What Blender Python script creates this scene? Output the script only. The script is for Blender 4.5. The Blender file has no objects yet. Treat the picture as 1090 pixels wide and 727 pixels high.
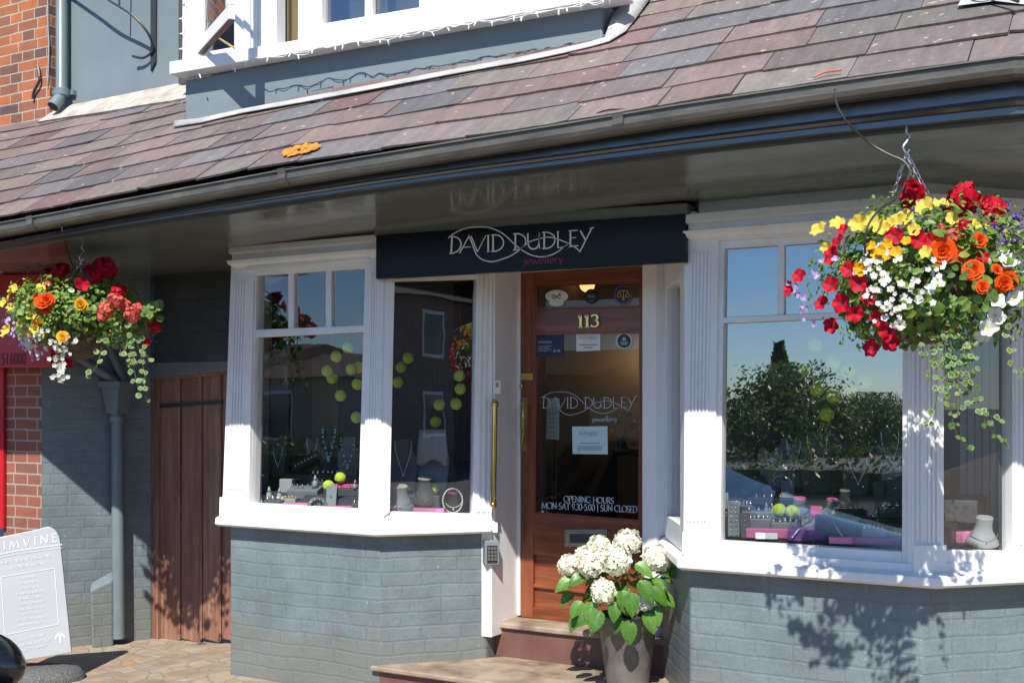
import bpy, bmesh, math, random
from mathutils import Vector, Matrix, Euler
R = math.radians
rnd = random.Random(11)
S = bpy.context.scene
COL = S.collection
# ------------------------------------------------------------------ camera model
TH = R(29.0); F = 1200.0; CX = 545.0; HY = 430.0; EYE = 1.6
CAM = Vector((0, 0, EYE))
RV = Vector((math.cos(TH), math.sin(TH), 0)); FV = Vector((-math.sin(TH), math.cos(TH), 0)); UP = Vector((0, 0, 1))
def ray(px, py):
    return RV * ((px - CX) / F) + UP * ((HY - py) / F) + FV
def pt(px, py, Z):                       # point at a forward distance Z
    return CAM + ray(px, py) * Z
class Plane:                             # vertical plane through (x,y); ang = direction of the wall, outward normal to the street
    def __init__(s, x, y, ang=0.0):
        a = R(ang); s.o = Vector((x, y, 0)); s.t = Vector((math.cos(a), math.sin(a), 0)); s.n = Vector((math.sin(a), -math.cos(a), 0))
    def at(s, px, py, d=0.0):
        r = ray(px, py); o = s.o + s.n * d
        t = (o - Vector((0, 0, 0))).dot(s.n) / r.dot(s.n)
        return CAM + r * t
def PY(Y): return Plane(0, Y, 0)
def smooth_pts(P, n=8):                  # Catmull-Rom
    P = [Vector(p) for p in P]; out = []
    for i in range(len(P) - 1):
        p0 = P[max(i - 1, 0)]; p1 = P[i]; p2 = P[i + 1]; p3 = P[min(i + 2, len(P) - 1)]
        for k in range(n):
            t = k / n
            out.append(0.5 * ((2 * p1) + (p2 - p0) * t + (2 * p0 - 5 * p1 + 4 * p2 - p3) * t * t + (3 * p1 - p0 - 3 * p2 + p3) * t ** 3))
    out.append(P[-1]); return out
# ------------------------------------------------------------------ mesh builder (world coordinates)
class MB:
    def __init__(s): s.v = []; s.f = []; s.m = []; s.c = {}
    def add(s, vs, fs, mi=0, col=None):
        b = len(s.v); s.v += [tuple(v) for v in vs]
        for f in fs:
            if col is not None: s.c[len(s.f)] = col
            s.f.append(tuple(b + i for i in f)); s.m.append(mi)
        return s
    def loft(s, A, B, mi=0):             # closed prism between two equal polygons
        n = len(A)
        return s.add(list(A) + list(B), [tuple(range(n))] + [tuple(range(2 * n - 1, n - 1, -1))] + [(i, i + n, (i + 1) % n + n, (i + 1) % n) for i in range(n)], mi)
    def prism(s, pl, poly, d1, d0, mi=0):
        A = [pl.at(x, y, d1) for x, y in poly]; B = [p - pl.n * (d1 - d0) for p in A]
        return s.loft(A, B, mi)
    def rect(s, pl, x0, y0, x1, y1, d1, d0, mi=0):
        return s.prism(pl, [(x0, y0), (x1, y0), (x1, y1), (x0, y1)], d1, d0, mi)
    def plan(s, poly, z0, z1, mi=0):
        return s.loft([Vector((x, y, z1)) for x, y in poly], [Vector((x, y, z0)) for x, y in poly], mi)
    def box(s, c, size, rz=0.0, mi=0, tilt=None):
        M = Matrix.Rotation(rz, 3, 'Z')
        if tilt: M = M @ Euler(tilt).to_matrix()
        hx, hy, hz = size[0] / 2, size[1] / 2, size[2] / 2
        A = [Vector(c) + M @ Vector((x, y, hz)) for x, y in ((-hx, -hy), (hx, -hy), (hx, hy), (-hx, hy))]
        B = [Vector(c) + M @ Vector((x, y, -hz)) for x, y in ((-hx, -hy), (hx, -hy), (hx, hy), (-hx, hy))]
        return s.loft(A, B, mi)
    def tube(s, P, r, n=8, mi=0, cap=True):
        P = [Vector(p) for p in P]; rings = []; prev = None
        for i, p in enumerate(P):
            d = (P[min(i + 1, len(P) - 1)] - P[max(i - 1, 0)]).normalized()
            if prev is None:
                a = d.orthogonal().normalized()
            else:
                a = (prev - d * prev.dot(d)).normalized()
            prev = a; b = d.cross(a); rr = r[i] if isinstance(r, (list, tuple)) else r
            rings.append([p + (a * math.cos(2 * math.pi * k / n) + b * math.sin(2 * math.pi * k / n)) * rr for k in range(n)])
        vs = [v for g in rings for v in g]; fs = []
        for i in range(len(P) - 1):
            for k in range(n):
                fs.append((i * n + k, i * n + (k + 1) % n, (i + 1) * n + (k + 1) % n, (i + 1) * n + k))
        if cap: fs += [tuple(range(n - 1, -1, -1)), tuple(range((len(P) - 1) * n, len(P) * n))]
        return s.add(vs, fs, mi)
    def lathe(s, c, prof, n=24, mi=0, sx=1.0, sy=1.0, M=None):
        c = Vector(c); vs = []; fs = []
        for r, z in prof:
            for k in range(n):
                a = 2 * math.pi * k / n; v = Vector((r * math.cos(a) * sx, r * math.sin(a) * sy, z))
                vs.append(c + (M @ v if M else v))
        for i in range(len(prof) - 1):
            for k in range(n):
                fs.append((i * n + k, i * n + (k + 1) % n, (i + 1) * n + (k + 1) % n, (i + 1) * n + k))
        fs += [tuple(range(n - 1, -1, -1)), tuple(range((len(prof) - 1) * n, len(prof) * n))]
        return s.add(vs, fs, mi)
    def ball(s, c, r, u=12, v=8, mi=0, sc=(1, 1, 1)):
        prof = [(max(1e-4, r * math.sin(math.pi * i / v)), -r * math.cos(math.pi * i / v)) for i in range(v + 1)]
        b = len(s.v); s.lathe((0, 0, 0), prof, u, mi)
        for i in range(b, len(s.v)):
            p = s.v[i]; s.v[i] = (c[0] + p[0] * sc[0], c[1] + p[1] * sc[1], c[2] + p[2] * sc[2])
        return s
    def sweepx(s, st, prof, mi=0, closed=True):   # st: stations (X,Y,Z); prof: (dy,dz)
        n = len(prof); vs = []; fs = []
        for X, Y, Z in st: vs += [(X, Y + dy, Z + dz) for dy, dz in prof]
        for i in range(len(st) - 1):
            for k in range(n if closed else n - 1):
                fs.append((i * n + k, i * n + (k + 1) % n, (i + 1) * n + (k + 1) % n, (i + 1) * n + k))
        if closed: fs += [tuple(range(n)), tuple(range((len(st) - 1) * n, len(st) * n))]
        return s.add(vs, fs, mi)
    def quads_along(s, pl, P, w, d, mi=0, nib=None):   # flat pen stroke on a plane, P in pixels, w width in pixels
        P = [Vector((p[0], p[1])) for p in P]; L = []; Rr = []
        for i, p in enumerate(P):
            t = (P[min(i + 1, len(P) - 1)] - P[max(i - 1, 0)])
            if t.length < 1e-6: t = Vector((1, 0))
            t.normalize(); nn = Vector((-t.y, t.x))
            ww = w
            if nib is not None: ww = w * (0.42 + 0.58 * abs(t.x * math.sin(nib) + t.y * math.cos(nib)))
            L.append(p + nn * ww / 2); Rr.append(p - nn * ww / 2)
        vs = [pl.at(q.x, q.y, d) for q in L] + [pl.at(q.x, q.y, d) for q in Rr]; n = len(P)
        return s.add(vs, [(i, i + 1, n + i + 1, n + i) for i in range(n - 1)], mi)
    def build(s, name, mats, root=None, parent=None, smooth=False, bevel=0.0, recalc=True, weld=False, auto=None):
        off = root.location if root else Vector((0, 0, 0))
        me = bpy.data.meshes.new(name)
        me.from_pydata([(v[0] - off[0], v[1] - off[1], v[2] - off[2]) for v in s.v], [], s.f)
        if not isinstance(mats, (list, tuple)): mats = [mats]
        for m in mats: me.materials.append(m)
        me.polygons.foreach_set('material_index', s.m)
        if s.c:
            ca = me.color_attributes.new('Col', 'FLOAT_COLOR', 'CORNER')
            for p in me.polygons:
                c = s.c.get(p.index, (1, 1, 1))
                for li in p.loop_indices: ca.data[li].color = (c[0], c[1], c[2], 1)
        if recalc:
            bm = bmesh.new(); bm.from_mesh(me)
            if weld: bmesh.ops.remove_doubles(bm, verts=bm.verts, dist=1e-5)
            bmesh.ops.recalc_face_normals(bm, faces=bm.faces); bm.to_mesh(me); bm.free()
        uv = me.uv_layers.new(name='UVMap')
        for p in me.polygons:
            n = p.normal
            if abs(n.z) > 0.8: a, b = Vector((1, 0, 0)), Vector((0, 1, 0))
            else:
                a = Vector((-n.y, n.x, 0)).normalized(); b = Vector((0, 0, 1))
            for li in p.loop_indices:
                w = me.vertices[me.loops[li].vertex_index].co + Vector(off)
                uv.data[li].uv = (w.dot(a), w.dot(b))
        if smooth: me.polygons.foreach_set('use_smooth', [True] * len(me.polygons))
        if auto: me.set_sharp_from_angle(angle=R(auto))
        o = bpy.data.objects.new(name, me); COL.objects.link(o)
        if parent is None: parent = root
        if parent is not None: o.parent = parent
        if bevel:
            b = o.modifiers.new('bevel', 'BEVEL'); b.width = bevel; b.segments = 2; b.limit_method = 'ANGLE'; b.angle_limit = R(40)
        return o
def thing(name, label, cat, loc=(0, 0, 0), group=None):
    o = bpy.data.objects.new(name, None); COL.objects.link(o); o.location = loc; o.empty_display_size = 0.1
    o['label'] = label; o['category'] = cat
    if group: o['group'] = group
    return o
def tag(o, label, cat, group=None):
    o['label'] = label; o['category'] = cat
    if group: o['group'] = group
    return o
def struct(o, kind='structure'): o['kind'] = kind; return o
def recentre(o, p):                      # gives a one-mesh thing an origin of its own
    p = Vector(p); o.data.transform(Matrix.Translation(-p)); o.location = p; return o
# ------------------------------------------------------------------ materials
def mat(name, col, rough=0.5, metal=0.0, spec=0.5, coat=0.0, build=None):
    m = bpy.data.materials.new(name); m.use_nodes = True; nt = m.node_tree; b = nt.nodes['Principled BSDF']
    b.inputs['Base Color'].default_value = (*col, 1); b.inputs['Roughness'].default_value = rough; b.inputs['Metallic'].default_value = metal
    b.inputs['Specular IOR Level'].default_value = spec; b.inputs['Coat Weight'].default_value = coat; b.inputs['Coat Roughness'].default_value = 0.08
    if build: build(nt, b)
    return m
def N(nt, t, **kw):
    n = nt.nodes.new(t)
    for k, v in kw.items():
        if k in n.inputs: n.inputs[k].default_value = v
        else: setattr(n, k, v)
    return n
def ramp(nt, fac, stops):
    r = nt.nodes.new('ShaderNodeValToRGB'); e = r.color_ramp.elements
    while len(e) < len(stops): e.new(0.5)
    for i, (p, c) in enumerate(stops): e[i].position = p; e[i].color = (*c, 1)
    nt.links.new(fac, r.inputs[0]); return r.outputs[0]
def coords(nt, kind='Object', scale=(1, 1, 1)):
    tc = nt.nodes.new('ShaderNodeTexCoord'); mp = nt.nodes.new('ShaderNodeMapping'); mp.inputs['Scale'].default_value = scale
    nt.links.new(tc.outputs[kind], mp.inputs[0]); return mp.outputs[0]
def noise(nt, vec, scale, detail=4, rough=0.55):
    n = N(nt, 'ShaderNodeTexNoise', Scale=scale, Detail=detail, Roughness=rough); nt.links.new(vec, n.inputs['Vector']); return n.outputs['Fac']
def mixc(nt, fac, a, b, mode='MIX'):
    m = nt.nodes.new('ShaderNodeMix'); m.data_type = 'RGBA'; m.blend_type = mode
    for s, v in ((0, fac), (6, a), (7, b)):
        if isinstance(v, (int, float)): m.inputs[s].default_value = v
        elif isinstance(v, tuple): m.inputs[s].default_value = (*v, 1)
        else: nt.links.new(v, m.inputs[s])
    return m.outputs[2]
def bump(nt, b, h, strength=0.3, dist=0.01):
    n = N(nt, 'ShaderNodeBump', Strength=strength, Distance=dist); nt.links.new(h, n.inputs['Height']); nt.links.new(n.outputs[0], b.inputs['Normal']); return n
def varied(name, c1, c2, rough=0.5, scale=6, bs=0.15, bscale=40, bd=0.004, coat=0, spec=0.5, metal=0, stops=(0.35, 0.65), stretch=(1, 1, 1), rv=0.0):
    def f(nt, b):
        v = coords(nt, 'Object', stretch); nt.links.new(ramp(nt, noise(nt, v, scale, 6), [(stops[0], c1), (stops[1], c2)]), b.inputs['Base Color'])
        if bs: bump(nt, b, noise(nt, v, bscale, 4), bs, bd)
        if rv:
            r = ramp(nt, noise(nt, v, scale * 2.3, 5), [(0.3, (max(0, rough - rv),) * 3), (0.7, (rough + rv,) * 3)]); nt.links.new(r, b.inputs['Roughness'])
    return mat(name, c1, rough, metal, spec, coat, f)
def brickmat(name, c1, c2, cm, bw=0.225, bh=0.075, mortar=0.012, painted=False, rough=0.7, offset=0.5, bstr=0.5, dark=None, lump=0.5):
    def f(nt, b):
        uv = coords(nt, 'UV'); n1 = N(nt, 'ShaderNodeTexNoise', Scale=2.6 if painted else 5.0, Detail=4.0); nt.links.new(uv, n1.inputs['Vector'])
        sub = N(nt, 'ShaderNodeVectorMath', operation='SUBTRACT'); nt.links.new(n1.outputs['Color'], sub.inputs[0]); sub.inputs[1].default_value = (0.5, 0.5, 0.5)
        sc = N(nt, 'ShaderNodeVectorMath', operation='SCALE'); nt.links.new(sub.outputs[0], sc.inputs[0]); sc.inputs['Scale'].default_value = 0.034 if painted else 0.014
        ad = N(nt, 'ShaderNodeVectorMath', operation='ADD'); nt.links.new(uv, ad.inputs[0]); nt.links.new(sc.outputs[0], ad.inputs[1])
        br = N(nt, 'ShaderNodeTexBrick', offset=offset, offset_frequency=2, squash=0.62 if not painted else 0.8, squash_frequency=3 if painted else 2)
        for k, v in (('Scale', 1.0), ('Mortar Size', mortar / 2), ('Mortar Smooth', 0.4 if painted else 0.15), ('Bias', 0.0), ('Brick Width', bw), ('Row Height', bh)): br.inputs[k].default_value = v
        br.inputs['Color1'].default_value = (*c1, 1); br.inputs['Color2'].default_value = (*c2, 1); br.inputs['Mortar'].default_value = (*cm, 1)
        nt.links.new(ad.outputs[0], br.inputs['Vector'])
        col = br.outputs['Color']
        big = noise(nt, uv, 3.0, 6, 0.65)
        col = mixc(nt, 1.0, col, ramp(nt, big, [(0.3, (0.74, 0.74, 0.72)), (0.7, (1.12, 1.12, 1.12))]), 'MULTIPLY')
        fine = noise(nt, uv, 60, 5, 0.7)
        col = mixc(nt, 1.0, col, ramp(nt, fine, [(0.3, (0.86, 0.86, 0.86)), (0.7, (1.1, 1.1, 1.1))]), 'MULTIPLY')
        if painted:
            st = noise(nt, coords(nt, 'UV', (9, 1.2, 1)), 1.6, 5, 0.7)
            col = mixc(nt, ramp(nt, st, [(0.6, (0, 0, 0)), (0.8, (0.5, 0.5, 0.5))]), col, (0.30, 0.33, 0.33))
            dv = noise(nt, uv, 9, 6, 0.75)
            col = mixc(nt, ramp(nt, dv, [(0.68, (0, 0, 0)), (0.74, (0.55, 0.55, 0.55))]), col, (0.26, 0.27, 0.25))
            sx = nt.nodes.new('ShaderNodeSeparateXYZ'); nt.links.new(uv, sx.inputs[0]); hn = N(nt, 'ShaderNodeMath', operation='MULTIPLY_ADD'); nt.links.new(noise(nt, uv, 4, 6, 0.7), hn.inputs[0]); hn.inputs[1].default_value = -0.5; nt.links.new(sx.outputs[1], hn.inputs[2])
            col = mixc(nt, ramp(nt, hn.outputs[0], [(0.0, (0.5, 0.5, 0.5)), (0.10, (0, 0, 0))]), col, (0.17, 0.16, 0.13))
            ch = noise(nt, uv, 38, 2, 0.5); col = mixc(nt, ramp(nt, ch, [(0.74, (0, 0, 0)), (0.76, (0.8, 0.8, 0.8))]), col, (0.34, 0.34, 0.32))
            ck = noise(nt, coords(nt, 'UV', (1.5, 5, 1)), 3, 6, 0.8); col = mixc(nt, ramp(nt, ck, [(0.495, (0, 0, 0)), (0.5, (0.5, 0.5, 0.5)), (0.505, (0, 0, 0))]), col, (0.09, 0.11, 0.12))
        nt.links.new(col, b.inputs['Base Color'])
        inv = N(nt, 'ShaderNodeMath', operation='MULTIPLY_ADD'); nt.links.new(br.outputs['Fac'], inv.inputs[0]); inv.inputs[1].default_value = -1.0; inv.inputs[2].default_value = 1.0
        a1 = N(nt, 'ShaderNodeMath', operation='MULTIPLY_ADD'); nt.links.new(noise(nt, uv, 14, 5, 0.6), a1.inputs[0]); a1.inputs[1].default_value = lump; nt.links.new(inv.outputs[0], a1.inputs[2])
        a2 = N(nt, 'ShaderNodeMath', operation='MULTIPLY_ADD'); nt.links.new(noise(nt, uv, 80, 4, 0.6), a2.inputs[0]); a2.inputs[1].default_value = 0.25; nt.links.new(a1.outputs[0], a2.inputs[2])
        bump(nt, b, a2.outputs[0], bstr, 0.012)
    return mat(name, c1, rough, build=f, spec=0.4)
def leafmat(name, c1, c2, scale=25, rough=0.45):
    def f(nt, b):
        g = nt.nodes.new('ShaderNodeNewGeometry'); r = ramp(nt, g.outputs['Random Per Island'], [(0.0, c1), (0.88, c2), (1.0, (c2[0] * 1.5, c2[1] * 1.05, c2[2]))])
        r = mixc(nt, 1.0, r, ramp(nt, noise(nt, coords(nt, 'Object'), 60, 4), [(0.3, (0.7, 0.75, 0.7)), (0.7, (1.25, 1.2, 1.2))]), 'MULTIPLY')
        nt.links.new(r, b.inputs['Base Color']); b.inputs['Transmission Weight'].default_value = 0
        tr = nt.nodes.new('ShaderNodeBsdfTranslucent'); nt.links.new(mixc(nt, 1.0, r, (1.2, 1.5, 0.6), 'MULTIPLY'), tr.inputs[0])
        mx = nt.nodes.new('ShaderNodeMixShader'); mx.inputs[0].default_value = 0.3
        out = nt.nodes['Material Output']; nt.links.new(b.outputs[0], mx.inputs[1]); nt.links.new(tr.outputs[0], mx.inputs[2]); nt.links.new(mx.outputs[0], out.inputs[0])
    return mat(name, c1, rough, build=f)
def petalmat(name, c1, c2, rough=0.6, tl=0.3):
    def f(nt, b):
        v = coords(nt, 'Object'); r = ramp(nt, noise(nt, v, 45, 3), [(0.35, c1), (0.65, c2)]); nt.links.new(r, b.inputs['Base Color'])
        tr = nt.nodes.new('ShaderNodeBsdfTranslucent'); nt.links.new(r, tr.inputs[0]); mx = nt.nodes.new('ShaderNodeMixShader'); mx.inputs[0].default_value = tl
        out = nt.nodes['Material Output']; nt.links.new(b.outputs[0], mx.inputs[1]); nt.links.new(tr.outputs[0], mx.inputs[2]); nt.links.new(mx.outputs[0], out.inputs[0])
    return mat(name, c1, rough, build=f, spec=0.25)
def glassmat(name, base=0.09, tint=(0.93, 0.96, 0.95), wav=0.02):
    m = bpy.data.materials.new(name); m.use_nodes = True; nt = m.node_tree; nt.nodes.remove(nt.nodes['Principled BSDF'])
    lw = N(nt, 'ShaderNodeLayerWeight', Blend=0.5); p = N(nt, 'ShaderNodeMath', operation='POWER'); nt.links.new(lw.outputs['Facing'], p.inputs[0]); p.inputs[1].default_value = 4.5
    ma = N(nt, 'ShaderNodeMath', operation='MULTIPLY_ADD'); nt.links.new(p.outputs[0], ma.inputs[0]); ma.inputs[1].default_value = 0.85; ma.inputs[2].default_value = base
    tr = N(nt, 'ShaderNodeBsdfTransparent'); tr.inputs[0].default_value = (*tint, 1); gl = N(nt, 'ShaderNodeBsdfGlossy'); gl.inputs['Roughness'].default_value = 0.0
    if wav:
        bp = N(nt, 'ShaderNodeBump', Strength=wav, Distance=0.02); nt.links.new(noise(nt, coords(nt, 'Object'), 3.0, 2), bp.inputs['Height']); nt.links.new(bp.outputs[0], gl.inputs['Normal'])
    mx = N(nt, 'ShaderNodeMixShader'); nt.links.new(ma.outputs[0], mx.inputs[0]); nt.links.new(tr.outputs[0], mx.inputs[1]); nt.links.new(gl.outputs[0], mx.inputs[2])
    nt.links.new(mx.outputs[0], nt.nodes['Material Output'].inputs[0]); return m
def woodmat(name, c1, c2, c3, rough=0.35, coat=0.0, scale=1.0, axis=2, bs=0.15):
    def f(nt, b):
        sc = [14 * scale] * 3; sc[axis] = 0.9 * scale; v = coords(nt, 'Object', tuple(sc))
        n1 = noise(nt, v, 1.6, 6, 0.65); n2 = noise(nt, v, 9, 4, 0.6)
        c = ramp(nt, n1, [(0.3, c1), (0.5, c2), (0.72, c3)])
        c = mixc(nt, 1.0, c, ramp(nt, n2, [(0.3, (0.75, 0.75, 0.75)), (0.6, (1.08, 1.08, 1.08))]), 'MULTIPLY')
        nt.links.new(c, b.inputs['Base Color']); bump(nt, b, n2, bs, 0.003)
    return mat(name, c2, rough, build=f, coat=coat)
M = {}
M['grey_brick'] = brickmat('grey painted brick', (0.153, 0.191, 0.206), (0.161, 0.199, 0.213), (0.147, 0.183, 0.197), painted=True, rough=0.5, bstr=0.34, mortar=0.014, lump=1.1)
M['shaded_brick'] = brickmat('grey brick darkened for shade', (0.050, 0.062, 0.064), (0.058, 0.070, 0.072), (0.046, 0.057, 0.060), painted=False, rough=0.5, bstr=0.5, mortar=0.014, lump=0.7)  # darker copy of the grey brick, deep shade above the gate put into the colour
M['grey_render'] = varied('grey blue render', (0.145, 0.182, 0.196), (0.172, 0.208, 0.222), 0.6, 2.2, 0.25, 30, 0.006)
M['grey_paint'] = varied('grey paint', (0.135, 0.175, 0.195), (0.16, 0.20, 0.215), 0.35, 6, 0.1, 30)
def f_dark(nt, b):
    v = coords(nt, 'Object', (1, 2.5, 2.5)); n = noise(nt, v, 2.0, 6, 0.65)
    nt.links.new(ramp(nt, n, [(0.35, (0.140, 0.158, 0.142)), (0.7, (0.185, 0.202, 0.180))]), b.inputs['Base Color'])
    nt.links.new(ramp(nt, noise(nt, v, 3.5, 5), [(0.3, (0.07, 0.07, 0.07)), (0.75, (0.24, 0.24, 0.24))]), b.inputs['Roughness'])
    bump(nt, b, noise(nt, v, 5, 4), 0.12, 0.01)
M['dark_gloss'] = mat('dark grey gloss paint', (0.1, 0.1, 0.09), 0.2, spec=0.7, build=f_dark)
def f_fas(nt, b):
    v = coords(nt, 'Object', (1, 2.5, 2.5)); n = noise(nt, v, 3.0, 6, 0.65)
    nt.links.new(ramp(nt, n, [(0.35, (0.030, 0.036, 0.042)), (0.7, (0.048, 0.054, 0.058))]), b.inputs['Base Color']); b.inputs['IOR'].default_value = 1.9
    bump(nt, b, noise(nt, v, 6, 5), 0.15, 0.01)
M['fascia'] = mat('blue black gloss paint', (0.04, 0.045, 0.05), 0.26, build=f_fas)
def f_gut(nt, b):
    v = coords(nt, 'Object', (1.2, 6, 6)); n = noise(nt, v, 4.0, 7, 0.7)
    nt.links.new(ramp(nt, n, [(0.3, (0.055, 0.052, 0.045)), (0.52, (0.095, 0.090, 0.078)), (0.66, (0.13, 0.12, 0.10)), (0.74, (0.16, 0.09, 0.07))]), b.inputs['Base Color'])
    bump(nt, b, noise(nt, v, 12, 5), 0.2, 0.004)
M['gutter'] = mat('weathered gutter paint', (0.08, 0.08, 0.07), 0.32, build=f_gut)
def f_white(nt, b):
    v = coords(nt, 'Object', (1, 1, 0.35)); n = noise(nt, v, 7, 7, 0.7)
    wc_ = ramp(nt, n, [(0.25, (0.70, 0.69, 0.66)), (0.5, (0.80, 0.80, 0.79)), (0.9, (0.82, 0.82, 0.82))]); gm2 = noise(nt, coords(nt, 'Object', (1, 1, 0.25)), 16, 7, 0.75)
    wc_ = mixc(nt, ramp(nt, gm2, [(0.62, (0, 0, 0)), (0.80, (0.5, 0.5, 0.5))]), wc_, (0.46, 0.42, 0.36)); nt.links.new(wc_, b.inputs['Base Color']); bump(nt, b, noise(nt, v, 25, 4), 0.08, 0.004)
M['white'] = mat('white gloss paint', (0.8, 0.8, 0.8), 0.35, build=f_white)
M['white_plain'] = mat('white plastic', (0.78, 0.78, 0.76), 0.4)
def f_slate(nt, b):
    a = N(nt, 'ShaderNodeAttribute', attribute_name='Col'); v = coords(nt, 'Object'); n1 = noise(nt, coords(nt, 'Object', (9, 2, 2)), 2.2, 7, 0.72); n2 = noise(nt, v, 45, 5, 0.7)
    c = mixc(nt, 1.0, mixc(nt, 1.0, a.outputs['Color'], (0.86, 0.80, 0.78), 'MULTIPLY'), ramp(nt, n1, [(0.25, (0.66, 0.66, 0.68)), (0.75, (1.25, 1.22, 1.2))]), 'MULTIPLY')
    c = mixc(nt, 1.0, c, ramp(nt, n2, [(0.3, (0.85, 0.85, 0.85)), (0.7, (1.12, 1.12, 1.12))]), 'MULTIPLY')
    sp = noise(nt, v, 26, 2, 0.4); c = mixc(nt, ramp(nt, sp, [(0.70, (0, 0, 0)), (0.74, (0.7, 0.7, 0.7))]), c, (0.42, 0.40, 0.34))
    mo = noise(nt, v, 5, 6, 0.75); c = mixc(nt, ramp(nt, mo, [(0.6, (0, 0, 0)), (0.78, (0.55, 0.55, 0.55))]), c, (0.19, 0.165, 0.125))
    nt.links.new(c, b.inputs['Base Color']); bump(nt, b, noise(nt, v, 18, 6, 0.7), 0.3, 0.006)
M['slate'] = mat('roof slate', (0.2, 0.17, 0.17), 0.62, build=f_slate)
M['lead'] = varied('lead flashing', (0.30, 0.30, 0.30), (0.50, 0.49, 0.46), 0.5, 5, 0.5, 12, 0.02)
M['mortar'] = varied('mortar fillet', (0.30, 0.27, 0.23), (0.50, 0.45, 0.39), 0.85, 8, 0.5, 20, 0.015)
M['lichen'] = varied('orange lichen', (0.36, 0.13, 0.012), (0.56, 0.25, 0.02), 0.9, 30, 0.6, 60, 0.006)
M['red_brick'] = brickmat('red brick lower', (0.30, 0.095, 0.06), (0.20, 0.09, 0.065), (0.36, 0.30, 0.25), rough=0.8, bstr=0.5)
M['old_brick'] = brickmat('old orange brick', (0.46, 0.14, 0.045), (0.11, 0.07, 0.065), (0.40, 0.33, 0.25), bw=0.21, bh=0.073, rough=0.85, bstr=0.7)
M['red_paint'] = varied('red shopfront paint', (0.42, 0.008, 0.016), (0.48, 0.012, 0.02), 0.25, 4, 0.05, 20)
M['door_wood'] = woodmat('varnished mahogany', (0.125, 0.033, 0.014), (0.205, 0.056, 0.023), (0.30, 0.095, 0.042), 0.3, 0.08, 1.0, 2, 0.1)
M['door_rail'] = woodmat('varnished mahogany rail', (0.125, 0.033, 0.014), (0.20, 0.055, 0.023), (0.29, 0.092, 0.041), 0.3, 0.08, 1.0, 0, 0.1)
M['gate_wood'] = woodmat('weathered gate oak', (0.16, 0.068, 0.042), (0.25, 0.120, 0.078), (0.34, 0.215, 0.155), 0.6, 0.0, 1.0, 2, 0.4)
M['step_red'] = varied('worn red step paint', (0.115, 0.05, 0.04), (0.17, 0.085, 0.07), 0.5, 7, 0.2, 30, stops=(0.3, 0.7))
M['tread'] = varied('worn tread', (0.16, 0.105, 0.075), (0.36, 0.29, 0.215), 0.55, 5.5, 0.35, 40, stops=(0.32, 0.62))
M['brass'] = varied('polished brass', (0.62, 0.42, 0.13), (0.70, 0.50, 0.20), 0.18, 10, 0.02, 30, metal=1.0)
M['brass_dull'] = varied('worn brass', (0.30, 0.20, 0.08), (0.42, 0.29, 0.12), 0.35, 10, 0.02, 30, metal=1.0)
M['steel'] = mat('galvanised steel', (0.55, 0.55, 0.55), 0.3, 1.0)
M['steel_dull'] = mat('dull chrome', (0.50, 0.46, 0.38), 0.25, 1.0)
M['iron'] = mat('black iron', (0.03, 0.033, 0.036), 0.45)
M['hose'] = mat('black hose', (0.03, 0.028, 0.026), 0.5)
M['copper'] = mat('orange tube', (0.5, 0.16, 0.08), 0.4)
M['sign'] = varied('sign board navy gloss', (0.006, 0.007, 0.009), (0.008, 0.009, 0.012), 0.25, 3, 0.02, 10, spec=0.16)
M['letter'] = mat('silver letters', (0.88, 0.86, 0.84), 0.4)
M['letter_red'] = mat('crimson letters', (0.32, 0.02, 0.045), 0.4)
M['vinyl'] = mat('pale window vinyl', (0.42, 0.50, 0.53), 0.5)
M['glass_l'] = glassmat('left window glass', 0.15)
M['glass_s'] = glassmat('side light glass', 0.22)
M['glass_r'] = glassmat('right window glass', 0.34)
M['glass_d'] = glassmat('door glass', 0.05)
M['black'] = mat('black display velvet', (0.012, 0.013, 0.016), 0.7)
M['charcoal'] = mat('charcoal leatherette', (0.06, 0.066, 0.072), 0.45)
M['dgrey'] = mat('slate grey card', (0.18, 0.21, 0.22), 0.5)
M['mgrey'] = mat('grey display card', (0.30, 0.33, 0.335), 0.5)
M['pink'] = mat('hot pink card', (0.75, 0.05, 0.30), 0.5)
M['pinkpale'] = mat('pink card', (0.62, 0.16, 0.36), 0.5)
M['silver'] = mat('polished silver', (0.85, 0.85, 0.85), 0.12, 1.0)
M['gold'] = mat('gold', (0.85, 0.6, 0.25), 0.15, 1.0)
M['pearl'] = mat('pearl', (0.75, 0.72, 0.66), 0.15)
M['turq'] = mat('turquoise beads', (0.25, 0.62, 0.68), 0.2)
M['amethyst'] = mat('purple stone', (0.22, 0.08, 0.32), 0.15)
M['card'] = mat('white card', (0.72, 0.75, 0.76), 0.6)
M['bluecard'] = mat('pale blue paper', (0.50, 0.66, 0.70), 0.6)
M['ink'] = mat('grey print', (0.16, 0.2, 0.22), 0.6)
M['navy'] = mat('navy sticker', (0.012, 0.018, 0.055), 0.4)
M['goldprint'] = mat('gold print', (0.55, 0.36, 0.05), 0.4)
M['mint'] = mat('pale green sticker', (0.42, 0.58, 0.56), 0.5)
M['blackprint'] = mat('black print', (0.01, 0.01, 0.012), 0.4)
M['whiteprint'] = mat('white print', (0.64, 0.66, 0.68), 0.5)
def f_ten(nt, b):
    v = coords(nt, 'Object'); bump(nt, b, noise(nt, v, 300, 3), 0.5, 0.002); nt.links.new(ramp(nt, noise(nt, v, 60, 3), [(0.3, (0.42, 0.58, 0.03)), (0.7, (0.52, 0.66, 0.06))]), b.inputs['Base Color'])
M['tennis'] = mat('tennis ball felt', (0.48, 0.62, 0.05), 0.9, build=f_ten)
M['seam'] = mat('ball seam', (0.75, 0.78, 0.6), 0.8)
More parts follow.
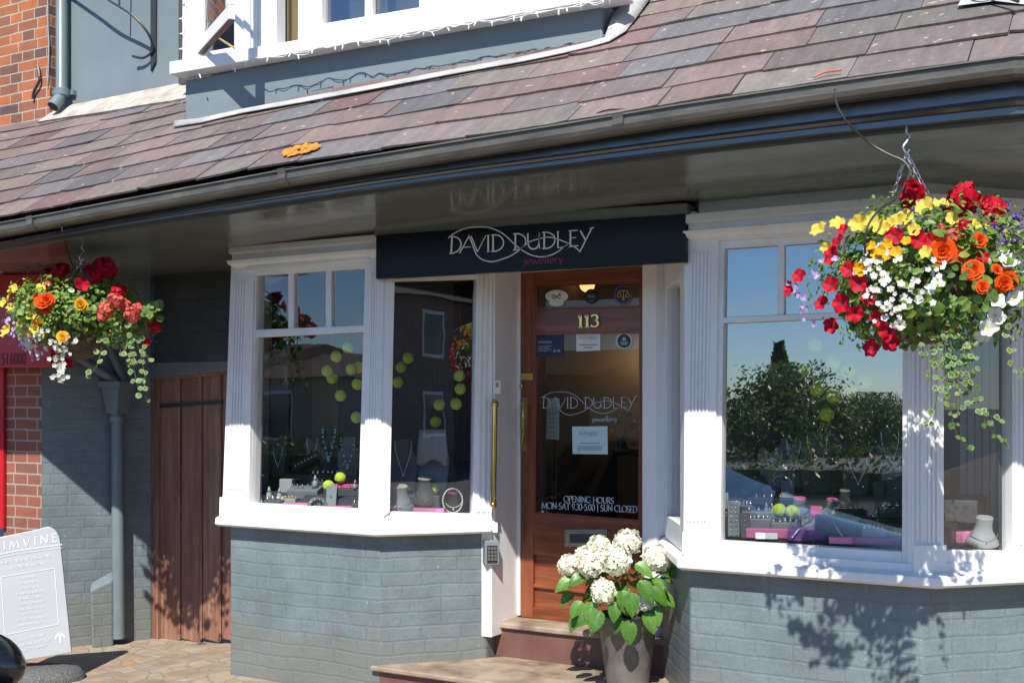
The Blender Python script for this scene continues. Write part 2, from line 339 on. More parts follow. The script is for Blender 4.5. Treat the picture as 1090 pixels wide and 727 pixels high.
M['thread'] = mat('clear thread', (0.12, 0.12, 0.11), 0.5)
M['board_sign'] = varied('pale grey sign panel', (0.40, 0.42, 0.44), (0.43, 0.45, 0.47), 0.35, 3, 0.02, 20)
def f_rub(nt, b):
    v = coords(nt, 'Object'); nt.links.new(ramp(nt, noise(nt, v, 130, 3, 0.8), [(0.42, (0.045, 0.045, 0.045)), (0.6, (0.16, 0.16, 0.155))]), b.inputs['Base Color']); bump(nt, b, noise(nt, v, 90, 3), 0.5, 0.006)
M['rubber'] = mat('speckled rubber', (0.06, 0.06, 0.06), 0.8, build=f_rub)
M['pot'] = varied('dark stone planter', (0.10, 0.092, 0.085), (0.16, 0.15, 0.135), 0.6, 14, 0.3, 60)
M['soil'] = varied('soil', (0.035, 0.022, 0.014), (0.07, 0.045, 0.03), 0.95, 30, 0.8, 50, 0.02)
M['coir'] = varied('coir liner', (0.055, 0.04, 0.025), (0.13, 0.095, 0.06), 0.95, 40, 0.8, 70, 0.02)
M['leaf'] = leafmat('basket leaves', (0.055, 0.12, 0.018), (0.17, 0.28, 0.05))
M['leaf_dark'] = leafmat('hydrangea leaves', (0.055, 0.15, 0.02), (0.13, 0.28, 0.045), rough=0.4)
M['vleaf'] = leafmat('variegated leaf centre', (0.07, 0.15, 0.03), (0.13, 0.22, 0.06))
M['vrim'] = petalmat('variegated leaf rim', (0.34, 0.42, 0.20), (0.22, 0.32, 0.12))
M['stem'] = mat('green brown stem', (0.10, 0.085, 0.03), 0.6)
M['p_red'] = petalmat('red petals', (0.64, 0.006, 0.03), (0.34, 0.002, 0.012))
M['p_yel'] = petalmat('yellow petals', (0.78, 0.62, 0.12), (0.72, 0.52, 0.06))
M['p_gold'] = petalmat('golden petals', (0.78, 0.45, 0.01), (0.75, 0.36, 0.01))
M['p_ora'] = petalmat('orange petals', (0.78, 0.13, 0.008), (0.72, 0.075, 0.006))
M['p_white'] = petalmat('white petals', (0.8, 0.8, 0.76), (0.74, 0.75, 0.70))
M['p_sal'] = petalmat('salmon petals', (0.72, 0.17, 0.12), (0.62, 0.09, 0.08))
M['p_vio'] = petalmat('violet petals', (0.22, 0.13, 0.42), (0.14, 0.07, 0.32))
M['p_lil'] = petalmat('lilac petals', (0.48, 0.38, 0.66), (0.42, 0.32, 0.6))
M['p_hyd'] = petalmat('hydrangea petals', (0.84, 0.82, 0.74), (0.78, 0.79, 0.60))
M['p_hydw'] = petalmat('white hydrangea petals', (0.82, 0.80, 0.80), (0.76, 0.74, 0.76))
M['throat'] = mat('flower throat', (0.10, 0.005, 0.02), 0.7)
M['throat_y'] = mat('yellow flower throat', (0.55, 0.42, 0.05), 0.7)
def f_pave(nt, b):
    v = coords(nt, 'Object'); n1 = N(nt, 'ShaderNodeTexNoise', Scale=2.5, Detail=3.0); nt.links.new(v, n1.inputs['Vector'])
    mx = mixc(nt, 0.07, v, n1.outputs['Color'])
    vo = N(nt, 'ShaderNodeTexVoronoi', feature='DISTANCE_TO_EDGE', Scale=7.5); nt.links.new(mx, vo.inputs['Vector']); vc = N(nt, 'ShaderNodeTexVoronoi', feature='F1', Scale=7.5); nt.links.new(mx, vc.inputs['Vector'])
    sep = nt.nodes.new('ShaderNodeSeparateColor'); nt.links.new(vc.outputs['Color'], sep.inputs[0])
    c = ramp(nt, sep.outputs[0], [(0.0, (0.26, 0.19, 0.13)), (0.45, (0.36, 0.29, 0.21)), (0.75, (0.30, 0.26, 0.21)), (1.0, (0.36, 0.21, 0.12))])
    c = mixc(nt, 1.0, c, ramp(nt, noise(nt, v, 9, 6, 0.7), [(0.3, (0.72, 0.72, 0.72)), (0.7, (1.18, 1.18, 1.18))]), 'MULTIPLY')
    e = ramp(nt, vo.outputs['Distance'], [(0.0, (0, 0, 0)), (0.07, (1, 1, 1))]); c = mixc(nt, e, (0.23, 0.18, 0.13), c)
    nt.links.new(c, b.inputs['Base Color']); bump(nt, b, e, 0.3, 0.010)
M['pave'] = mat('old stone paving', (0.3, 0.26, 0.2), 0.8, build=f_pave)
M['kerb'] = varied('granite kerb', (0.26, 0.25, 0.24), (0.34, 0.33, 0.31), 0.8, 20, 0.3, 60)
M['road'] = varied('asphalt', (0.10, 0.10, 0.098), (0.14, 0.138, 0.132), 0.9, 30, 0.4, 120)
M['tan'] = mat('tan interior panel', (0.16, 0.12, 0.06), 0.7)
M['int_dark'] = varied('dark interior paint', (0.045, 0.05, 0.048), (0.065, 0.07, 0.066), 0.7, 4, 0.0)
M['int_wood'] = woodmat('interior panelling', (0.15, 0.06, 0.025), (0.22, 0.09, 0.035), (0.28, 0.12, 0.05), 0.4, 0.1, 0.6, 2)
M['int_grey'] = mat('grey blind', (0.22, 0.26, 0.26), 0.7)
M['carpaint'] = mat('black car paint', (0.006, 0.006, 0.007), 0.16, 0.0, 0.5, 0.45)
M['carglass'] = mat('dark car glass', (0.01, 0.011, 0.012), 0.05)
M['tyre'] = mat('tyre rubber', (0.02, 0.02, 0.02), 0.8)
M['bark'] = varied('bark', (0.06, 0.045, 0.03), (0.11, 0.08, 0.055), 0.9, 12, 0.6, 30, 0.03)
M['tleaf'] = leafmat('tree leaves', (0.05, 0.10, 0.02), (0.14, 0.21, 0.045))
M['hedge'] = leafmat('hedge leaves', (0.05, 0.09, 0.02), (0.10, 0.16, 0.035))
M['leaf_fine'] = leafmat('fine light leaves', (0.12, 0.22, 0.035), (0.24, 0.36, 0.07))
M['house'] = brickmat('far brick', (0.20, 0.085, 0.06), (0.16, 0.075, 0.055), (0.28, 0.25, 0.21))
M['cream'] = varied('cream render', (0.42, 0.38, 0.30), (0.48, 0.44, 0.36), 0.8, 3, 0.1, 30)
M['tile'] = varied('far roof tile', (0.09, 0.06, 0.05), (0.13, 0.09, 0.075), 0.8, 8, 0.4, 40)
M['lampglow'] = bpy.data.materials.new('warm lamp'); M['lampglow'].use_nodes = True
_b = M['lampglow'].node_tree.nodes['Principled BSDF']; _b.inputs['Emission Color'].default_value = (1, 0.45, 0.15, 1); _b.inputs['Emission Strength'].default_value = 1.2
# ================================================================== planes
FRO = PY(5.0)                                     # front face of both bays
CL = Plane(-3.60, 5.0, 45)                        # right-hand cheek of the bay by the gate
JL = Plane(-3.145, 5.46, 90)                      # reveal left of the door
DR = PY(5.75)                                     # door
CRL = Plane(-2.18, 5.60, -61)                     # left-hand cheek of the other bay
CRR = Plane(-0.78, 5.0, 45)                       # its right-hand cheek
GT = PY(5.78)
SPL = Plane(-6.48, 5.13, 60)
DORM = PY(4.83); UPW = PY(5.50)
def interp(L, x):
    if x <= L[0][0]: return L[0][1]
    for (a, b), (c, d) in zip(L, L[1:]):
        if x <= c: return b + (d - b) * (x - a) / (c - a)
    return L[-1][1]
def px_line(pxs, Y):
    pl = PY(Y); return [(p.x, p.z) for p in (pl.at(x, y) for x, y in pxs)]
GTOP = px_line([(-160, 262), (0, 237), (140, 210), (280, 184), (440, 157), (600, 131), (760, 104.5), (920, 81), (1083, 58)], 4.00)
GBOT = px_line([(-160, 290), (0, 259), (140, 231), (280, 203), (440, 175), (600, 151), (760, 128), (920, 104), (1083, 80)], 4.06)
FBOT = px_line([(-160, 291), (0, 264), (140, 240), (280, 219), (440, 196), (600, 177), (760, 157), (920, 140), (1083, 124)], 4.15)
XS = [-9.5, -8, -7, -6.2, -5.5, -5, -4.5, -4, -3.5, -3, -2.5, -2, -1.5, -1, -0.6, -0.352]
BEND = [(0.4, 0.30), (1.6, 0.78)]                 # the eave turns back round the corner
def stations(line, Y): return [(x, Y, interp(line, x)) for x in XS] + [(x, Y + d, line[-1][1]) for x, d in BEND]
def ze(x): return interp(GTOP, x) + interp([(-6.5, 0.045), (-3.6, 0.045), (-2.2, 0.015), (0, 0.012)], x)
PITCH = 36.5; SL = math.tan(R(PITCH))
def roofz(x, y): return ze(x) + SL * (y - 4.05)
# ================================================================== ground
gm = MB()
gx = [-150, -60, -20, -9, -7, -6.4, -6.0, -5.6, -5.2, -4.8, -4.4, -3, 0, 8, 30, 150]
def gz(x, y): return (-0.065 * min(1, max(0, (-4.75 - x) / 1.1))) * (1 if y > 3 else max(0, (y - 1.9) / 1.1))
gy = [1.95, 3.2, 4.4, 5.0, 5.9, 8, 12]
gm.add([(x, y, gz(x, y)) for y in gy for x in gx], [(j * len(gx) + i, j * len(gx) + i + 1, (j + 1) * len(gx) + i + 1, (j + 1) * len(gx) + i) for j in range(len(gy) - 1) for i in range(len(gx) - 1)])
struct(gm.build('pavement', M['pave'], recalc=False))
struct(MB().plan([(-150, 1.80), (150, 1.80), (150, 1.95), (-150, 1.95)], -0.15, 0.0).build('kerb', M['kerb'], bevel=0.012))
rb = MB(); rb.add([(-400, -400, -0.125), (400, -400, -0.125), (400, 400, -0.125), (-400, 400, -0.125)], [(0, 1, 2, 3)])
struct(rb.build('road', M['road'], recalc=False))
# ================================================================== the shop
shop = thing('jewellery_shop', 'grey painted brick jewellery shop with white bay windows under a slate pent roof', 'shop', (-2.7, 5.4, 0))
# ---- structure walls
w = MB()
zt = 2.53
gL = GT.at(168, 500).x; gR = -4.62
MB().plan([(gL, 5.75), (-4.55, 5.75), (-4.55, 6.0), (gL, 6.0)], GT.at(205, 395).z + 0.06, zt + 0.05).build('brick_wall', M['shaded_brick'], shop)
w.plan([(-6.48, 5.13), (-6.12 - 0.0, 5.75), (gL - 0.14, 5.80), (gL - 0.14, 6.1), (-6.60, 6.1), (-6.60, 5.13)], -0.15, zt)
w.build('brick_wall', M['grey_brick'], shop); w = MB()
w.plan([(-0.30, 5.52), (2.5, 5.52), (2.5, 5.8), (-0.30, 5.8)], -0.15, zt)
w.build('brick_wall', M['grey_brick'], shop)
# ---- room shell behind the fronts
w = MB()
w.plan([(-4.6, 9.0), (2.6, 9.0), (2.6, 9.2), (-4.6, 9.2)], 0.2, 2.63); w.plan([(-4.72, 6.0), (-4.6, 6.0), (-4.6, 9.2), (-4.72, 9.2)], 0.2, 2.63)
w.plan([(2.5, 5.8), (2.62, 5.8), (2.62, 9.2), (2.5, 9.2)], 0.2, 2.63)
w.build('interior_wall', M['int_wood'], shop)
MB().plan([(-4.6, 5.76), (2.6, 5.76), (2.6, 9.1), (-4.6, 9.1)], 0.2, 0.34).build('interior_floor', M['int_wood'], shop)
MB().plan([(-4.75, 5.02), (2.6, 5.02), (2.6, 9.2), (-4.75, 9.2)], 2.60, 2.66).build('interior_ceiling', M['int_dark'], shop)
# backs of the two window displays
w = MB()
w.plan([(-5.12, 5.80), (-3.62, 5.80), (-3.62, 5.83), (-5.12, 5.83)], 0.34, 2.58)
w.plan([(-2.05, 5.86), (-0.35, 5.86), (-0.35, 5.89), (-2.05, 5.89)], 0.34, 2.58)
w.plan([(-3.28, 5.64), (-3.20, 5.64), (-3.20, 9.0), (-3.28, 9.0)], 0.34, 2.58)
w.build('display_backing', M['int_dark'], shop)
w = MB(); p0 = PY(5.78)
w.rect(p0, 332, 380, 360, 520, 0.0, -0.015); w.build('display_panel', M['tan'], shop)
MB().rect(PY(5.45), 271, 366, 284, 540, 0.0, -0.02).build('blind', M['int_grey'], shop)
MB().rect(PY(5.62), 288, 372, 305, 540, 0.0, -0.02).build('blind', M['dgrey'], shop)
for hp in ([(-5.0, 5.74), (-4.60, 5.06), (-3.64, 5.06), (-3.22, 5.50), (-3.30, 5.56), (-3.68, 5.16), (-4.55, 5.16), (-4.92, 5.78)], [(-2.12, 5.62), (-1.80, 5.06), (-0.80, 5.06), (-0.34, 5.52), (-0.44, 5.60), (-0.84, 5.16), (-1.74, 5.16), (-2.02, 5.66)]):
    MB().plan(hp, 2.42, 2.60).build('bay_head', M['white'], shop)
# ---- brick aprons below the windows
apl = [(-5.20, 5.82), (-4.70, 5.035), (-3.615, 5.035), (-3.19, 5.46), (-3.19, 5.90), (-5.20, 5.90)]
apr = [(-2.22, 5.95), (-2.22, 5.63), (-1.835, 5.035), (-0.795, 5.035), (-0.27, 5.56), (-0.27, 5.95)]
# ---- bay window builder
def frame_bits(mb, pl, out, inn, d0=0.0):          # four-sided frame from two pixel quads
    (a, b, c, d), (e, f, g, h) = out, inn
    for q in ((a, b, f, e), (b, c, g, f), (c, d, h, g), (d, a, e, h)): mb.prism(pl, q, d0, d0 - 0.06)
def lerp(a, b, t): return (a[0] + (b[0] - a[0]) * t, a[1] + (b[1] - a[1]) * t)
def quad_in(q, u0, v0, u1, v1):                    # q = tl,tr,br,bl ; sub-quad
    def P(u, v): return lerp(lerp(q[0], q[1], u), lerp(q[3], q[2], u), v)
    return [P(u0, v0), P(u1, v0), P(u1, v1), P(u0, v1)]
def flutes(mb, pl, q, n, d):                       # raised reeds on a pilaster
    for i in range(n):
        u = (i + 0.18) / n; mb.prism(pl, quad_in(q, u, 0.0, u + 0.64 / n, 1.0), d - 0.004, d - 0.011)
def bay(apron, label=None):
    o = MB().plan(apron, -0.15, 0.90).build('bay_wall', M['grey_brick'], shop, bevel=0.012)
    return o
bay(apl); bay(apr)
# --- left bay
wf = MB()
tl, tr, br, bl = (246, 264), (402, 249), (398.5, 566), (236, 553)
gl_t = [(273, 293), (388.5, 286), (388, 346), (272, 351)]; gl_m = [(272, 359), (387, 353.5), (381, 542), (267, 535.5)]
wf.prism(FRO, [(246, 279), (270, 277), (264, 553), (236, 551)], -0.0, -0.10)                 # outer pilaster
flutes(wf, FRO, [(248.5, 300), (263, 299), (257.5, 520), (241.5, 520)], 5, 0.011)
wf.prism(FRO, [(392, 266), (402.5, 264), (399, 566), (386, 565)], 0.0, -0.10)                 # corner pilaster
flutes(wf, FRO, [(394, 290), (401, 290), (397.5, 535), (388.5, 535)], 3, 0.010)
wf.prism(FRO, [(246, 278), (402.5, 263), (402.5, 277), (246, 290)], 0.003, -0.10)               # head
wf.prism(FRO, [(262, 284), (392, 272), (392, 276), (262, 289)], 0.018, 0.0)
# sash frame (set back)
for q in ([(264, 286), (273, 286), (266.6, 545), (258.5, 545)], [(388.5, 280), (393, 280), (387, 556), (380.8, 556)], [(264, 285), (393, 273), (393, 286), (264, 294)],
          [(267, 535.3), (381, 541.8), (381, 556), (266, 549)], [(272, 351), (388, 346), (388, 353.5), (272, 359)]):
    wf.prism(FRO, q, -0.02 if abs(q[0][0] - q[1][0]) < 20 else -0.0235, -0.085)
for a, b in ((306.5, 312.5), (346.5, 352.5)):
    wf.prism(FRO, [(a, 286), (b, 286), (b, 352), (a, 352)], -0.03, -0.075)
wf.prism(FRO, [(236, 545), (398.5, 556), (398.5, 567), (236, 554)], 0.008, -0.10)             # bottom rail
wf.prism(FRO, [(233.5, 529), (262, 531), (262, 553), (233, 551)], 0.014, 0.0)                 # plinth blocks
wf.prism(FRO, [(386, 538), (399.5, 539), (399, 566), (386, 565)], 0.012, 0.0)
bw1 = wf.build('bay_window', M['white'], shop, bevel=0.004)
gm_ = MB(); gm_.add([FRO.at(x, y, -0.05) for x, y in gl_t], [(0, 1, 2, 3)]); gm_.build('window_pane', M['glass_l'], shop, bw1, recalc=False)
gm_ = MB(); gm_.add([FRO.at(x, y, -0.055) for x, y in gl_m], [(0, 1, 2, 3)]); gm_.build('window_pane', M['glass_l'], shop, bw1, recalc=False)
# cheek with side light
wc = MB()
wc.prism(CL, [(402.5, 263), (420, 262), (414, 560), (399, 566)], 0.0, -0.07)
flutes(wc, CL, [(405.5, 300), (414, 300), (409, 535), (402, 535)], 2, 0.010)
wc.prism(CL, [(412, 262), (421, 262), (415, 545), (408, 550)], 0.012, -0.05)
wc.prism(CL, [(414.5, 544.5), (504, 547), (504, 562), (412, 562)], -0.004, -0.06)
wc.prism(CL, [(419, 262), (510, 262), (510, 297), (419, 299)], -0.004, -0.06)
wc.prism(CL, [(508, 262), (527.5, 262), (527.5, 566), (503, 566)], 0.0, -0.07)
flutes(wc, CL, [(510, 292), (525, 292), (524, 545), (506, 545)], 3, 0.012)
wc.prism(CL, [(399.5, 556), (530, 556), (530, 567), (399, 567)], 0.006, -0.05)
side1 = wc.build('side_frame', M['white'], shop, bw1, bevel=0.004)
gm_ = MB(); gm_.add([CL.at(x, y, -0.045) for x, y in ((420, 298), (508, 297), (504, 547.5), (414, 545))], [(0, 1, 2, 3)]); gm_.build('window_pane', M['glass_s'], shop, bw1, recalc=False)
# hidden far cheek of that bay
MB().plan([(-4.66, 5.02), (-4.62, 5.05), (-5.02, 5.78), (-5.07, 5.78)], 0.9, 2.5).build('side_frame', M['white'], shop, bw1)
def sill_sweep(path, z0, z1, pr):                  # path of plan points; moulding grows outwards to the street
    mb = MB(); P = [Vector((x, y)) for x, y in path]; out = []
    nrm = []
    for i in range(len(P) - 1):
        t = (P[i + 1] - P[i]).normalized(); nrm.append(Vector((t.y, -t.x)))
    for i, p in enumerate(P):
        if i == 0: n = nrm[0]; k = 1
        elif i == len(P) - 1: n = nrm[-1]; k = 1
        else:
            n = (nrm[i - 1] + nrm[i]).normalized(); k = 1 / max(0.3, n.dot(nrm[i]))
        out.append((p, n * k))
    n = len(pr); vs = []; fs = []
    for p, q in out:
        for d, z in pr: vs.append((p.x + q.x * d, p.y + q.y * d, z))
    for i in range(len(P) - 1):
        for k in range(n): fs.append((i * n + k, i * n + (k + 1) % n, (i + 1) * n + (k + 1) % n, (i + 1) * n + k))
    fs += [tuple(range(n)), tuple(range((len(P) - 1) * n, len(P) * n))]
    mb.add(vs, fs); return mb
zs = FRO.at(315, 556.5).z
sill_sweep([(-5.08, 5.70), (-4.705, 5.0), (-3.60, 5.0), (-3.16, 5.44)], 0, 0, [(-0.05, zs + 0.03), (0.03, zs + 0.018), (0.052, zs + 0.005), (0.055, zs - 0.03), (0.035, zs - 0.042), (-0.05, zs - 0.042)]).build('sill', M['white'], shop, bw1, bevel=0.004)
zc0 = FRO.at(324, 257).z
sill_sweep([(-5.01, 5.72), (-4.62, 5.012), (-3.61, 5.012), (-3.16, 5.46)], 0, 0, [(-0.08, zc0), (0.045, zc0 - 0.004), (0.05, zc0 - 0.035), (0.03, zc0 - 0.045), (0.03, zc0 - 0.075), (0.058, zc0 - 0.082), (0.052, zc0 - 0.10), (0.012, zc0 - 0.125), (-0.08, zc0 - 0.125)]).build('cornice', M['white'], shop, bw1)
# --- right bay
wf = MB()
gr_t = [(771, 264.5), (961, 253), (961, 329.5), (770, 337.5)]; gr_m = [(769.5, 344), (961, 336), (960, 587), (766.5, 575.5)]
wf.prism(FRO, [(730.5, 244), (765, 242), (760, 592), (727, 590)], 0.0, -0.10)
flutes(wf, FRO, [(734, 268), (757, 267), (752, 555), (729.5, 555)], 6, 0.011)
wf.prism(FRO, [(966, 228), (985, 227), (985, 610), (966, 608)], 0.0, -0.10)
flutes(wf, FRO, [(970, 250), (984, 250), (984, 578), (969, 577)], 3, 0.011)
wf.prism(FRO, [(730.5, 242), (985, 224), (985, 243), (730.5, 258)], 0.003, -0.10)
wf.prism(FRO, [(752, 250), (972, 236), (972, 241), (752, 255)], 0.018, 0.0)
for q in ([(760, 252), (771, 252), (766.5, 590), (756, 590)], [(961, 243), (968, 243), (967, 600), (960, 600)], [(760, 252), (968, 239), (968, 252.5), (760, 265.5)],
          [(766.5, 575.5), (960, 587), (960, 602), (766, 589)], [(770, 337.5), (961, 329.5), (961, 336), (769.5, 344)]):
    wf.prism(FRO, q, -0.02 if abs(q[0][0] - q[1][0]) < 20 else -0.0235, -0.085)
for a, b in ((827.5, 834.5), (891, 898)):
    wf.prism(FRO, [(a, 254), (b, 254), (b, 337), (a, 337)], -0.03, -0.075)
wf.prism(FRO, [(727, 583), (985, 601), (985, 616), (727, 594)], 0.008, -0.10)
wf.prism(FRO, [(726, 566), (762, 568), (762, 593), (725.5, 590)], 0.014, 0.0)
wf.prism(FRO, [(972, 580), (986, 580), (986, 614), (972, 612)], 0.02, 0.0)
bw2 = wf.build('bay_window', M['white'], shop, bevel=0.004)
gm_ = MB(); gm_.add([FRO.at(x, y, -0.05) for x, y in gr_t], [(0, 1, 2, 3)]); gm_.build('window_pane', M['glass_r'], shop, bw2, recalc=False)
gm_ = MB(); gm_.add([FRO.at(x, y, -0.055) for x, y in gr_m], [(0, 1, 2, 3)]); gm_.build('window_pane', M['glass_r'], shop, bw2, recalc=False)
wc = MB()
wc.prism(CRR, [(985, 226), (1005, 229), (1005, 610), (985, 614)], 0.0, -0.07)
flutes(wc, CRR, [(987, 250), (1001, 250), (1001, 578), (987, 578)], 3, 0.011)
wc.prism(CRR, [(985, 580), (1008, 580), (1008, 613), (985, 614)], 0.02, 0.0)
wc.prism(CRR, [(1005, 228), (1082, 236), (1082, 262), (1005, 258)], -0.004, -0.06)
wc.prism(CRR, [(1005, 585), (1078, 587), (1078, 612), (1005, 612)], -0.004, -0.06)
wc.prism(CRR, [(1078, 230), (1096, 232), (1096, 612), (1078, 612)], 0.0, -0.07)
flutes(wc, CRR, [(1080, 262), (1094, 262), (1094, 580), (1080, 580)], 3, 0.010)
wc.prism(CRR, [(985, 600), (1096, 596), (1096, 612), (985, 616)], 0.006, -0.05)
wc.build('side_frame', M['white'], shop, bw2, bevel=0.004)
gm_ = MB(); gm_.add([CRR.at(x, y, -0.045) for x, y in ((1005, 258), (1078, 262), (1078, 587), (1005, 585))], [(0, 1, 2, 3)]); gm_.build('window_pane', M['glass_l'], shop, bw2, recalc=False)
wc = MB()
wc.plan([(-1.85, 5.0), (-1.80, 5.03), (-1.87, 5.16), (-1.92, 5.13)], 0.9, 2.5); wc.plan([(-2.15, 5.54), (-2.10, 5.57), (-2.16, 5.68), (-2.21, 5.66)], 0.9, 2.5)
wc.plan([(-1.92, 5.13), (-1.87, 5.16), (-2.10, 5.57), (-2.15, 5.54)], 0.9, 1.02); wc.plan([(-1.92, 5.13), (-1.87, 5.16), (-2.10, 5.57), (-2.15, 5.54)], 2.2, 2.5)
wc.build('side_frame', M['white'], shop, bw2, bevel=0.004)
gm_ = MB(); gm_.add([(-1.895, 5.145, 1.02), (-2.125, 5.555, 1.02), (-2.125, 5.555, 2.2), (-1.895, 5.145, 2.2)], [(0, 1, 2, 3)]); gm_.build('window_pane', M['glass_l'], shop, bw2, recalc=False)
zs2 = FRO.at(860, 606).z
sill_sweep([(-2.16, 5.60), (-1.83, 5.0), (-0.75, 5.0), (-0.27, 5.48)], 0, 0, [(-0.05, zs2 + 0.035), (0.03, zs2 + 0.022), (0.055, zs2 + 0.01), (0.058, zs2 - 0.025), (0.035, zs2 - 0.038), (-0.05, zs2 - 0.038)]).build('sill', M['white'], shop, bw2, bevel=0.004)
zc1 = FRO.at(860, 218).z
sill_sweep([(-2.13, 5.60), (-1.805, 5.012), (-0.77, 5.012), (-0.26, 5.52)], 0, 0, [(-0.08, zc1), (0.05, zc1 - 0.004), (0.055, zc1 - 0.04), (0.03, zc1 - 0.05), (0.03, zc1 - 0.075), (0.06, zc1 - 0.082), (0.054, zc1 - 0.10), (0.012, zc1 - 0.125), (-0.08, zc1 - 0.125)]).build('cornice', M['white'], shop, bw2)
# --- display decks inside the bays
ZD = 0.985
for apn in (apl, apr):
    c = Vector((sum(p[0] for p in apn) / len(apn), sum(p[1] for p in apn) / len(apn)))
    q = [(c.x + (x - c.x) * 0.93, c.y + (y - c.y) * 0.90 - 0.0) for x, y in apn]
    MB().plan(q, 0.90, ZD).build('display_deck', M['black'], shop)
rs = MB()
rs.plan([(-4.60, 5.20), (-3.62, 5.20), (-3.62, 5.80), (-4.60, 5.80)], ZD, 1.07); rs.plan([(-4.60, 5.38), (-3.62, 5.38), (-3.62, 5.80), (-4.60, 5.80)], 1.07, 1.17)
rs.plan([(-1.80, 5.20), (-0.70, 5.20), (-0.70, 5.80), (-1.80, 5.80)], ZD, 1.07); rs.plan([(-1.90, 5.38), (-0.62, 5.38), (-0.62, 5.80), (-1.90, 5.80)], 1.07, 1.17)
rs.build('display_riser', M['charcoal'], shop, bevel=0.004)
# ================================================================== doorway
df = MB()
df.plan([(-3.215, 5.44), (-3.145, 5.44), (-3.145, 5.80), (-3.215, 5.80)], 0.30, 2.5)
df.plan([(-2.318, 5.62), (-2.23, 5.60), (-2.17, 5.66), (-2.17, 5.82), (-2.318, 5.82)], 0.30, 2.5)
df.plan([(-3.145, 5.70), (-2.318, 5.70), (-2.318, 5.82), (-3.145, 5.82)], DR.at(620, 286.5).z, 2.55)
df.plan([(-3.145, 5.735), (-3.128, 5.735), (-3.128, 5.80), (-3.145, 5.80)], 0.375, DR.at(620, 286.5).z)
door_frame = df.build('door_frame', M['white'], shop, bevel=0.004)
q = [(551.5, 290.2), (693.5, 284), (692, 675), (549, 655.5)]
def dq(u0, y0l, u1, y1l):                          # sub-rectangle of the door: u across 0..1, y as pixels at the left edge
    def P(u, yl):
        k = (yl - 290.2) / (655.5 - 290.2); return (lerp(q[0], q[1], u)[0] * (1 - k) + lerp(q[3], q[2], u)[0] * k, lerp(q[0], q[1], u)[1] * (1 - k) + lerp(q[3], q[2], u)[1] * k)
    return [P(u0, y0l), P(u1, y0l), P(u1, y1l), P(u0, y1l)]
UL, UR = 0.128, 0.922
dm = MB()
dm.prism(DR, dq(0, 290.2, UL, 655.5), 0.0, -0.045); dm.prism(DR, dq(UR, 290.2, 1, 655.5), 0.0, -0.045)
door = dm.build('entrance_door', M['door_wood'], shop, bevel=0.004)
dm = MB()
for a, b in ((290.2, 303.5), (330, 354.5), (545, 588), (619, 623), (643, 655.5)): MB().prism(DR, dq(UL, a, UR, b), -0.001, -0.044).build('door_rail', M['door_rail'], shop, door, bevel=0.004)

dm = MB()
for a, b in ((588, 619), (623, 643)): MB().prism(DR, dq(UL, a, UR, b), -0.022, -0.04).build('door_panel', M['door_rail'], shop, door)
bd = MB()                                          # glazing beads
for a, b in ((303.5, 330), (354.5, 545)):
    bd.prism(DR, dq(UL, a, UR, a + 2), -0.006, -0.03); bd.prism(DR, dq(UL, b - 2, UR, b), -0.006, -0.03)
    bd.prism(DR, dq(UL, a + 2, UL + 0.014, b - 2), -0.006, -0.03); bd.prism(DR, dq(UR - 0.014, a + 2, UR, b - 2), -0.006, -0.03)
bd.build('glazing_bead', M['door_wood'], shop, door)
for a, b in ((303.5, 330), (354.5, 545)):
    g = MB(); g.add([DR.at(x, y, -0.02) for x, y in dq(UL, a, UR, b)], [(0, 1, 2, 3)]); g.build('door_pane', M['glass_d'], shop, door, recalc=False)
lb = MB(); lb.rect(DR, 601, 563.5, 646, 581.5, 0.006, 0.0); lb.rect(DR, 604, 566, 643, 579, 0.010, 0.006); lo_ = lb.build('letterbox', M['steel_dull'], shop, door, bevel=0.002)
MB().rect(DR, 606.5, 568.2, 641, 577.6, 0.012, 0.0102).build('letter_flap', M['iron'], shop, door)
ph = MB(); MB().rect(DR, 551.8, 423, 561.5, 480, 0.004, 0.0).build('handle_plate', M['brass_dull'], shop, door); a, b = DR.at(557, 428, 0.02), DR.at(557, 470, 0.02)
ph.tube(smooth_pts([DR.at(557, 427, 0.004), DR.at(557, 429, 0.03), DR.at(557, 440, 0.045), DR.at(556.5, 450, 0.046), DR.at(556.5, 462, 0.042), DR.at(556.5, 470, 0.02), DR.at(556.5, 472, 0.004)], 6), [0.005] + [0.0075] * 35 + [0.005], 8)
ph.build('pull_handle', M['brass'], shop, door, smooth=False)
lk = MB(); lk.rect(DR, 550.8, 397.5, 567, 404.5, 0.006, 0.0)
for x, y in ((553.8, 411), (552.6, 533.5)): lk.lathe(DR.at(x, y, 0.0), [(0.014, 0), (0.014, 0.004), (0.009, 0.006), (0.008, 0.014), (0.001, 0.015)], 14, M=Matrix.Rotation(R(90), 3, 'X'))
lk.build('lock', M['brass'], shop, door)
st = MB()                                          # two steps
st.plan([(-3.62, 5.035), (-1.80, 5.035), (-1.80, 5.58), (-3.10, 5.58)], -0.05, 0.145); st.plan([(-3.36, 5.555), (-2.15, 5.555), (-2.15, 5.80), (-3.14, 5.80)], 0.1, 0.335)
steps = st.build('door_step', M['step_red'], shop, bevel=0.004)
st = MB(); st.plan([(-3.66, 5.0), (-1.83, 5.0), (-2.15, 5.553), (-3.13, 5.553)], 0.147, 0.176); st.plan([(-3.37, 5.53), (-2.15, 5.53), (-2.20, 5.735), (-3.16, 5.735)], 0.337, 0.368)
st.build('tread', M['tread'], shop, steps, bevel=0.008)
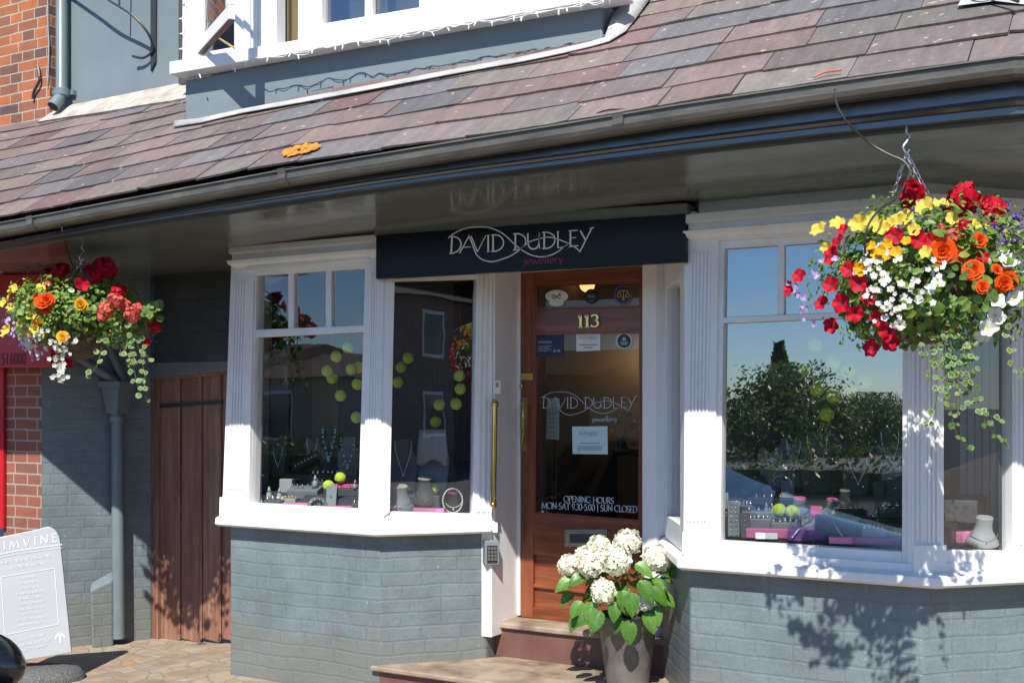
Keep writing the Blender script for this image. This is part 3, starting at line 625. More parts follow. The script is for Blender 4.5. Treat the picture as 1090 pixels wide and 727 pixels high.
# ================================================================== eave: gutter, fascia, soffit
def sweep(line, Y, prof, name, m, smooth=False): return MB().sweepx(stations(line, Y), prof).build(name, m, shop, smooth=smooth)
gh = 0.066
sweep(GTOP, 4.0, [(0.0, 0.0), (0.006, 0.0), (0.010, -gh * 0.7), (0.10, -gh * 0.7), (0.102, 0.0), (0.106, 0.0), (0.106, -gh * 0.75), (0.07, -gh * 1.02), (0.03, -gh * 1.02), (0.012, -gh * 0.88), (0.004, -gh * 0.62), (0.018, -gh * 0.48), (0.012, -gh * 0.2), (-0.003, -gh * 0.1)], 'gutter', M['gutter'])
for x in (-6.75, -5.15, -3.42, -1.75): MB().sweepx([(x - 0.022, 3.996, interp(GTOP, x - 0.022)), (x + 0.022, 3.996, interp(GTOP, x + 0.022))], [(-0.006, 0.003), (0.0, -gh * 0.3), (-0.004, -gh * 0.62), (0.006, -gh * 0.9), (0.03, -gh * 1.06), (0.05, -gh * 1.06), (0.05, 0.0)]).build('gutter_joint', M['gutter'], shop)
fz = [(x, z) for x, z in FBOT]
def fstat():
    out = []
    for x in XS: out.append((x, interp(GBOT, x), interp(FBOT, x)))
    return out
fm = MB(); V = []; FF = []
prof = [(4.108, 0.0), (4.108, -0.58), (4.094, -0.62), (4.090, -0.72), (4.102, -0.80), (4.112, -0.83), (4.112, -1.0), (4.185, -1.0), (4.185, 0.0)]
ss = [(x, 0, a, b) for x, a, b in fstat()] + [(x, d, GBOT[-1][1], FBOT[-1][1]) for x, d in BEND]
for x, d, a, b in ss: V += [(x, y + d, a + 0.02 + (a + 0.02 - b) * k) for y, k in prof]
n = len(prof)
for i in range(len(ss) - 1):
    for k in range(n): FF.append((i * n + k, i * n + (k + 1) % n, (i + 1) * n + (k + 1) % n, (i + 1) * n + k))
FF += [tuple(range(n)), tuple(range((len(ss) - 1) * n, len(ss) * n))]
fm.add(V, FF); fm.build('fascia', M['fascia'], shop)
sm = MB(); V = []
for x in XS + [0.4, 1.6]:
    d = dict(BEND).get(x, 0); z = interp(FBOT, x) + 0.012
    V += [(x, 4.18 + d, z), (x, 5.2 + d, max(z, 2.50) * 0.5 + 0.5 * 2.545), (x, 6.1, max(z, 2.52) * 0.3 + 0.7 * 2.55)]
k = len(XS) + 2
sm.add(V, [(3 * i + j, 3 * i + j + 1, 3 * i + j + 4, 3 * i + j + 3) for i in range(k - 1) for j in (0, 1)]); so = sm.build('soffit', M['dark_gloss'], shop)
sd = so.modifiers.new('solid', 'SOLIDIFY'); sd.thickness = 0.025; sd.offset = -1
tb = MB(); tb.prism(PY(4.985), [(398, 237), (731, 216), (731, 230), (398, 252)], 0.02, -0.10); tb.build('trim_board', M['dark_gloss'], shop, bevel=0.004)
MB().plan([(-3.66, 5.0), (-1.80, 5.0), (-2.1, 5.75), (-3.2, 5.75)], 2.44, 2.48).build('porch_ceiling', M['white'], shop)
# ================================================================== slate roof
PAL = [(0.200, 0.165, 0.160), (0.185, 0.158, 0.158), (0.165, 0.163, 0.168), (0.19, 0.182, 0.170), (0.195, 0.135, 0.135), (0.205, 0.175, 0.155), (0.175, 0.152, 0.152), (0.145, 0.148, 0.158), (0.205, 0.165, 0.148), (0.19, 0.155, 0.15), (0.195, 0.16, 0.155)]
rm = MB(); NR = Vector((0, -math.sin(R(PITCH)), math.cos(R(PITCH)))); rs2 = random.Random(5)
xr = lambda: rs2.uniform(0.29, 0.48)
def rp(x, s, h): 
    y = 4.035 + s * math.cos(R(PITCH)); return Vector((x, y, roofz(x, y))) + NR * h
for kx in range(10):
    s0 = kx * 0.205 - 0.02; x = -9.4 + rs2.uniform(0, 0.3)
    while x < 1.5:
        wd = xr(); x1 = x + wd - 0.004
        col = list(rs2.choice(PAL)); g = rs2.uniform(0.78, 1.18); col = [c * g for c in col]
        h0 = 0.016 + rs2.uniform(0, 0.006); h1 = 0.002; L = 0.40; e0 = rs2.uniform(-0.006, 0.006); e1 = rs2.uniform(-0.006, 0.006)
        dt = rs2.uniform(-0.003, 0.003)
        ne = 6; ed = []
        chip = rs2.random() < 0.3; ck_ = rs2.choice((0, ne))
        for m in range(ne + 1):
            u = m / ne; jt = rs2.uniform(-0.003, 0.003) + (0.016 if chip and m == ck_ else 0)
            ed.append(rp(x + (x1 - x) * u, s0 + e0 + (e1 - e0) * u + jt, h0 + dt * (1 - 2 * u)))
        A = ed + [rp(x1, s0 + L, h1), rp(x, s0 + L, h1)]
        if x > -0.352: A = [Vector((p.x, p.y + interp([(-0.352, 0), (0.4, 0.3), (1.6, 0.78)], p.x), p.z)) for p in A]
        B = [p - NR * 0.010 for p in A]; n_ = len(A)
        rm.add(A + B, [tuple(range(n_)), tuple(range(2 * n_ - 1, n_ - 1, -1))] + [(k_, k_ + n_, (k_ + 1) % n_ + n_, (k_ + 1) % n_) for k_ in range(n_)], 0, col); x += wd
roof = rm.build('slate_roof', M['slate'], shop)
ub = MB(); V = []
for x in XS + [0.4, 1.6]: V += [(x, 4.13 + dict(BEND).get(x, 0), roofz(x, 4.13) - 0.01), (x, 5.6, roofz(x, 5.6) - 0.01)]
ub.add(V, [(2 * i, 2 * i + 1, 2 * i + 3, 2 * i + 2) for i in range(len(XS) + 1)]); ub.build('roof_boarding', M['black'], shop, roof)
class RoofP:                                       # intersect a pixel ray with the roof plane
    @staticmethod
    def at(px, py, h=0.0):
        r = ray(px, py); lo, hi = 3.0, 12.0
        for _ in range(50):
            m = (lo + hi) / 2; p = CAM + r * m
            if p.z - roofz(p.x, p.y) > 0: lo = m
            else: hi = m
        return CAM + r * lo + NR * h
lc = MB(); rl = random.Random(6)
for k in range(260):
    t = rl.uniform(-1, 1); u = rl.uniform(-1, 1)
    if t * t + u * u > 1 or (abs(t - .1) < .3 and abs(u) < .35 and rl.random() < .8): continue
    x, y = 322 + 20 * t, 164.5 + 4.6 * u - 4.2 * t; c = RoofP.at(x, y, 0.0245 + rl.uniform(0, .002)); r0 = rl.uniform(.005, .019)
    tx = Vector((1, 0, 0)); ty = NR.cross(tx)
    lc.add([c + (tx * math.cos(a) + ty * math.sin(a)) * r0 * rl.uniform(.6, 1.2) for a in [m * 2 * math.pi / 8 for m in range(8)]], [tuple(range(8))])
lc.build('lichen_patch', M['lichen'], shop, roof)
# ================================================================== upper storey
w = MB(); w.plan([(-8.2, 5.50), (1.8, 5.50), (1.8, 5.8), (-8.2, 5.8)], 2.7, 6.2); w.build('upper_wall', M['grey_render'], shop)
dx0 = DORM.at(197, 100).x; dx1 = DORM.at(641, 30).x
w = MB(); sk0 = DORM.at(197, 86).z; sk1 = DORM.at(641, 10).z; zsill = (sk0 + sk1) / 2
w.plan([(dx0, 4.83), (dx1, 4.83), (dx1, 5.4), (dx0, 5.4)], 2.9, zsill + 0.02)
oriel = w.build('oriel_window', M['grey_render'], shop, bevel=0.01)
sl = MB(); a0 = PY(4.735)
slt = [(180, 66), (664, -17), (664, -4), (180, 79.5)]
sl.prism(a0, slt, 0.0, -0.12)
sl.build('oriel_sill', M['white'], shop, oriel, bevel=0.006)
of = MB(); WPL = PY(4.80)
T = -260
def opr(a, yb0, b, yb1, d1, d0): of.prism(WPL, [(a, T), (b, T), (b, yb1), (a, yb0)], d1, d0)
opr(194, 70, 216, 66, 0.0, -0.08); opr(249, 61, 259, 59, 0.0, -0.08); opr(259, 59, 266, 58, 0.016, -0.08); opr(266, 58, 275, 56, 0.0, -0.08); opr(275, 56, 283, 55, 0.016, -0.08); opr(283, 55, 294, 53, 0.0, -0.08)
opr(317, 46, 342, 42, 0.012, -0.05); opr(388, 30, 396, 29, 0.006, -0.03); opr(446, 24, 470, 20, 0.012, -0.05)
of.prism(WPL, [(317, 30), (470, 4), (470, 22), (317, 48)], 0.010, -0.05)
of.prism(WPL, [(216, 56), (294, 42), (294, 53), (216, 66)], -0.02, -0.08)
for x in (474, 560, 640): opr(x, 72 - .1715 * (x - 180), x + 22, 72 - .1715 * (x - 158), 0.0, -0.08)
of.prism(WPL, [(470, -2), (662, -36), (662, -11), (470, 22)], 0.006, -0.05)
of.prism(WPL, [(194, T - 30), (664, T - 30), (664, T), (194, T)], 0.02, -0.08)
of.build('window_frame', M['white'], shop, oriel, bevel=0.004)
g = MB()
for a, b in ((342, 388), (396, 446), (496, 560), (582, 640)): g.add([WPL.at(x, y, -0.03) for x, y in ((a, T), (b, T), (b, 44 - .1715 * (b - 317)), (a, 44 - .1715 * (a - 317)))], [(0, 1, 2, 3)])
g.build('window_pane', M['glass_r'], shop, oriel, recalc=False)
ib = MB(); ib.prism(PY(5.2), [(190, T - 60), (700, T - 60), (700, 40), (190, 90)], 0, -0.03); ib.build('room_backing', M['int_dark'], shop, oriel)
cu = MB(); cu.prism(PY(4.9), [(293, T), (307, T), (307, 60), (293, 62)], 0, -0.02); cu.prism(PY(4.93), [(306, T), (320, T), (320, 60), (306, 62)], 0, -0.02); cu.prism(PY(4.95), [(343, T), (352, T), (352, 40), (343, 42)], 0, -0.02); cu.build('curtain', M['tan'], shop, oriel)
# open casement: hinge post at the left, swung out towards the street
h0 = WPL.at(213, 60, 0.01); o0 = pt(247, 17, 5.88); o0.z = (h0.z + o0.z) / 2 - 0.005; hz = o0.z; h0.z = hz
dv = (o0 - h0); dv.z = 0; wl = dv.length; dv.normalize(); nv = Vector((dv.y, -dv.x, 0))
def cas(mb, u0, z0, u1, z1, th=0.035, o=0.0):
    A = [h0 + dv * u + UP * z + nv * (th / 2 + o) for u, z in ((u0, z0), (u1, z0), (u1, z1), (u0, z1))]; B = [p - nv * th for p in A]; mb.loft(A, B)
cm = MB(); cas(cm, 0, 0, wl, 0.075); cas(cm, 0, 1.1, wl, 1.16); cas(cm, wl - 0.065, 0.076, wl, 1.099); cas(cm, 0, 0.076, 0.055, 1.099)
for z in (0.40, 0.74): cas(cm, 0.056, z, wl - 0.066, z + 0.02, 0.02)
cs = cm.build('casement_sash', M['white'], shop, oriel, bevel=0.004)
un = MB(); un.loft([h0 + dv * u + nv * t + UP * -0.003 for u, t in ((0.005, -0.017), (wl - 0.005, -0.017), (wl - 0.005, 0.017), (0.005, 0.017))], [h0 + dv * u + nv * t + UP * -0.001 for u, t in ((0.005, -0.017), (wl - 0.005, -0.017), (wl - 0.005, 0.017), (0.005, 0.017))]); un.build('sash_underside', M['step_red'], shop, oriel)
g = MB(); g.add([h0 + dv * u + UP * z for u, z in ((0.055, 0.075), (wl - 0.065, 0.075), (wl - 0.065, 1.1), (0.055, 1.1))], [(0, 1, 2, 3)]); g.build('casement_pane', M['glass_l'], shop, oriel, recalc=False)
sy = MB(); sy.tube([h0 + dv * 0.3 + UP * 0.02 - nv * 0.01, WPL.at(252, 53, -0.02)], 0.006); sy.build('casement_stay', M['brass'], shop, oriel)
# lead flashing round the oriel
fl = MB(); rf = random.Random(3)
low = [(186, 141), (215, 136), (260, 126), (320, 115), (380, 104), (440, 94), (500, 83), (560, 71), (600, 64), (630, 57), (650, 50), (668, 40), (680, 24), (692, 8), (700, -8)]
L0 = [RoofP.at(x, y + rf.uniform(-1, 1), 0.032) for x, y in low]
up = [(193, 128), (215, 128), (260, 119), (320, 108), (380, 97), (440, 86), (500, 74.5), (560, 63), (600, 55), (630, 48), (642, 44)]
L1 = [DORM.at(x, y, 0.012) for x, y in up] + [Vector((dx1 + 0.02, 4.90, roofz(dx1, 4.90) + 0.09)), Vector((dx1 + 0.03, 5.05, roofz(dx1, 5.05) + 0.10)), Vector((dx1 + 0.03, 5.2, roofz(dx1, 5.2) + 0.11)), Vector((dx1 + 0.03, 5.32, roofz(dx1, 5.32) + 0.10))]
n = len(L0); mid = [a.lerp(b, 0.45) + Vector((0, -0.01, 0.016)) for a, b in zip(L0, L1)]
fl.add(L0 + mid + L1, [(i, i + 1, n + i + 1, n + i) for i in range(n - 1)] + [(n + i, n + i + 1, 2 * n + i + 1, 2 * n + i) for i in range(n - 1)])
fo = fl.build('lead_flashing', M['lead'], shop, roof, smooth=True); sd = fo.modifiers.new('solid', 'SOLIDIFY'); sd.thickness = 0.006
mf = MB(); lo = [(42, 134), (60, 131), (80, 128), (110, 124), (150, 117), (185, 112), (200, 109)]; hi = [(60, 116), (66, 114), (80, 111), (110, 105), (150, 97), (185, 90), (200, 87)]
A = [RoofP.at(x, y, 0.03) for x, y in lo]; B = [UPW.at(x, y, 0.01) for x, y in hi]; n = len(A)
mf.add(A + B, [(i, i + 1, n + i + 1, n + i) for i in range(n - 1)]); fo = mf.build('mortar_fillet', M['mortar'], shop, roof); sd = fo.modifiers.new('solid', 'SOLIDIFY'); sd.thickness = 0.02
# second oriel at the right edge
w = MB(); p1 = PY(4.52)
w.prism(p1, [(1081, -40), (1200, -60), (1200, 5), (1081, 16)], 0.0, -0.6); w.prism(p1, [(1084, 16), (1200, 5), (1200, 22), (1086, 30)], -0.03, -0.6)
w.build('oriel_end', M['white'], shop, bevel=0.006)
lf = MB(); A = [RoofP.at(x, y, 0.03) for x, y in ((1020, 15), (1030, -4), (1080, -16), (1092, 14), (1060, 10))]; lf.add(A, [tuple(range(5))]); lf.build('lead_flashing', M['lead'], shop, roof, recalc=False)
# ================================================================== pipes and gate post
dp = MB(); a = UPW.at(66, -300, 0.06); b = UPW.at(66, 100, 0.06)
sh_ = [b, b + Vector((0.0, -0.03, -0.05)), b + Vector((0.0, -0.075, -0.11))]; dp.tube([a, b] + sh_[1:], 0.042, 14); MB().tube([sh_[2], sh_[2] + (sh_[2] - sh_[1]).normalized() * .002], 0.036, 14).build('pipe_mouth', M['black'], shop)
dp.lathe(UPW.at(66, 103, 0.06), [(0.047, 0), (0.056, 0.005), (0.056, 0.05), (0.047, 0.055)], 16); dp.rect(UPW, 54, 96, 78, 101, 0.03, 0.0)
d1 = dp.build('downpipe', M['grey_paint'], shop, auto=40)
PP = Plane(-6.48, 5.13, 60)
dp = MB(); tp = SPL.at(125, 440, 0.07); bt = Vector((tp.x, tp.y, -0.02)); bt = bt + Vector((0.012, 0.0, 0))
dp.tube([tp + UP * 0.02, bt], 0.043, 14)
hz0 = tp.z
dp.loft([tp + Vector((x, y, 0.22)) for x, y in ((-0.11, -0.08), (0.11, -0.08), (0.11, 0.08), (-0.11, 0.08))], [tp + Vector((x, y, 0.18)) for x, y in ((-0.105, -0.075), (0.105, -0.075), (0.105, 0.075), (-0.105, 0.075))])
dp.loft([tp + Vector((x, y, 0.179)) for x, y in ((-0.085, -0.065), (0.085, -0.065), (0.085, 0.065), (-0.085, 0.065))], [tp + Vector((x, y, 0.0)) for x, y in ((-0.05, -0.05), (0.05, -0.05), (0.05, 0.05), (-0.05, 0.05))])
dp.lathe(tp + UP * -0.06, [(0.05, 0), (0.055, 0.004), (0.055, 0.04), (0.05, 0.045)], 14)
d2 = dp.build('downpipe', M['grey_paint'], shop, auto=40); 
dp = MB(); dp.tube([SPL.at(70, 372, 0.05), SPL.at(124, 406, 0.07)], 0.03, 10); dp.tube([SPL.at(104, 345, 0.04), SPL.at(132, 405, 0.06)], 0.03, 10); dp.build('waste_pipe', M['grey_paint'], shop, smooth=False, auto=40)
gp = MB(); gp.prism(PY(5.77), [(142, 395), (160, 393), (160, 690), (143, 690)], 0.02, -0.1); gp.prism(PY(5.77), [(142, 388), (245, 376), (245, 394), (142, 404)], 0.016, -0.1); gp.build('gate_post', M['grey_paint'], shop, bevel=0.006)
gs = MB(); a = SPL.at(104, 640); 
A = [SPL.at(x, y, 0.10) for x, y in ((96, 628), (121, 616), (121, 690), (98, 690))]; B = [SPL.at(x, y, 0.0) for x, y in ((96, 620), (121, 606), (121, 690), (98, 690))]
gs.loft(A, B); gs.build('guard_stone', M['grey_brick'], shop, bevel=0.015)
bv = MB(); bv.rect(CL, 446, 572.5, 446.5, 573, 0, -0.01)
# ================================================================== gate
gate = thing('wooden_gate', 'weathered brown vertical board gate standing between grey wall and white bay window', 'gate', GT.at(205, 685))
gfr = MB(); gfr.rect(PY(5.79), 160.5, 392, 168, 690, 0.02, -0.06); gfr.prism(PY(5.79), [(160, 398), (245, 388), (245, 398), (160, 406)], 0.015, -0.06); gfr.build('gate_frame', M['gate_wood'], gate, bevel=0.003)
gb = MB(); xs = [168.4, 190.5, 213.5, 234, 256]
rg = random.Random(4)
for a, b in zip(xs, xs[1:]): gb.prism(PY(5.80), [(a + 0.2, 398), (b - 0.5, 396), (b - 0.5, 684), (a + 0.2, 679)], rg.uniform(-0.004, 0.004), -0.03)
gb.build('board_panel', M['gate_wood'], gate, bevel=0.005)
gc = MB()
for a in xs[1:-1]: gc.prism(PY(5.80), [(a - 1.4, 398), (a + 1.0, 398), (a + 1.0, 681), (a - 1.4, 681)], 0.012, 0.004)
gc.build('cover_strip', M['gate_wood'], gate, bevel=0.003)
hg = MB(); hg.prism(PY(5.80), [(170, 430), (236, 426), (236, 430), (170, 434)], 0.014, 0.006); hg.build('strap_hinge', M['iron'], gate)
# ================================================================== neighbours
nb = thing('neighbour_building', 'red brick neighbouring building with a bright red shopfront at the left edge', 'building', (-8, 5.5, 0))
w = MB(); NP = PY(5.13)
xl = NP.at(4, 500).x; xr_ = -6.482
w.plan([(xl, 5.128), (xr_, 5.128), (xr_, 5.6), (xl, 5.6)], -0.15, 2.52); w.build('brick_pier', M['red_brick'], nb)
w = MB(); xb = PY(5.45).at(53, 60).x
w.plan([(-12, 5.45), (xb, 5.45), (xb, 5.9), (-12, 5.9)], 2.5, 6.2); w.build('upper_brick_wall', M['old_brick'], nb)
w = MB(); w.plan([(-12, 5.2), (xl - 0.02, 5.2), (xl - 0.02, 5.4), (-12, 5.4)], -0.15, 0.6); w.prism(PY(5.1), [(-8, 392), (3.5, 391), (3.5, 562), (-8, 564)], 0.0, -0.02); w.prism(PY(5.1), [(-300, 430), (-290, 430), (-290, 700), (-300, 700)], 0.02, -0.08); w.build('shopfront_frame', M['red_paint'], nb)
rfp = PY(4.93)
w = MB(); w.prism(rfp, [(-420, 305), (53.5, 291), (53.5, 391), (-420, 391)], 0.0, -0.18)
pts = [(-90 + 140 * (0.5 - 0.5 * math.cos(t)), 292 - 20 * math.sin(t)) for t in [i * math.pi / 12 for i in range(13)]]
w.prism(rfp, pts, -0.02, -0.12)
w.build('shopfront_fascia', M['red_paint'], nb, bevel=0.006)
g = MB(); g.add([PY(5.16).at(x, y) for x, y in ((-290, 392), (-3, 392), (-3, 640), (-290, 640))], [(0, 1, 2, 3)]); g.build('shop_pane', M['carglass'], nb, recalc=False)
cb = MB(); ca = PY(5.45); cb.tube(smooth_pts([ca.at(51, -40, 0.012), ca.at(51, 20, 0.014), ca.at(52, 50, 0.012), ca.at(51, 82, 0.014), ca.at(50, 92, 0.013)], 6), 0.0045, 6)
cb.build('wall_cable', M['mgrey'], nb)
pl_ = MB(); pl_.tube(smooth_pts([ca.at(40, 70, 0.02), ca.at(42, 85, 0.025), ca.at(36, 98, 0.02), ca.at(35, 106, 0.015)], 5), 0.010, 6); pl_.build('wall_hook', M['iron'], nb)
FAS_NUM = True
# ================================================================== wall bracket
wb = thing('iron_bracket', 'black curved iron sign bracket fixed to the grey upper wall', 'bracket', UPW.at(162, 60))
b = MB(); b.prism(UPW, [(160, -60), (166, -60), (165, 66), (160, 76)], 0.018, 0.0); b.build('wall_plate', M['iron'], wb, bevel=0.002)
b = MB(); P = smooth_pts([UPW.at(40, -52, 0.16), UPW.at(90, -18, 0.16), UPW.at(115, 0, 0.16), UPW.at(140, 16, 0.14), UPW.at(155, 32, 0.10), UPW.at(162, 46, 0.05), UPW.at(161, 56, 0.03), UPW.at(152, 62, 0.04), UPW.at(141, 60, 0.06)], 6)
b.tube(P, 0.009, 6); b.build('scroll', M['iron'], wb)
b = MB(); b.tube([UPW.at(127, 6, 0.14), UPW.at(127, -80, 0.16)], 0.007, 6); b.build('hanging_rod', M['iron'], wb)
# ================================================================== lettering
def arc(cx, cy, rx, ry, a0, a1, n=10): return [(cx + rx * math.cos(R(a0 + (a1 - a0) * i / n)), cy + ry * math.sin(R(a0 + (a1 - a0) * i / n))) for i in range(n + 1)]
G = {   # pen strokes, unit cap height
 'O': (0.95, [arc(0.47, 0.5, 0.44, 0.5, 90, 450, 20)]), 'P': (0.60, [[(0.12, 0), (0.12, 1)], [(0.02, 1), (0.3, 1)] + arc(0.3, 0.75, 0.26, 0.25, 90, -90, 8) + [(0.12, 0.5)], [(0.02, 0), (0.24, 0)]]),
 'E': (0.58, [[(0.12, 0), (0.12, 1)], [(0.02, 1), (0.52, 1), (0.52, 0.9)], [(0.12, 0.53), (0.42, 0.53)], [(0.02, 0), (0.54, 0), (0.56, 0.12)]]),
 'N': (0.88, [[(0.12, 0), (0.12, 1)], [(0.0, 1), (0.12, 1), (0.76, 0)], [(0.76, 0), (0.76, 1)], [(0.66, 1), (0.86, 1)], [(0.03, 0), (0.21, 0)]]),
 'I': (0.28, [[(0.13, 0), (0.13, 1)], [(0.03, 1), (0.23, 1)], [(0.03, 0), (0.23, 0)]]),
 'G': (0.90, [arc(0.47, 0.5, 0.44, 0.5, 50, 360, 18) + [(0.82, 0.12)], [(0.62, 0.42), (0.9, 0.42)]]),
 'H': (0.86, [[(0.12, 0), (0.12, 1)], [(0.74, 0), (0.74, 1)], [(0.12, 0.52), (0.74, 0.52)], [(0.03, 1), (0.21, 1)], [(0.65, 1), (0.83, 1)], [(0.03, 0), (0.21, 0)], [(0.65, 0), (0.83, 0)]]),
 'U': (0.84, [[(0.13, 1), (0.13, 0.35)] + arc(0.41, 0.32, 0.28, 0.32, 180, 360, 9) + [(0.69, 1)], [(0.03, 1), (0.23, 1)], [(0.60, 1), (0.79, 1)]]),
 'R': (0.70, [[(0.12, 0), (0.12, 1)], [(0.02, 1), (0.3, 1)] + arc(0.3, 0.76, 0.24, 0.24, 90, -90, 8) + [(0.12, 0.52)], [(0.3, 0.52), (0.55, 0.08), (0.72, 0.0)], [(0.02, 0), (0.22, 0)]]),
 'S': (0.56, [arc(0.28, 0.75, 0.21, 0.25, 30, 240, 9) + arc(0.26, 0.25, 0.23, 0.25, 70, -150, 10)]),
 'M': (1.05, [[(0.06, 0), (0.18, 1), (0.52, 0.05), (0.86, 1), (0.96, 0)], [(0.0, 0), (0.14, 0)], [(0.88, 0), (1.03, 0)]]),
 'A': (0.86, [[(0.06, 0), (0.42, 1), (0.80, 0)], [(0.2, 0.36), (0.66, 0.36)], [(0.0, 0), (0.14, 0)], [(0.7, 0), (0.88, 0)]]),
 'T': (0.74, [[(0.36, 0), (0.36, 1)], [(0.03, 0.88), (0.03, 1), (0.69, 1), (0.69, 0.88)], [(0.25, 0), (0.47, 0)]]),
 'C': (0.85, [arc(0.47, 0.5, 0.44, 0.5, 48, 318, 18)]), 'L': (0.56, [[(0.12, 0), (0.12, 1)], [(0.03, 1), (0.22, 1)], [(0.02, 0), (0.52, 0), (0.54, 0.14)]]),
 'D': (0.88, [[(0.12, 0), (0.12, 1)], [(0.02, 1), (0.36, 1)] + arc(0.36, 0.5, 0.44, 0.5, 90, -90, 12) + [(0.02, 0)]]),
 '9': (0.56, [arc(0.27, 0.68, 0.22, 0.30, 0, 360, 14), [(0.49, 0.68), (0.42, 0.3), (0.18, 0.0)]]), '3': (0.52, [arc(0.23, 0.76, 0.2, 0.24, 150, -90, 9), arc(0.23, 0.26, 0.24, 0.26, 90, -150, 10)]),
 '0': (0.62, [arc(0.3, 0.5, 0.25, 0.5, 90, 450, 18)]), '5': (0.54, [[(0.46, 1), (0.16, 1), (0.12, 0.56)] + arc(0.23, 0.31, 0.24, 0.31, 105, -150, 10)]),
 '1': (0.40, [[(0.06, 0.82), (0.2, 1), (0.2, 0)], [(0.08, 0), (0.33, 0)]]), '.': (0.24, [[(0.08, 0.0), (0.08, 0.12)]]), '-': (0.40, [[(0.06, 0.42), (0.32, 0.42)]]), '|': (0.36, [[(0.16, -0.15), (0.16, 1.1)]]), ' ': (0.36, []),
 'B': (0.6, []), 'V': (0.8, [[(0.02, 1), (0.40, 0), (0.76, 1)]]), 'W': (1.1, [[(0.02, 1), (0.3, 0), (0.54, 0.9), (0.8, 0), (1.06, 1)]]), 'K': (0.66, [[(0.12, 0), (0.12, 1)], [(0.6, 1), (0.12, 0.48), (0.64, 0)]]), 'Y': (0.76, [[(0.02, 1), (0.38, 0.5), (0.74, 1)], [(0.38, 0.5), (0.38, 0)]]),
 'j': (0.26, [[(0.16, 0.62), (0.16, -0.12), (0.02, -0.28)]]), 'e': (0.50, [[(0.06, 0.33), (0.43, 0.33)] + arc(0.25, 0.31, 0.2, 0.31, 5, 310, 12)]), 'w': (0.72, [[(0.02, 0.62), (0.2, 0.0), (0.35, 0.55), (0.52, 0), (0.7, 0.62)]]),
 'l': (0.24, [[(0.12, 0.0), (0.12, 1.15)]]), 'r': (0.36, [[(0.1, 0), (0.1, 0.62)], [(0.1, 0.42), (0.2, 0.6), (0.33, 0.6)]]), 'y': (0.46, [[(0.03, 0.62), (0.23, 0.05)], [(0.44, 0.62), (0.14, -0.3)]]),
}
def pen(mb, pl, s, x0, y0, x1, y1, cap, w, d, mi=0, nib=0.5):
    tot = sum(G[c][0] for c in s) or 1; k = 0.0
    for c in s:
        gw, st = G[c]
        for P in st:
            Q = []
            for gx_, gy_ in P:
                t = (k + gx_) / tot; Q.append((x0 + (x1 - x0) * t, y0 + (y1 - y0) * t - gy_ * cap))
            run = [Q[0]]
            for j in range(1, len(Q)):
                run.append(Q[j])
                last = j == len(Q) - 1
                if not last:
                    v1 = Vector(Q[j]) - Vector(Q[j - 1]); v2 = Vector(Q[j + 1]) - Vector(Q[j]); sharp = v1.length > 1e-6 and v2.length > 1e-6 and v1.angle(v2) > 0.75
                if last or sharp:
                    if len(run) == 2: run = [run[0], lerp(run[0], run[1], .5), run[1]]
                    mb.quads_along(pl, run, w, d, mi, nib); run = [Q[j]]
        k += gw
def sm2(P, n=8): return [(v.x, v.y) for v in smooth_pts([(x, y, 0) for x, y in P], n)]
LOGO = [  # flattened pixels of the enlarged board, cap height 100, baseline 228
 ([(122, 128), (116, 228)], 8), (sm2([(108, 128), (135, 128), (165, 145), (176, 175), (165, 208), (135, 226), (106, 229)]), 6),
 ([(168, 230), (226, 128)], 5), (sm2([(222, 122), (240, 165), (258, 215), (275, 250), (310, 278), (365, 292), (420, 282), (480, 262), (545, 222), (590, 185), (640, 170), (700, 160), (745, 168), (800, 190), (850, 215), (905, 256)], 6), 5), ([(190, 195), (236, 195)], 4),
 ([(238, 130), (276, 228)], 6), ([(276, 228), (328, 130)], 4), ([(342, 130), (342, 230)], 8), ([(334, 130), (350, 130)], 4), ([(334, 230), (350, 230)], 4),
 ([(372, 130), (372, 229)], 8), (sm2([(360, 130), (395, 131), (425, 150), (436, 180), (424, 210), (396, 228), (360, 230)]), 6),
 ([(508, 130), (508, 228)], 8), (sm2([(494, 130), (530, 131), (562, 150), (572, 180), (560, 208), (532, 226), (494, 228)]), 6),
 (sm2([(584, 130), (586, 190), (596, 218), (618, 228), (640, 220), (652, 195), (655, 130)]), 7), ([(655, 130), (655, 228)], 5),
 ([(684, 130), (684, 228)], 8), (sm2([(672, 130), (706, 131), (740, 150), (750, 180), (738, 210), (708, 227), (672, 228)]), 6),
 ([(768, 130), (768, 228), (800, 228), (824, 214)], 7), ([(760, 130), (776, 130)], 4),
 ([(844, 128), (844, 226)], 8), ([(834, 128), (888, 128)], 5), ([(846, 172), (878, 172)], 4), ([(834, 226), (892, 222)], 5),
 ([(905, 130), (936, 190)], 7), ([(976, 118), (900, 262)], 6), ([(962, 120), (990, 116)], 4),
 (sm2([(98, 134), (140, 105), (200, 82), (270, 76), (340, 82), (400, 105), (450, 140), (500, 190), (550, 232), (600, 262), (660, 278), (720, 272), (770, 250), (826, 212)], 6), 5)]
def logo(mb, pl, f, k, d, wmul=1.0):
    for P, w_ in LOGO:
        Q = [f(x, y) for x, y in P]
        if len(Q) == 2: Q = [Q[0], ((Q[0][0] + Q[1][0]) / 2, (Q[0][1] + Q[1][1]) / 2), Q[1]]
        mb.quads_along(pl, Q, w_ * k * wmul, d)
_font = {}
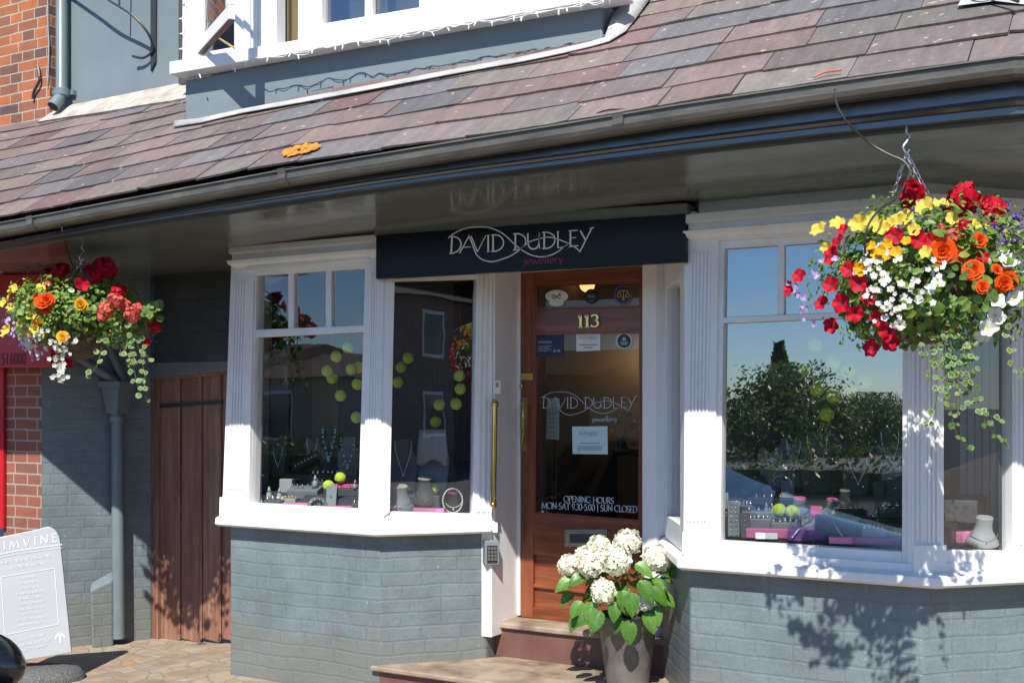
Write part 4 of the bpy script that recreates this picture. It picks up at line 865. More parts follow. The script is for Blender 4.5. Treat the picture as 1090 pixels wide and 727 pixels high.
def sans(mb, pl, s, x0, y0, x1, y1, cap, d, mi=0):   # built-in sans letters mapped between two baseline pixels
    cu = bpy.data.curves.new('t', 'FONT'); cu.body = s; cu.fill_mode = 'FRONT'; cu.resolution_u = 3; ob = bpy.data.objects.new('t', cu); COL.objects.link(ob)
    dg = bpy.context.evaluated_depsgraph_get(); me = bpy.data.meshes.new_from_object(ob.evaluated_get(dg))
    xs_ = [v.co.x for v in me.vertices]; a, b = min(xs_), max(xs_); sc = (x1 - x0) / (b - a); hc = 0.70
    vs = []
    for v in me.vertices:
        t = (v.co.x - a) / (b - a); vs.append(pl.at(x0 + (x1 - x0) * t, y0 + (y1 - y0) * t - v.co.y / hc * cap, d))
    mb.add(vs, [tuple(p.vertices) for p in me.polygons], mi)
    bpy.data.objects.remove(ob); bpy.data.curves.remove(cu); bpy.data.meshes.remove(me)
# ---- fascia sign
SG = PY(4.975)
sign = thing('shop_sign', 'long dark navy shop sign with thin silver lettering above the door', 'sign', SG.at(565, 262))
b = MB(); b.prism(SG, [(400, 250.5), (729.5, 227.5), (729.5, 279), (400, 297)], 0.02, -0.02); b.build('board', M['sign'], sign, bevel=0.003)
K = 5.737
b = MB(); logo(b, SG, lambda x, y: (460 + x / K, 230 + (y - 0.051 * (x - 108)) / K), 1 / K, 0.0225, 1.25); b.build('lettering', M['letter'], sign, recalc=False)
b = MB(); pen(b, SG, 'jewellery', 460 + 556 / K, 230 + 298 / K, 460 + 800 / K, 230 + 284 / K, 8.2, 1.0, 0.0225); b.build('lettering', M['letter_red'], sign, recalc=False)
b = MB(); sans(b, rfp, '516000', 1, 388.5, 27, 388.0, 13, 0.003); b.build('phone_number', mat('dark red print', (0.05, 0.004, 0.006), .4), nb, recalc=False)
# ---- door lettering, number
b = MB(); logo(b, DR, lambda x, y: (560 + (108 + .755 * (x - 98)) / 6.607, 395 + (258 + (y - 226) * .755) / 6.607), .755 / 6.607, -0.018, 0.95)
pen(b, DR, 'jewellery', 630, 449, 657, 448.5, 5.6, 0.7, -0.018); 
pen(b, DR, 'OPENING HOURS', 600, 534, 653.5, 536, 6.4, 0.95, -0.018); pen(b, DR, 'MON-SAT 9.30-5.00 | SUN CLOSED', 576.5, 541, 678.5, 545.5, 6.8, 0.95, -0.018)
b.build('door_lettering', M['vinyl'], shop, door, recalc=False)
b = MB(); pen(b, DR, '113', 614.5, 348.5, 637.5, 347.5, 12.5, 2.6, 0.012, nib=0.1); o = b.build('door_number', M['brass'], shop, door, recalc=False); sd = o.modifiers.new('solid', 'SOLIDIFY'); sd.thickness = 0.008
# ---- notices on the door glass
def sheet(name, label, cat, pl, quad, m, d=0.0, group=None, extra=None):
    t = thing(name, label, cat, pl.at(*quad[0], d), group); b = MB(); b.prism(pl, quad, d, d - 0.0015); b.build('paper' if 'sticker' not in name else 'disc', m, t)
    if extra:
        for nm, mm, fn in extra: e = MB(); fn(e); e.build(nm, mm, t, recalc=False)
    return t
def lines(pl, rows, d, w=0.9):
    def f(e):
        for x0, x1, y in rows: e.quads_along(pl, [(x0, y), ((x0 + x1) / 2, y), (x1, y)], w, d)
    return f
DG = -0.014
sheet('paper_notice', 'small white square notice at top of the door glass under the number', 'notice', DR, [(613.5, 354.5), (639, 353.5), (639, 373), (613.5, 374)], M['card'], DG, extra=[('print', M['ink'], lambda e: (logo(e, DR, lambda x, y: (616 + (x - 98) * 0.0235, 361 + (y - 226) * 0.035), .03, DG + .002, 1.0), lines(DR, [(616, 636, 367), (621, 631, 370)], DG + .002)(e)))])
sheet('paper_notice', 'larger pale blue typed notice in the middle of the door glass below the vinyl lettering', 'notice', DR, [(609, 454), (646.5, 453.5), (647, 483.5), (609.5, 483)], M['bluecard'], DG, extra=[('print', M['ink'], lambda e: (logo(e, DR, lambda x, y: (616.5 + (x - 98) * 0.0235, 463 + (y - 226) * 0.035), .03, DG + .002, 1.0), lines(DR, [(617, 638, 471.8), (614, 641, 475.2), (614, 641, 477), (614, 641, 478.8), (614, 618, 480.4)], DG + .002, 0.6)(e)))])
sheet('paper_notice', 'narrow handwritten white strip hanging inside the left of the door glass', 'notice', PY(5.95), [(582, 424), (595.5, 424), (595, 468), (581.5, 467)], M['mgrey'], 0.0, extra=[('print', M['ink'], lines(PY(5.95), [(584, 593, y) for y in (440, 446, 450, 455, 460, 464)], 0.003, 1.0))])
sheet('warning_poster', 'dark blue security poster in the upper left corner of the door glass', 'poster', DR, [(570.8, 356.2), (599.5, 355), (599.5, 379), (570.8, 380)], M['navy'], DG, extra=[('print', M['mgrey'], lambda e: (lines(DR, [(572.5, 587, 363.9)], DG + .002, 1.6)(e), sans(e, DR, 'WARNING', 572.5, 366, 587, 365.6, 2.6, DG + .002), lines(DR, [(572.5, 587, 368.5), (572.5, 585, 370.3), (572.5, 587, 372), (572.5, 583, 373.7)], DG + .002, 0.6)(e), lines(DR, [(589, 591.5, 373.6), (593, 596, 373.4)], DG + .002, 2.2)(e)))])
def disc(pl, cx, cy, rx, ry, n=28): return [(cx + rx * math.cos(2 * math.pi * i / n), cy + ry * math.sin(2 * math.pi * i / n)) for i in range(n)]
def dpoly(pl, P, d): return lambda e: e.add([pl.at(x, y, d) for x, y in P], [tuple(range(len(P)))])
def ringp(e, pl, cx, cy, rx, ry, w, d): e.quads_along(pl, [(cx + rx * math.cos(2 * math.pi * i / 28), cy + ry * math.sin(2 * math.pi * i / 28)) for i in range(29)], w, d)
sheet('oval_sticker', 'white two lobed oval sticker with a small black ribbon in the top door pane', 'sticker', DR, disc(DR, 592.6, 315.5, 12.2, 6.8), M['card'], DG, extra=[('lower_lobe', M['card'], dpoly(DR, disc(DR, 592.4, 322.5, 7.8, 3.8), DG + .0005)), ('print', M['blackprint'], lambda e: (e.quads_along(DR, sm2([(596.5, 318.5), (591, 315), (588.5, 314.2), (587.5, 316), (589.5, 317.6), (592.5, 316), (595.5, 313.2)]), 0.8, DG + .002), dpoly(DR, [(594.2, 313.6), (595.8, 312), (597.2, 315.6)], DG + .002)(e)))])
sheet('round_sticker', 'black round sticker with faint white script in the top door pane', 'sticker', DR, disc(DR, 629.5, 315.5, 7.6, 8), M['blackprint'], DG, extra=[('print', M['ink'], lambda e: (lines(DR, [(625.5, 633.5, 315), (626.5, 632.5, 316.2)], DG + .002, 0.9)(e), lines(DR, [(627, 632, 320.4)], DG + .002, 0.6)(e)))])
def scales(e):
    d = DG + .0025
    for P in ([(658.5, 310), (663.5, 309.2), (668.5, 310)], [(663.5, 309), (663.5, 318.5)], [(659, 310), (657, 315)], [(659, 310), (661, 315)], [(668, 310), (666, 315)], [(668, 310), (670, 315)], [(656.8, 315.4), (659, 316.4), (661.2, 315.4)], [(665.8, 315.4), (668, 316.4), (670.2, 315.4)]): e.quads_along(DR, P if len(P) > 2 else [P[0], lerp(P[0], P[1], .5), P[1]], 0.9, d)
    e.quads_along(DR, [(663.5, 315), (663.5, 317), (663.5, 320)], 2.2, d)
sheet('round_sticker', 'dark blue round sticker with gold weighing scales in the top door pane', 'sticker', DR, disc(DR, 663.3, 314, 9.8, 10.4), M['navy'], DG, extra=[('print', M['goldprint'], scales), ('rim', M['amethyst'], lambda e: ringp(e, DR, 663.3, 314, 8.8, 9.4, 1.0, DG + .002))])
sheet('round_sticker', 'round pale green edged sticker in the upper right corner of the door glass', 'sticker', DR, disc(DR, 664.3, 363, 9, 9.3), M['mint'], DG, extra=[('disc', M['blackprint'], dpoly(DR, disc(DR, 664.3, 363, 7, 7.2), DG + .001)), ('print', M['mint'], lambda e: (lines(DR, [(660, 668.5, 364.5), (661, 667.5, 366.5), (662.5, 666, 359.5)], DG + .0025, 1.0)(e), dpoly(DR, [(661.5, 362.5), (664.2, 358), (667, 362.5)], DG + .0025)(e)))])
sheet('small_sticker', 'tiny white dot sticker at the lower left of the door glass', 'sticker', DR, disc(DR, 577.4, 544.4, 1.4, 1.2, 12), M['card'], DG)
# ---- grab rail, bell, keypad
gr = thing('grab_rail', 'vertical polished brass grab rail on the white post left of the door', 'rail', CL.at(526, 485, 0.05))
a, c = CL.at(526.5, 430, 0.065), CL.at(524.8, 537, 0.065)
b = MB(); b.tube([a, c], 0.0165, 14); b.build('rail', M['brass'], gr, smooth=False, auto=40)
for p in (a, c):
    b = MB(); b.tube([p - CL.n * 0.066 + CL.t * 0.012, p - CL.n * 0.058 + CL.t * 0.012], 0.028, 14); b.tube([p - CL.n * 0.06 + CL.t * 0.012, p], 0.012, 10); b.ball(p, 0.021, 12, 8); b.build('bracket', M['brass'], gr, auto=40)
bl_ = thing('door_bell', 'small white plastic bell push on the white post beside the brass rail', 'bell', CL.at(529.5, 412))
b = MB(); b.rect(CL, 525.5, 404.5, 533.5, 419.5, 0.022, 0.0); b.build('case', M['white_plain'], bl_, bevel=0.006)
b = MB(); b.rect(CL, 527.5, 407, 531, 412, 0.026, 0.022); b.build('button', M['mgrey'], bl_, bevel=0.002)
kp = thing('door_keypad', 'grey metal entry keypad on the painted brick left of the door', 'keypad', CL.at(524, 590))
b = MB(); b.rect(CL, 516.5, 575.5, 531.5, 601, 0.03, -0.04); b.build('case', M['dgrey'], kp, bevel=0.004)
b = MB(); b.rect(CL, 518.5, 580.5, 529.5, 599, 0.033, 0.03); b.build('plate', M['black'], kp)
b = MB()
for i in range(4):
    for j in range(3): b.rect(CL, 519.3 + j * 3.5, 582 + i * 3.9, 522.0 + j * 3.5, 585 + i * 3.9, 0.038, 0.033)
b.build('button', M['steel'], kp, bevel=0.001); b = MB(); b.rect(CL, 522.5, 597.6, 525.5, 598.6, 0.035, 0.033); b.build('lock_button', M['iron'], kp)
# ================================================================== pavement sign
zs_ = pt(50, 700, 6.75); SB = Plane(zs_.x, zs_.y, 29 + 12)
ps = thing('pavement_sign', 'pale grey leaning pavement sign with white lettering on a dark rubber base', 'sign', (zs_.x, zs_.y, -0.06))
tp_ = [(-22, 576), (40, 563.5), (48, 561)] + [(48 + 16 * math.sin(t), 577 - 17 * math.cos(t) - 0) for t in [0.3, 0.6, 0.9, 1.2, 1.5]] + [(76, 694), (-12, 709), (-26, 590)]
b = MB(); b.prism(SB, tp_, 0.01, -0.014); b.build('panel', M['board_sign'], ps, bevel=0.003)
b = MB(); d = 0.0125
pen(b, SB, 'K I M V I N E', -7, 586.5, 61, 576, 8.5, 1.5, d, nib=0.9)
for yo, wv in ((0, 1.1), (3.6, 0.5)): b.quads_along(SB, [(-22, 590.5 + yo + 3.5), (20, 585.6 + yo), (66, 578.5 + yo + 0.8)], wv, d)
sans(b, SB, 'INDEPENDENT DESIGNER', -2, 601, 57, 592, 3.5, d); sans(b, SB, 'WOMENSWEAR', 10.5, 606, 47, 600.5, 3.6, d)
for P in ([(1, 614), (58, 604.5)], [(58, 604.5), (62.5, 664)], [(62.5, 664), (5, 675.5)], [(5, 675.5), (1, 614)]): b.quads_along(SB, [P[0], lerp(P[0], P[1], .5), P[1]], 0.8, d)
for i, (s, hw) in enumerate((('ARMANI', 8), ('MAXMARA', 10), ('PAULE KA', 9.5), ('RALPH LAUREN', 14), ('MARC CAIN', 11.5), ('LUISA CERANO', 14), ('MADASCHONI', 14), ('ROTTO2O3', 9.5), ("DES PETITS HAUTS", 17), ('AND MORE .....', 14.5))):
    cx_ = 30.5 + i * 0.45; y = 615.2 + i * 5.5; sans(b, SB, s, cx_ - hw, y + hw * 0.13, cx_ + hw, y - hw * 0.13, 2.7, d)
for s, x0, y0, x1, y1 in (('LOCATED AT', 21.5, 682, 48, 676.5), ('92 THE HIGH STREET', 13, 690, 56, 681.5), ('01672 519937', 20.5, 694, 49.5, 688)): sans(b, SB, s, x0, y0, x1, y1, 3.1, d)
b.quads_along(SB, [(64.3, 684.5), (63.9, 678), (63.5, 673)], 2.2, d); b.quads_along(SB, [(58.5, 680), (63.4, 672.6), (63.4, 672.6)], 2.0, d); b.quads_along(SB, [(69.3, 678), (63.4, 672.6), (63.4, 672.6)], 2.0, d)
b.build('lettering', M['whiteprint'], ps, recalc=False)
b = MB(); gz0 = -0.07; c0 = SB.at(28, 716); c0 = Vector((c0.x, c0.y, 0)); 
Mx = Matrix.Rotation(R(41), 3, 'Z'); b.lathe((c0.x, c0.y, gz0), [(0.335, 0), (0.34, 0.02), (0.33, 0.05), (0.30, 0.085), (0.22, 0.098), (0.01, 0.10)], 40, 0, 1.0, 0.62, Mx)
b.build('base', M['rubber'], ps, auto=50)
# ================================================================== window displays
def prod(name, label, cat, loc, group=None): return thing(name, label, cat, loc, group)
def ppm(px, Y): return 1200.0 / (Y / (0.8746 + (px - 545) / 1200 * 0.4848))     # pixels per metre there
def spot(px, Y, z): r = ray(px, HY); k = Y / r.y; return Vector((r.x * k, Y, z))
FACE = R(29)
def local(root):                                   # turns local offsets (right, back, up) into world, facing the camera
    def f(x, y, z): return root + RV * x + FV * y + UP * z
    return f
def bust(px, Y, z, w, h, label, m='charcoal', neck=None, nm='gold', style='v', br=0.004):
    L = local(spot(px, Y, z)); t = prod('necklace_bust', label, 'necklace stand', spot(px, Y, z))
    prof = [(-.5, .80), (-.42, .97), (-.22, 1.0), (-.12, .90), (0, .84), (.12, .90), (.22, 1.0), (.42, .97), (.5, .80), (.42, .4), (.40, 0), (-.40, 0), (-.42, .4)] if style == 'v' else [(-.30, .78), (-.24, .98), (0, 1.0), (.24, .98), (.30, .78), (.5, .60), (.47, .3), (.36, 0), (-.36, 0), (-.47, .3), (-.5, .60)]
    b = MB(); A = [L(x * w, -0.02 + 0.03 * y, y * h) for x, y in prof]; B = [p + FV * 0.03 for p in A]; b.loft(A, B); b.build('bust', M[m], t, bevel=0.006)
    if neck:
        b = MB(); P = smooth_pts([L(-w * .30, -.03, h * .95), L(-w * .27, -.034, h * .75), L(-w * .1, -.036, h * (.82 - neck * .75)), L(0, -.036, h * (.82 - neck)), L(w * .1, -.036, h * (.82 - neck * .75)), L(w * .27, -.034, h * .75), L(w * .30, -.03, h * .95)], 5)
        if br > 0.0045:
            for i, p in enumerate(P):
                if i % 2 == 0: b.ball(p, br, 8, 6)
        else: b.tube(P, br * 0.45, 5)
        b.ball(L(0, -.038, h * (.82 - neck) - .008), br * 1.3, 8, 6, 0, (1, 1, 1.5)); b.build('necklace', M[nm], t, smooth=True)
    return t
def collar(px, Y, z, r, h, label, top='pinkpale', m='dgrey', nm='silver'):
    base = spot(px, Y, z); L = local(base); t = prod('collar_stand', label, 'necklace stand', base)
    Mt = Euler((R(14), 0, R(29))).to_matrix()
    b = MB(); b.lathe(base, [(r * 1.02, 0), (r * 1.04, h * .06), (r * .92, h * .22), (r * .70, h * .42), (r * .55, h * .58), (r * .50, h * .78), (r * .54, h)], 20, 0, 1, .8, Mt); b.build('collar', M[m], t, smooth=False, auto=50)
    b = MB(); b.lathe(base, [(r * .55, h + .0005), (r * .50, h + .006), (0.001, h + .007)], 20, 0, 1, .8, Mt); b.build('top_disc', M[top], t)
    b = MB(); P = [base + Mt @ Vector((r * .86 * math.sin(a), -r * .70 * math.cos(a), h * .55 - h * .3 * math.cos(a))) for a in [R(-80 + 160 * i / 16) for i in range(17)]]; b.tube(P, 0.0018, 5); b.ball(P[8] - UP * .01, 0.006, 8, 6); b.build('necklace', M[nm], t)
    return t
def block(px, Y, z, w, d, h, label, m, name='display_block', cat='display block', tilt=0.0, jew=0, jm='silver', rz=0.0):
    base = spot(px, Y, z); L = local(base); t = prod(name, label, cat, base)
    b = MB(); b.box(base + UP * (h / 2 + abs(tilt) * d * 0.2), (w, d, h), FACE * 0.6 + rz, tilt=(tilt, 0, 0)); b.build('block' if name == 'display_block' else 'body', M[m], t, bevel=0.003)
    if jew:
        b = MB(); r_ = random.Random(int(px * 7))
        for i in range(jew):
            p = base + RV * (w * ((i + .5) / jew - .5)) + FV * r_.uniform(-d * .25, d * .25) + UP * (h + .006 + abs(tilt) * d * .4)
            b.lathe(p, [(0.008, -.006), (0.0095, 0.0), (0.008, .006)], 8, 0, 1, 1, Euler((R(90), 0, r_.uniform(0, 2))).to_matrix()); b.ball(p + UP * .010, 0.0045, 6, 5)
        b.build('ring', M[jm], t, smooth=True)
    return t
def card(px, Y, z, w, h, label, m, rows=0, cols=2, jm='silver', tilt=-0.25, rz=0.0):
    base = spot(px, Y, z); t = prod('jewellery_card', label, 'display card', base)
    Mr = Matrix.Rotation(FACE * 0.7 + rz, 3, 'Z') @ Euler((tilt, 0, 0)).to_matrix()
    b = MB(); A = [base + Mr @ Vector((x * w, -.006, y * h)) for x, y in ((-.5, 0), (.5, 0), (.5, 1), (-.5, 1))]; B = [base + Mr @ Vector((x * w, .006, y * h)) for x, y in ((-.5, 0), (.5, 0), (.5, 1), (-.5, 1))]; b.loft(A, B); b.build('card', M[m], t, bevel=0.002)
    if rows:
        b = MB()
        for i in range(rows):
            for j in range(cols): b.ball(base + Mr @ Vector((w * ((j + .5) / cols - .5) * .8, -.010, h * (i + .6) / (rows + .3))), 0.005, 7, 5)
        b.build('stud', M[jm], t, smooth=True)
    return t
def roll(px, Y, z, w, h, label, m='charcoal', lean=0.5, jm='silver', n=6):
    base = spot(px, Y, z); t = prod('bracelet_pillow', label, 'bracelet stand', base); L = local(base)
    b = MB(); a, c = L(-w / 2, 0, h * .25), L(w / 2, 0, h * .85); b.tube([a, a.lerp(c, .04), a.lerp(c, .96), c], [h * .22, h * .26, h * .26, h * .22], 14); b.build('pillow', M[m], t, smooth=False, auto=50)
    b = MB(); 
    for i in range(n):
        p = a.lerp(c, (i + 1) / (n + 1)); b.ball(p - FV * h * .26 + UP * .01, 0.006, 7, 5)
    b.build('bracelet', M[jm], t, smooth=True)
def cone(px, Y, z, h, label, m='mgrey', jm='silver', grp=None):
    base = spot(px, Y, z); t = prod('ring_cone', label, 'ring stand', base, grp); b = MB(); b.lathe(base, [(h * .30, 0), (h * .22, h * .4), (h * .05, h), (.001, h * 1.02)], 12); b.build('cone', M[m], t, smooth=True)
    b = MB(); p = base + UP * h * .62; b.lathe(p, [(h * .16, -.004), (h * .20, 0), (h * .16, .004)], 10); b.ball(p - FV * h * .2 + UP * .004, .006, 7, 5); b.build('ring', M[jm], t, smooth=True)
# tennis balls
tb_ = MB(); tb_.ball((0, 0, 0), 0.033, 20, 14); tbm = tb_.build('felt', M['tennis'], smooth=True, weld=True); seam_ = MB()
P = []
for i in range(49):
    a = 2 * math.pi * i / 48; v = Vector((math.cos(a) * 0.9, math.sin(a) * 0.9, 0.62 * math.sin(2 * a) * 1.0)).normalized() * 0.0331; P.append(v)
seam_.tube(P, 0.0011, 5, cap=False); seam_m = seam_.build('seam', M['seam'])
bm_me, sm_me = tbm.data, seam_m.data; bpy.data.objects.remove(tbm); bpy.data.objects.remove(seam_m)
rt = random.Random(9)
def tball(p, label, grp, hang=2.5):
    t = thing('tennis_ball', label, 'tennis ball', p, grp); e = (rt.uniform(0, 6), rt.uniform(0, 6), rt.uniform(0, 6))
    for nm, me in (('felt', bm_me), ('seam', sm_me)): o = bpy.data.objects.new(nm, me); COL.objects.link(o); o.parent = t; o.rotation_euler = e
    if hang: b = MB(); b.tube([Vector(p) + UP * 0.033, Vector((p[0], p[1], hang))], 0.0007, 4); b.build('thread', M['thread'], t)
def zat(px, py, Y): return PY(Y).at(px, py)
GA = 'tennis balls hanging in the left bay'; GB = 'tennis balls hanging in the right bay'; GC = 'tennis balls seen through the side light'
for px, py, Y, l in ((370, 370, 5.22, 'topmost tennis ball hanging in the left bay window'), (358, 379.5, 5.2, 'hanging tennis ball just below and left of the topmost in left bay window'), (348, 395, 5.22, 'leftmost of the tennis balls hanging in the left bay window'),
    (353.5, 402.5, 5.28, 'hanging tennis ball overlapping below the leftmost one in left bay window'), (374, 393, 5.25, 'hanging tennis ball right of centre next to one cut by the frame, left bay'), (382, 391, 5.3, 'hanging tennis ball partly hidden by the right frame, upper of two, left bay'),
    (380.5, 409, 5.22, 'hanging tennis ball against the right frame, below a pair, left bay'), (362.5, 421, 5.2, 'hanging tennis ball alone low in the middle of left bay window'), (379.5, 444, 5.24, 'lowest hanging tennis ball, beside the frame above a beige necklace')):
    tball(zat(px, py, Y), l, GA)
for px, py, Y, l in ((434.5, 381, 5.48, 'upper left tennis ball hanging behind the side light by the door'), (427, 391, 5.50, 'tennis ball hanging just below the upper left one behind the side light'), (423.5, 407, 5.46, 'leftmost dim tennis ball hanging behind the side light'),
    (489, 400, 5.42, 'upper right tennis ball hanging behind the side light'), (490, 414, 5.44, 'tennis ball hanging under the upper right one behind the side light'), (467.5, 431, 5.48, 'tennis ball hanging in the middle of the side light'), (485.5, 430, 5.43, 'tennis ball hanging right of the middle one behind the side light'), (463.5, 449, 5.5, 'lowest tennis ball hanging above the lace covered bust')):
    tball(zat(px, py, max(Y, CL.at(px, HY).y + .12)), l, GC)
for px, py, Y, l in ((868, 367, 5.2, 'topmost tennis ball hanging in the right bay window'), (857.5, 391.5, 5.18, 'leftmost tennis ball hanging in the right bay window'), (886.5, 386, 5.22, 'hanging tennis ball right and below the topmost in right bay window'), (902.5, 394.5, 5.26, 'hanging tennis ball between two paler ones, right bay window'),
    (920, 406, 5.3, 'rightmost tennis ball hanging in the right bay window'), (870, 414, 5.18, 'hanging tennis ball below and right of the leftmost, right bay window'), (906, 416, 5.28, 'hanging tennis ball left and below the rightmost, right bay window'), (887, 421.5, 5.2, 'hanging tennis ball second from the bottom, right bay window'), (880, 441, 5.19, 'lowest tennis ball hanging in the right bay window')):
    tball(zat(px, py, Y), l, GB)
Z1, Z2, Z3 = ZD, 1.07, 1.17
tball(spot(362.5, 5.27, Z2 + .10), 'tennis ball resting on a black stand wearing a bracelet, left bay', 'tennis balls lying in the displays', None); tball(spot(349.5, 5.22, Z2 + .055), 'tennis ball resting behind the grey card in the left bay', 'tennis balls lying in the displays', None)
tball(spot(829.5, 5.22, Z2 + .033), 'left one of two tennis balls resting side by side in right bay', 'tennis balls lying in the displays', None); tball(spot(843, 5.2, Z2 + .030), 'right one of two tennis balls resting side by side in right bay', 'tennis balls lying in the displays', None)
tball(spot(461.5, 5.38, Z1 + .13), 'bright green tennis ball resting low behind the side light by the door', 'tennis balls lying in the displays', None)
# left bay, front window
block(316, 5.10, Z1, .155, .06, .045, 'pale pink card strip at the front left of the left bay', 'pinkpale'); block(362, 5.10, Z1, .155, .06, .04, 'pale pink card strip at the front right of the left bay', 'pinkpale')
block(293, 5.12, Z1, .11, .08, .055, 'dark ring tray with silver rings in the left corner of left bay', 'charcoal', 'ring_tray', 'tray', jew=4); block(368, 5.30, Z2, .15, .05, .062, 'hot pink card block below the beige necklace in left bay', 'pink')
block(372, 5.24, Z2, .15, .08, .045, 'black low box with rings in front of the hot pink block', 'charcoal', 'ring_box', 'box', jew=3, jm='gold'); block(325, 5.24, Z2 - .02, .19, .10, .05, 'grey slanted box of rings in the middle of left bay', 'dgrey', 'ring_box', 'box', tilt=0.25, jew=6)
block(306, 5.28, Z2, .08, .06, .08, 'small grey box behind the ring cones in left bay', 'mgrey', 'jewellery_box', 'box'); card(352, 5.14, Z1 + .03, .062, .12, 'grey earring card leaning at the front of left bay', 'dgrey', 1, 1, 'gold')
b0 = spot(338, 5.07, Z1 + .035); t = prod('bracelet_ring', 'round dark bracelet stand with studs at the front centre of left bay', 'bracelet stand', b0)
b = MB(); b.lathe(b0, [(.035, -.012), (.055, -.012), (.055, .012), (.035, .012), (.035, -.012)], 24, 0, 1, 1, Euler((R(75), 0, R(29))).to_matrix()); b.build('hoop', M['charcoal'], t, bevel=0.002)
b = MB(); [b.ball(b0 + RV * .045 * math.cos(a) + UP * .045 * math.sin(a) - FV * .014, .006, 7, 5) for a in [i * math.pi / 5 for i in range(10)]]; b.build('stud', M['silver'], t, smooth=True)
cone(286.5, 5.16, Z1 + .05, .075, 'grey ring cone at far left of left bay', grp='ring cones in the left bay'); cone(297.5, 5.16, Z1 + .05, .07, 'grey ring cone beside the small grey box in left bay', grp='ring cones in the left bay'); cone(335.5, 5.26, Z2 + .04, .07, 'grey ring cone behind the grey slanted box in left bay', grp='ring cones in the left bay'); cone(378, 5.22, Z2 + .045, .05, 'small ring cone on the black low box under hot pink block', grp='ring cones in the left bay')
bust(351, 5.46, Z3, .125, .29, 'black bust wearing a chunky turquoise necklace in left bay', 'black', .48, 'turq', 'n', .0075); bust(371, 5.40, Z3 - .02, .135, .26, 'dark grey bust wearing a slim beige necklace in left bay', 'charcoal', .52, 'pearl', 'n', .0046)
roll(326, 5.42, Z3, .16, .14, 'black slanted bracelet pillow left of the turquoise necklace', 'black', n=7); roll(312, 5.38, Z2, .13, .09, 'black leather bracelet roll low behind the ring boxes', 'black', n=0 + 3)
block(349, 5.36, Z3 - .02, .20, .06, .035, 'black tray of small silver earrings under the turquoise necklace', 'black', 'earring_tray', 'tray', jew=7)
def YC(px, off): return CL.at(px, HY).y + off
# left bay, side light
bust(430, YC(430, 0.254), Z1 + .12, .16, .30, 'grey bust behind beads at the left of the side light', 'charcoal', .5, 'pearl', 'n', .004); bust(461, YC(461, 0.27), Z1 + .10, .19, .36, 'bust draped with a white lace scarf behind the side light', 'dgrey', None, style='n')
t = prod('lace_scarf', 'white lace scarf draped over the tall bust behind the side light', 'scarf', spot(461, YC(461, .22), 1.3)); L = local(spot(461, YC(461, .23), Z1 + .10)); b = MB()
V = [];
for i in range(9):
    for j in range(7): u = i / 8 - .5; v = j / 6; V.append(L(u * .15 * (1 + .25 * v) , -.035 + .015 * math.sin(i * 2.1 + j * .4), .37 - v * (.19 + .02 * math.sin(i * 1.1))))
b.add(V, [(i * 7 + j, i * 7 + j + 1, (i + 1) * 7 + j + 1, (i + 1) * 7 + j) for i in range(8) for j in range(6)]); o = b.build('cloth', M['mgrey'], t, smooth=True); sd = o.modifiers.new('solid', 'SOLIDIFY'); sd.thickness = .004
collar(427, YC(427, 0.126), Z1 + .03, .075, .13, 'brown topped collar stand with beads low in the side light', 'mortar', 'dgrey', 'silver'); collar(453, YC(453, 0.158), Z1 + .06, .075, .14, 'beige topped collar stand with a gold choker in the side light', 'mortar', 'charcoal', 'gold')
block(450, YC(450, 0.094), Z1, .26, .06, .035, 'pink card strip along the bottom of the side light', 'pinkpale'); block(452, YC(452, 0.174), Z1, .20, .10, .10, 'dark box under the gold choker in the side light', 'charcoal', 'jewellery_box', 'box')
t = collar(483, YC(483, 0.118), Z1 + .02, .055, .10, 'pink topped round stand holding a string of pearls beside the door', 'pink', 'black', 'pearl')
b = MB(); c_ = spot(482, YC(482, .08), Z1 + .075); L = local(c_); [b.ball(L(.055 * math.cos(a), -.02, .068 * math.sin(a)), .0052, 8, 6) for a in [i * 2 * math.pi / 34 for i in range(34)]]
tag(recentre(b.build('pearl_bracelet', M['pearl'], smooth=True), c_), 'ring of white pearls around the pink topped stand in the side light', 'bracelet')
block(462, YC(462, 0.07), Z1, .055, .01, .016, 'small blank white price card at the bottom of the side light', 'card', 'price_card', 'card'); collar(418, YC(418, 0.078), Z1 - .02, .045, .07, 'pink topped small stand in the lower left of the side light', 'pinkpale', 'charcoal')
# right bay, front window
card(781, 5.09, Z1, .055, .165, 'tall grey earring card at the left front of right bay', 'dgrey', 8, 2, 'silver', -.15); card(794.5, 5.085, Z1 - .005, .05, .12, 'dark leaning ring card beside the tall grey earring card', 'charcoal', 5, 1, 'silver', -.35, .2)
block(818, 5.12, Z1, .20, .05, .042, 'pink card strip behind the white price ticket in right bay', 'pinkpale'); block(816, 5.06, Z1, .098, .006, .028, 'white printed price ticket at the front of right bay', 'card', 'price_ticket', 'card')
block(858, 5.12, Z1, .16, .08, .05, 'purple box at the front middle of right bay', 'amethyst', 'jewellery_box', 'box', tilt=.15); block(815, 5.24, Z2 - .03, .22, .10, .055, 'grey box beneath the silver ear cuffs in right bay', 'dgrey', 'jewellery_box', 'box', jew=4)
collar(850, 5.28, Z2 + .005, .055, .085, 'grey collar stand with pink top behind the two tennis balls', 'pinkpale', 'dgrey', 'gold'); collar(884.5, 5.28, Z2 + .005, .052, .085, 'grey collar stand with pink top in the middle of right bay', 'pinkpale', 'mgrey', 'silver')
block(868.5, 5.28, Z2, .052, .05, .055, 'small hot pink cube between the two pink topped collar stands', 'pink'); block(899, 5.30, Z2, .03, .05, .05, 'narrow hot pink block right of the collar stands', 'pink', rz=.5); block(918, 5.26, Z2 - .01, .045, .05, .045, 'hot pink block with a slanting edge at the right of right bay', 'pink', tilt=.5)
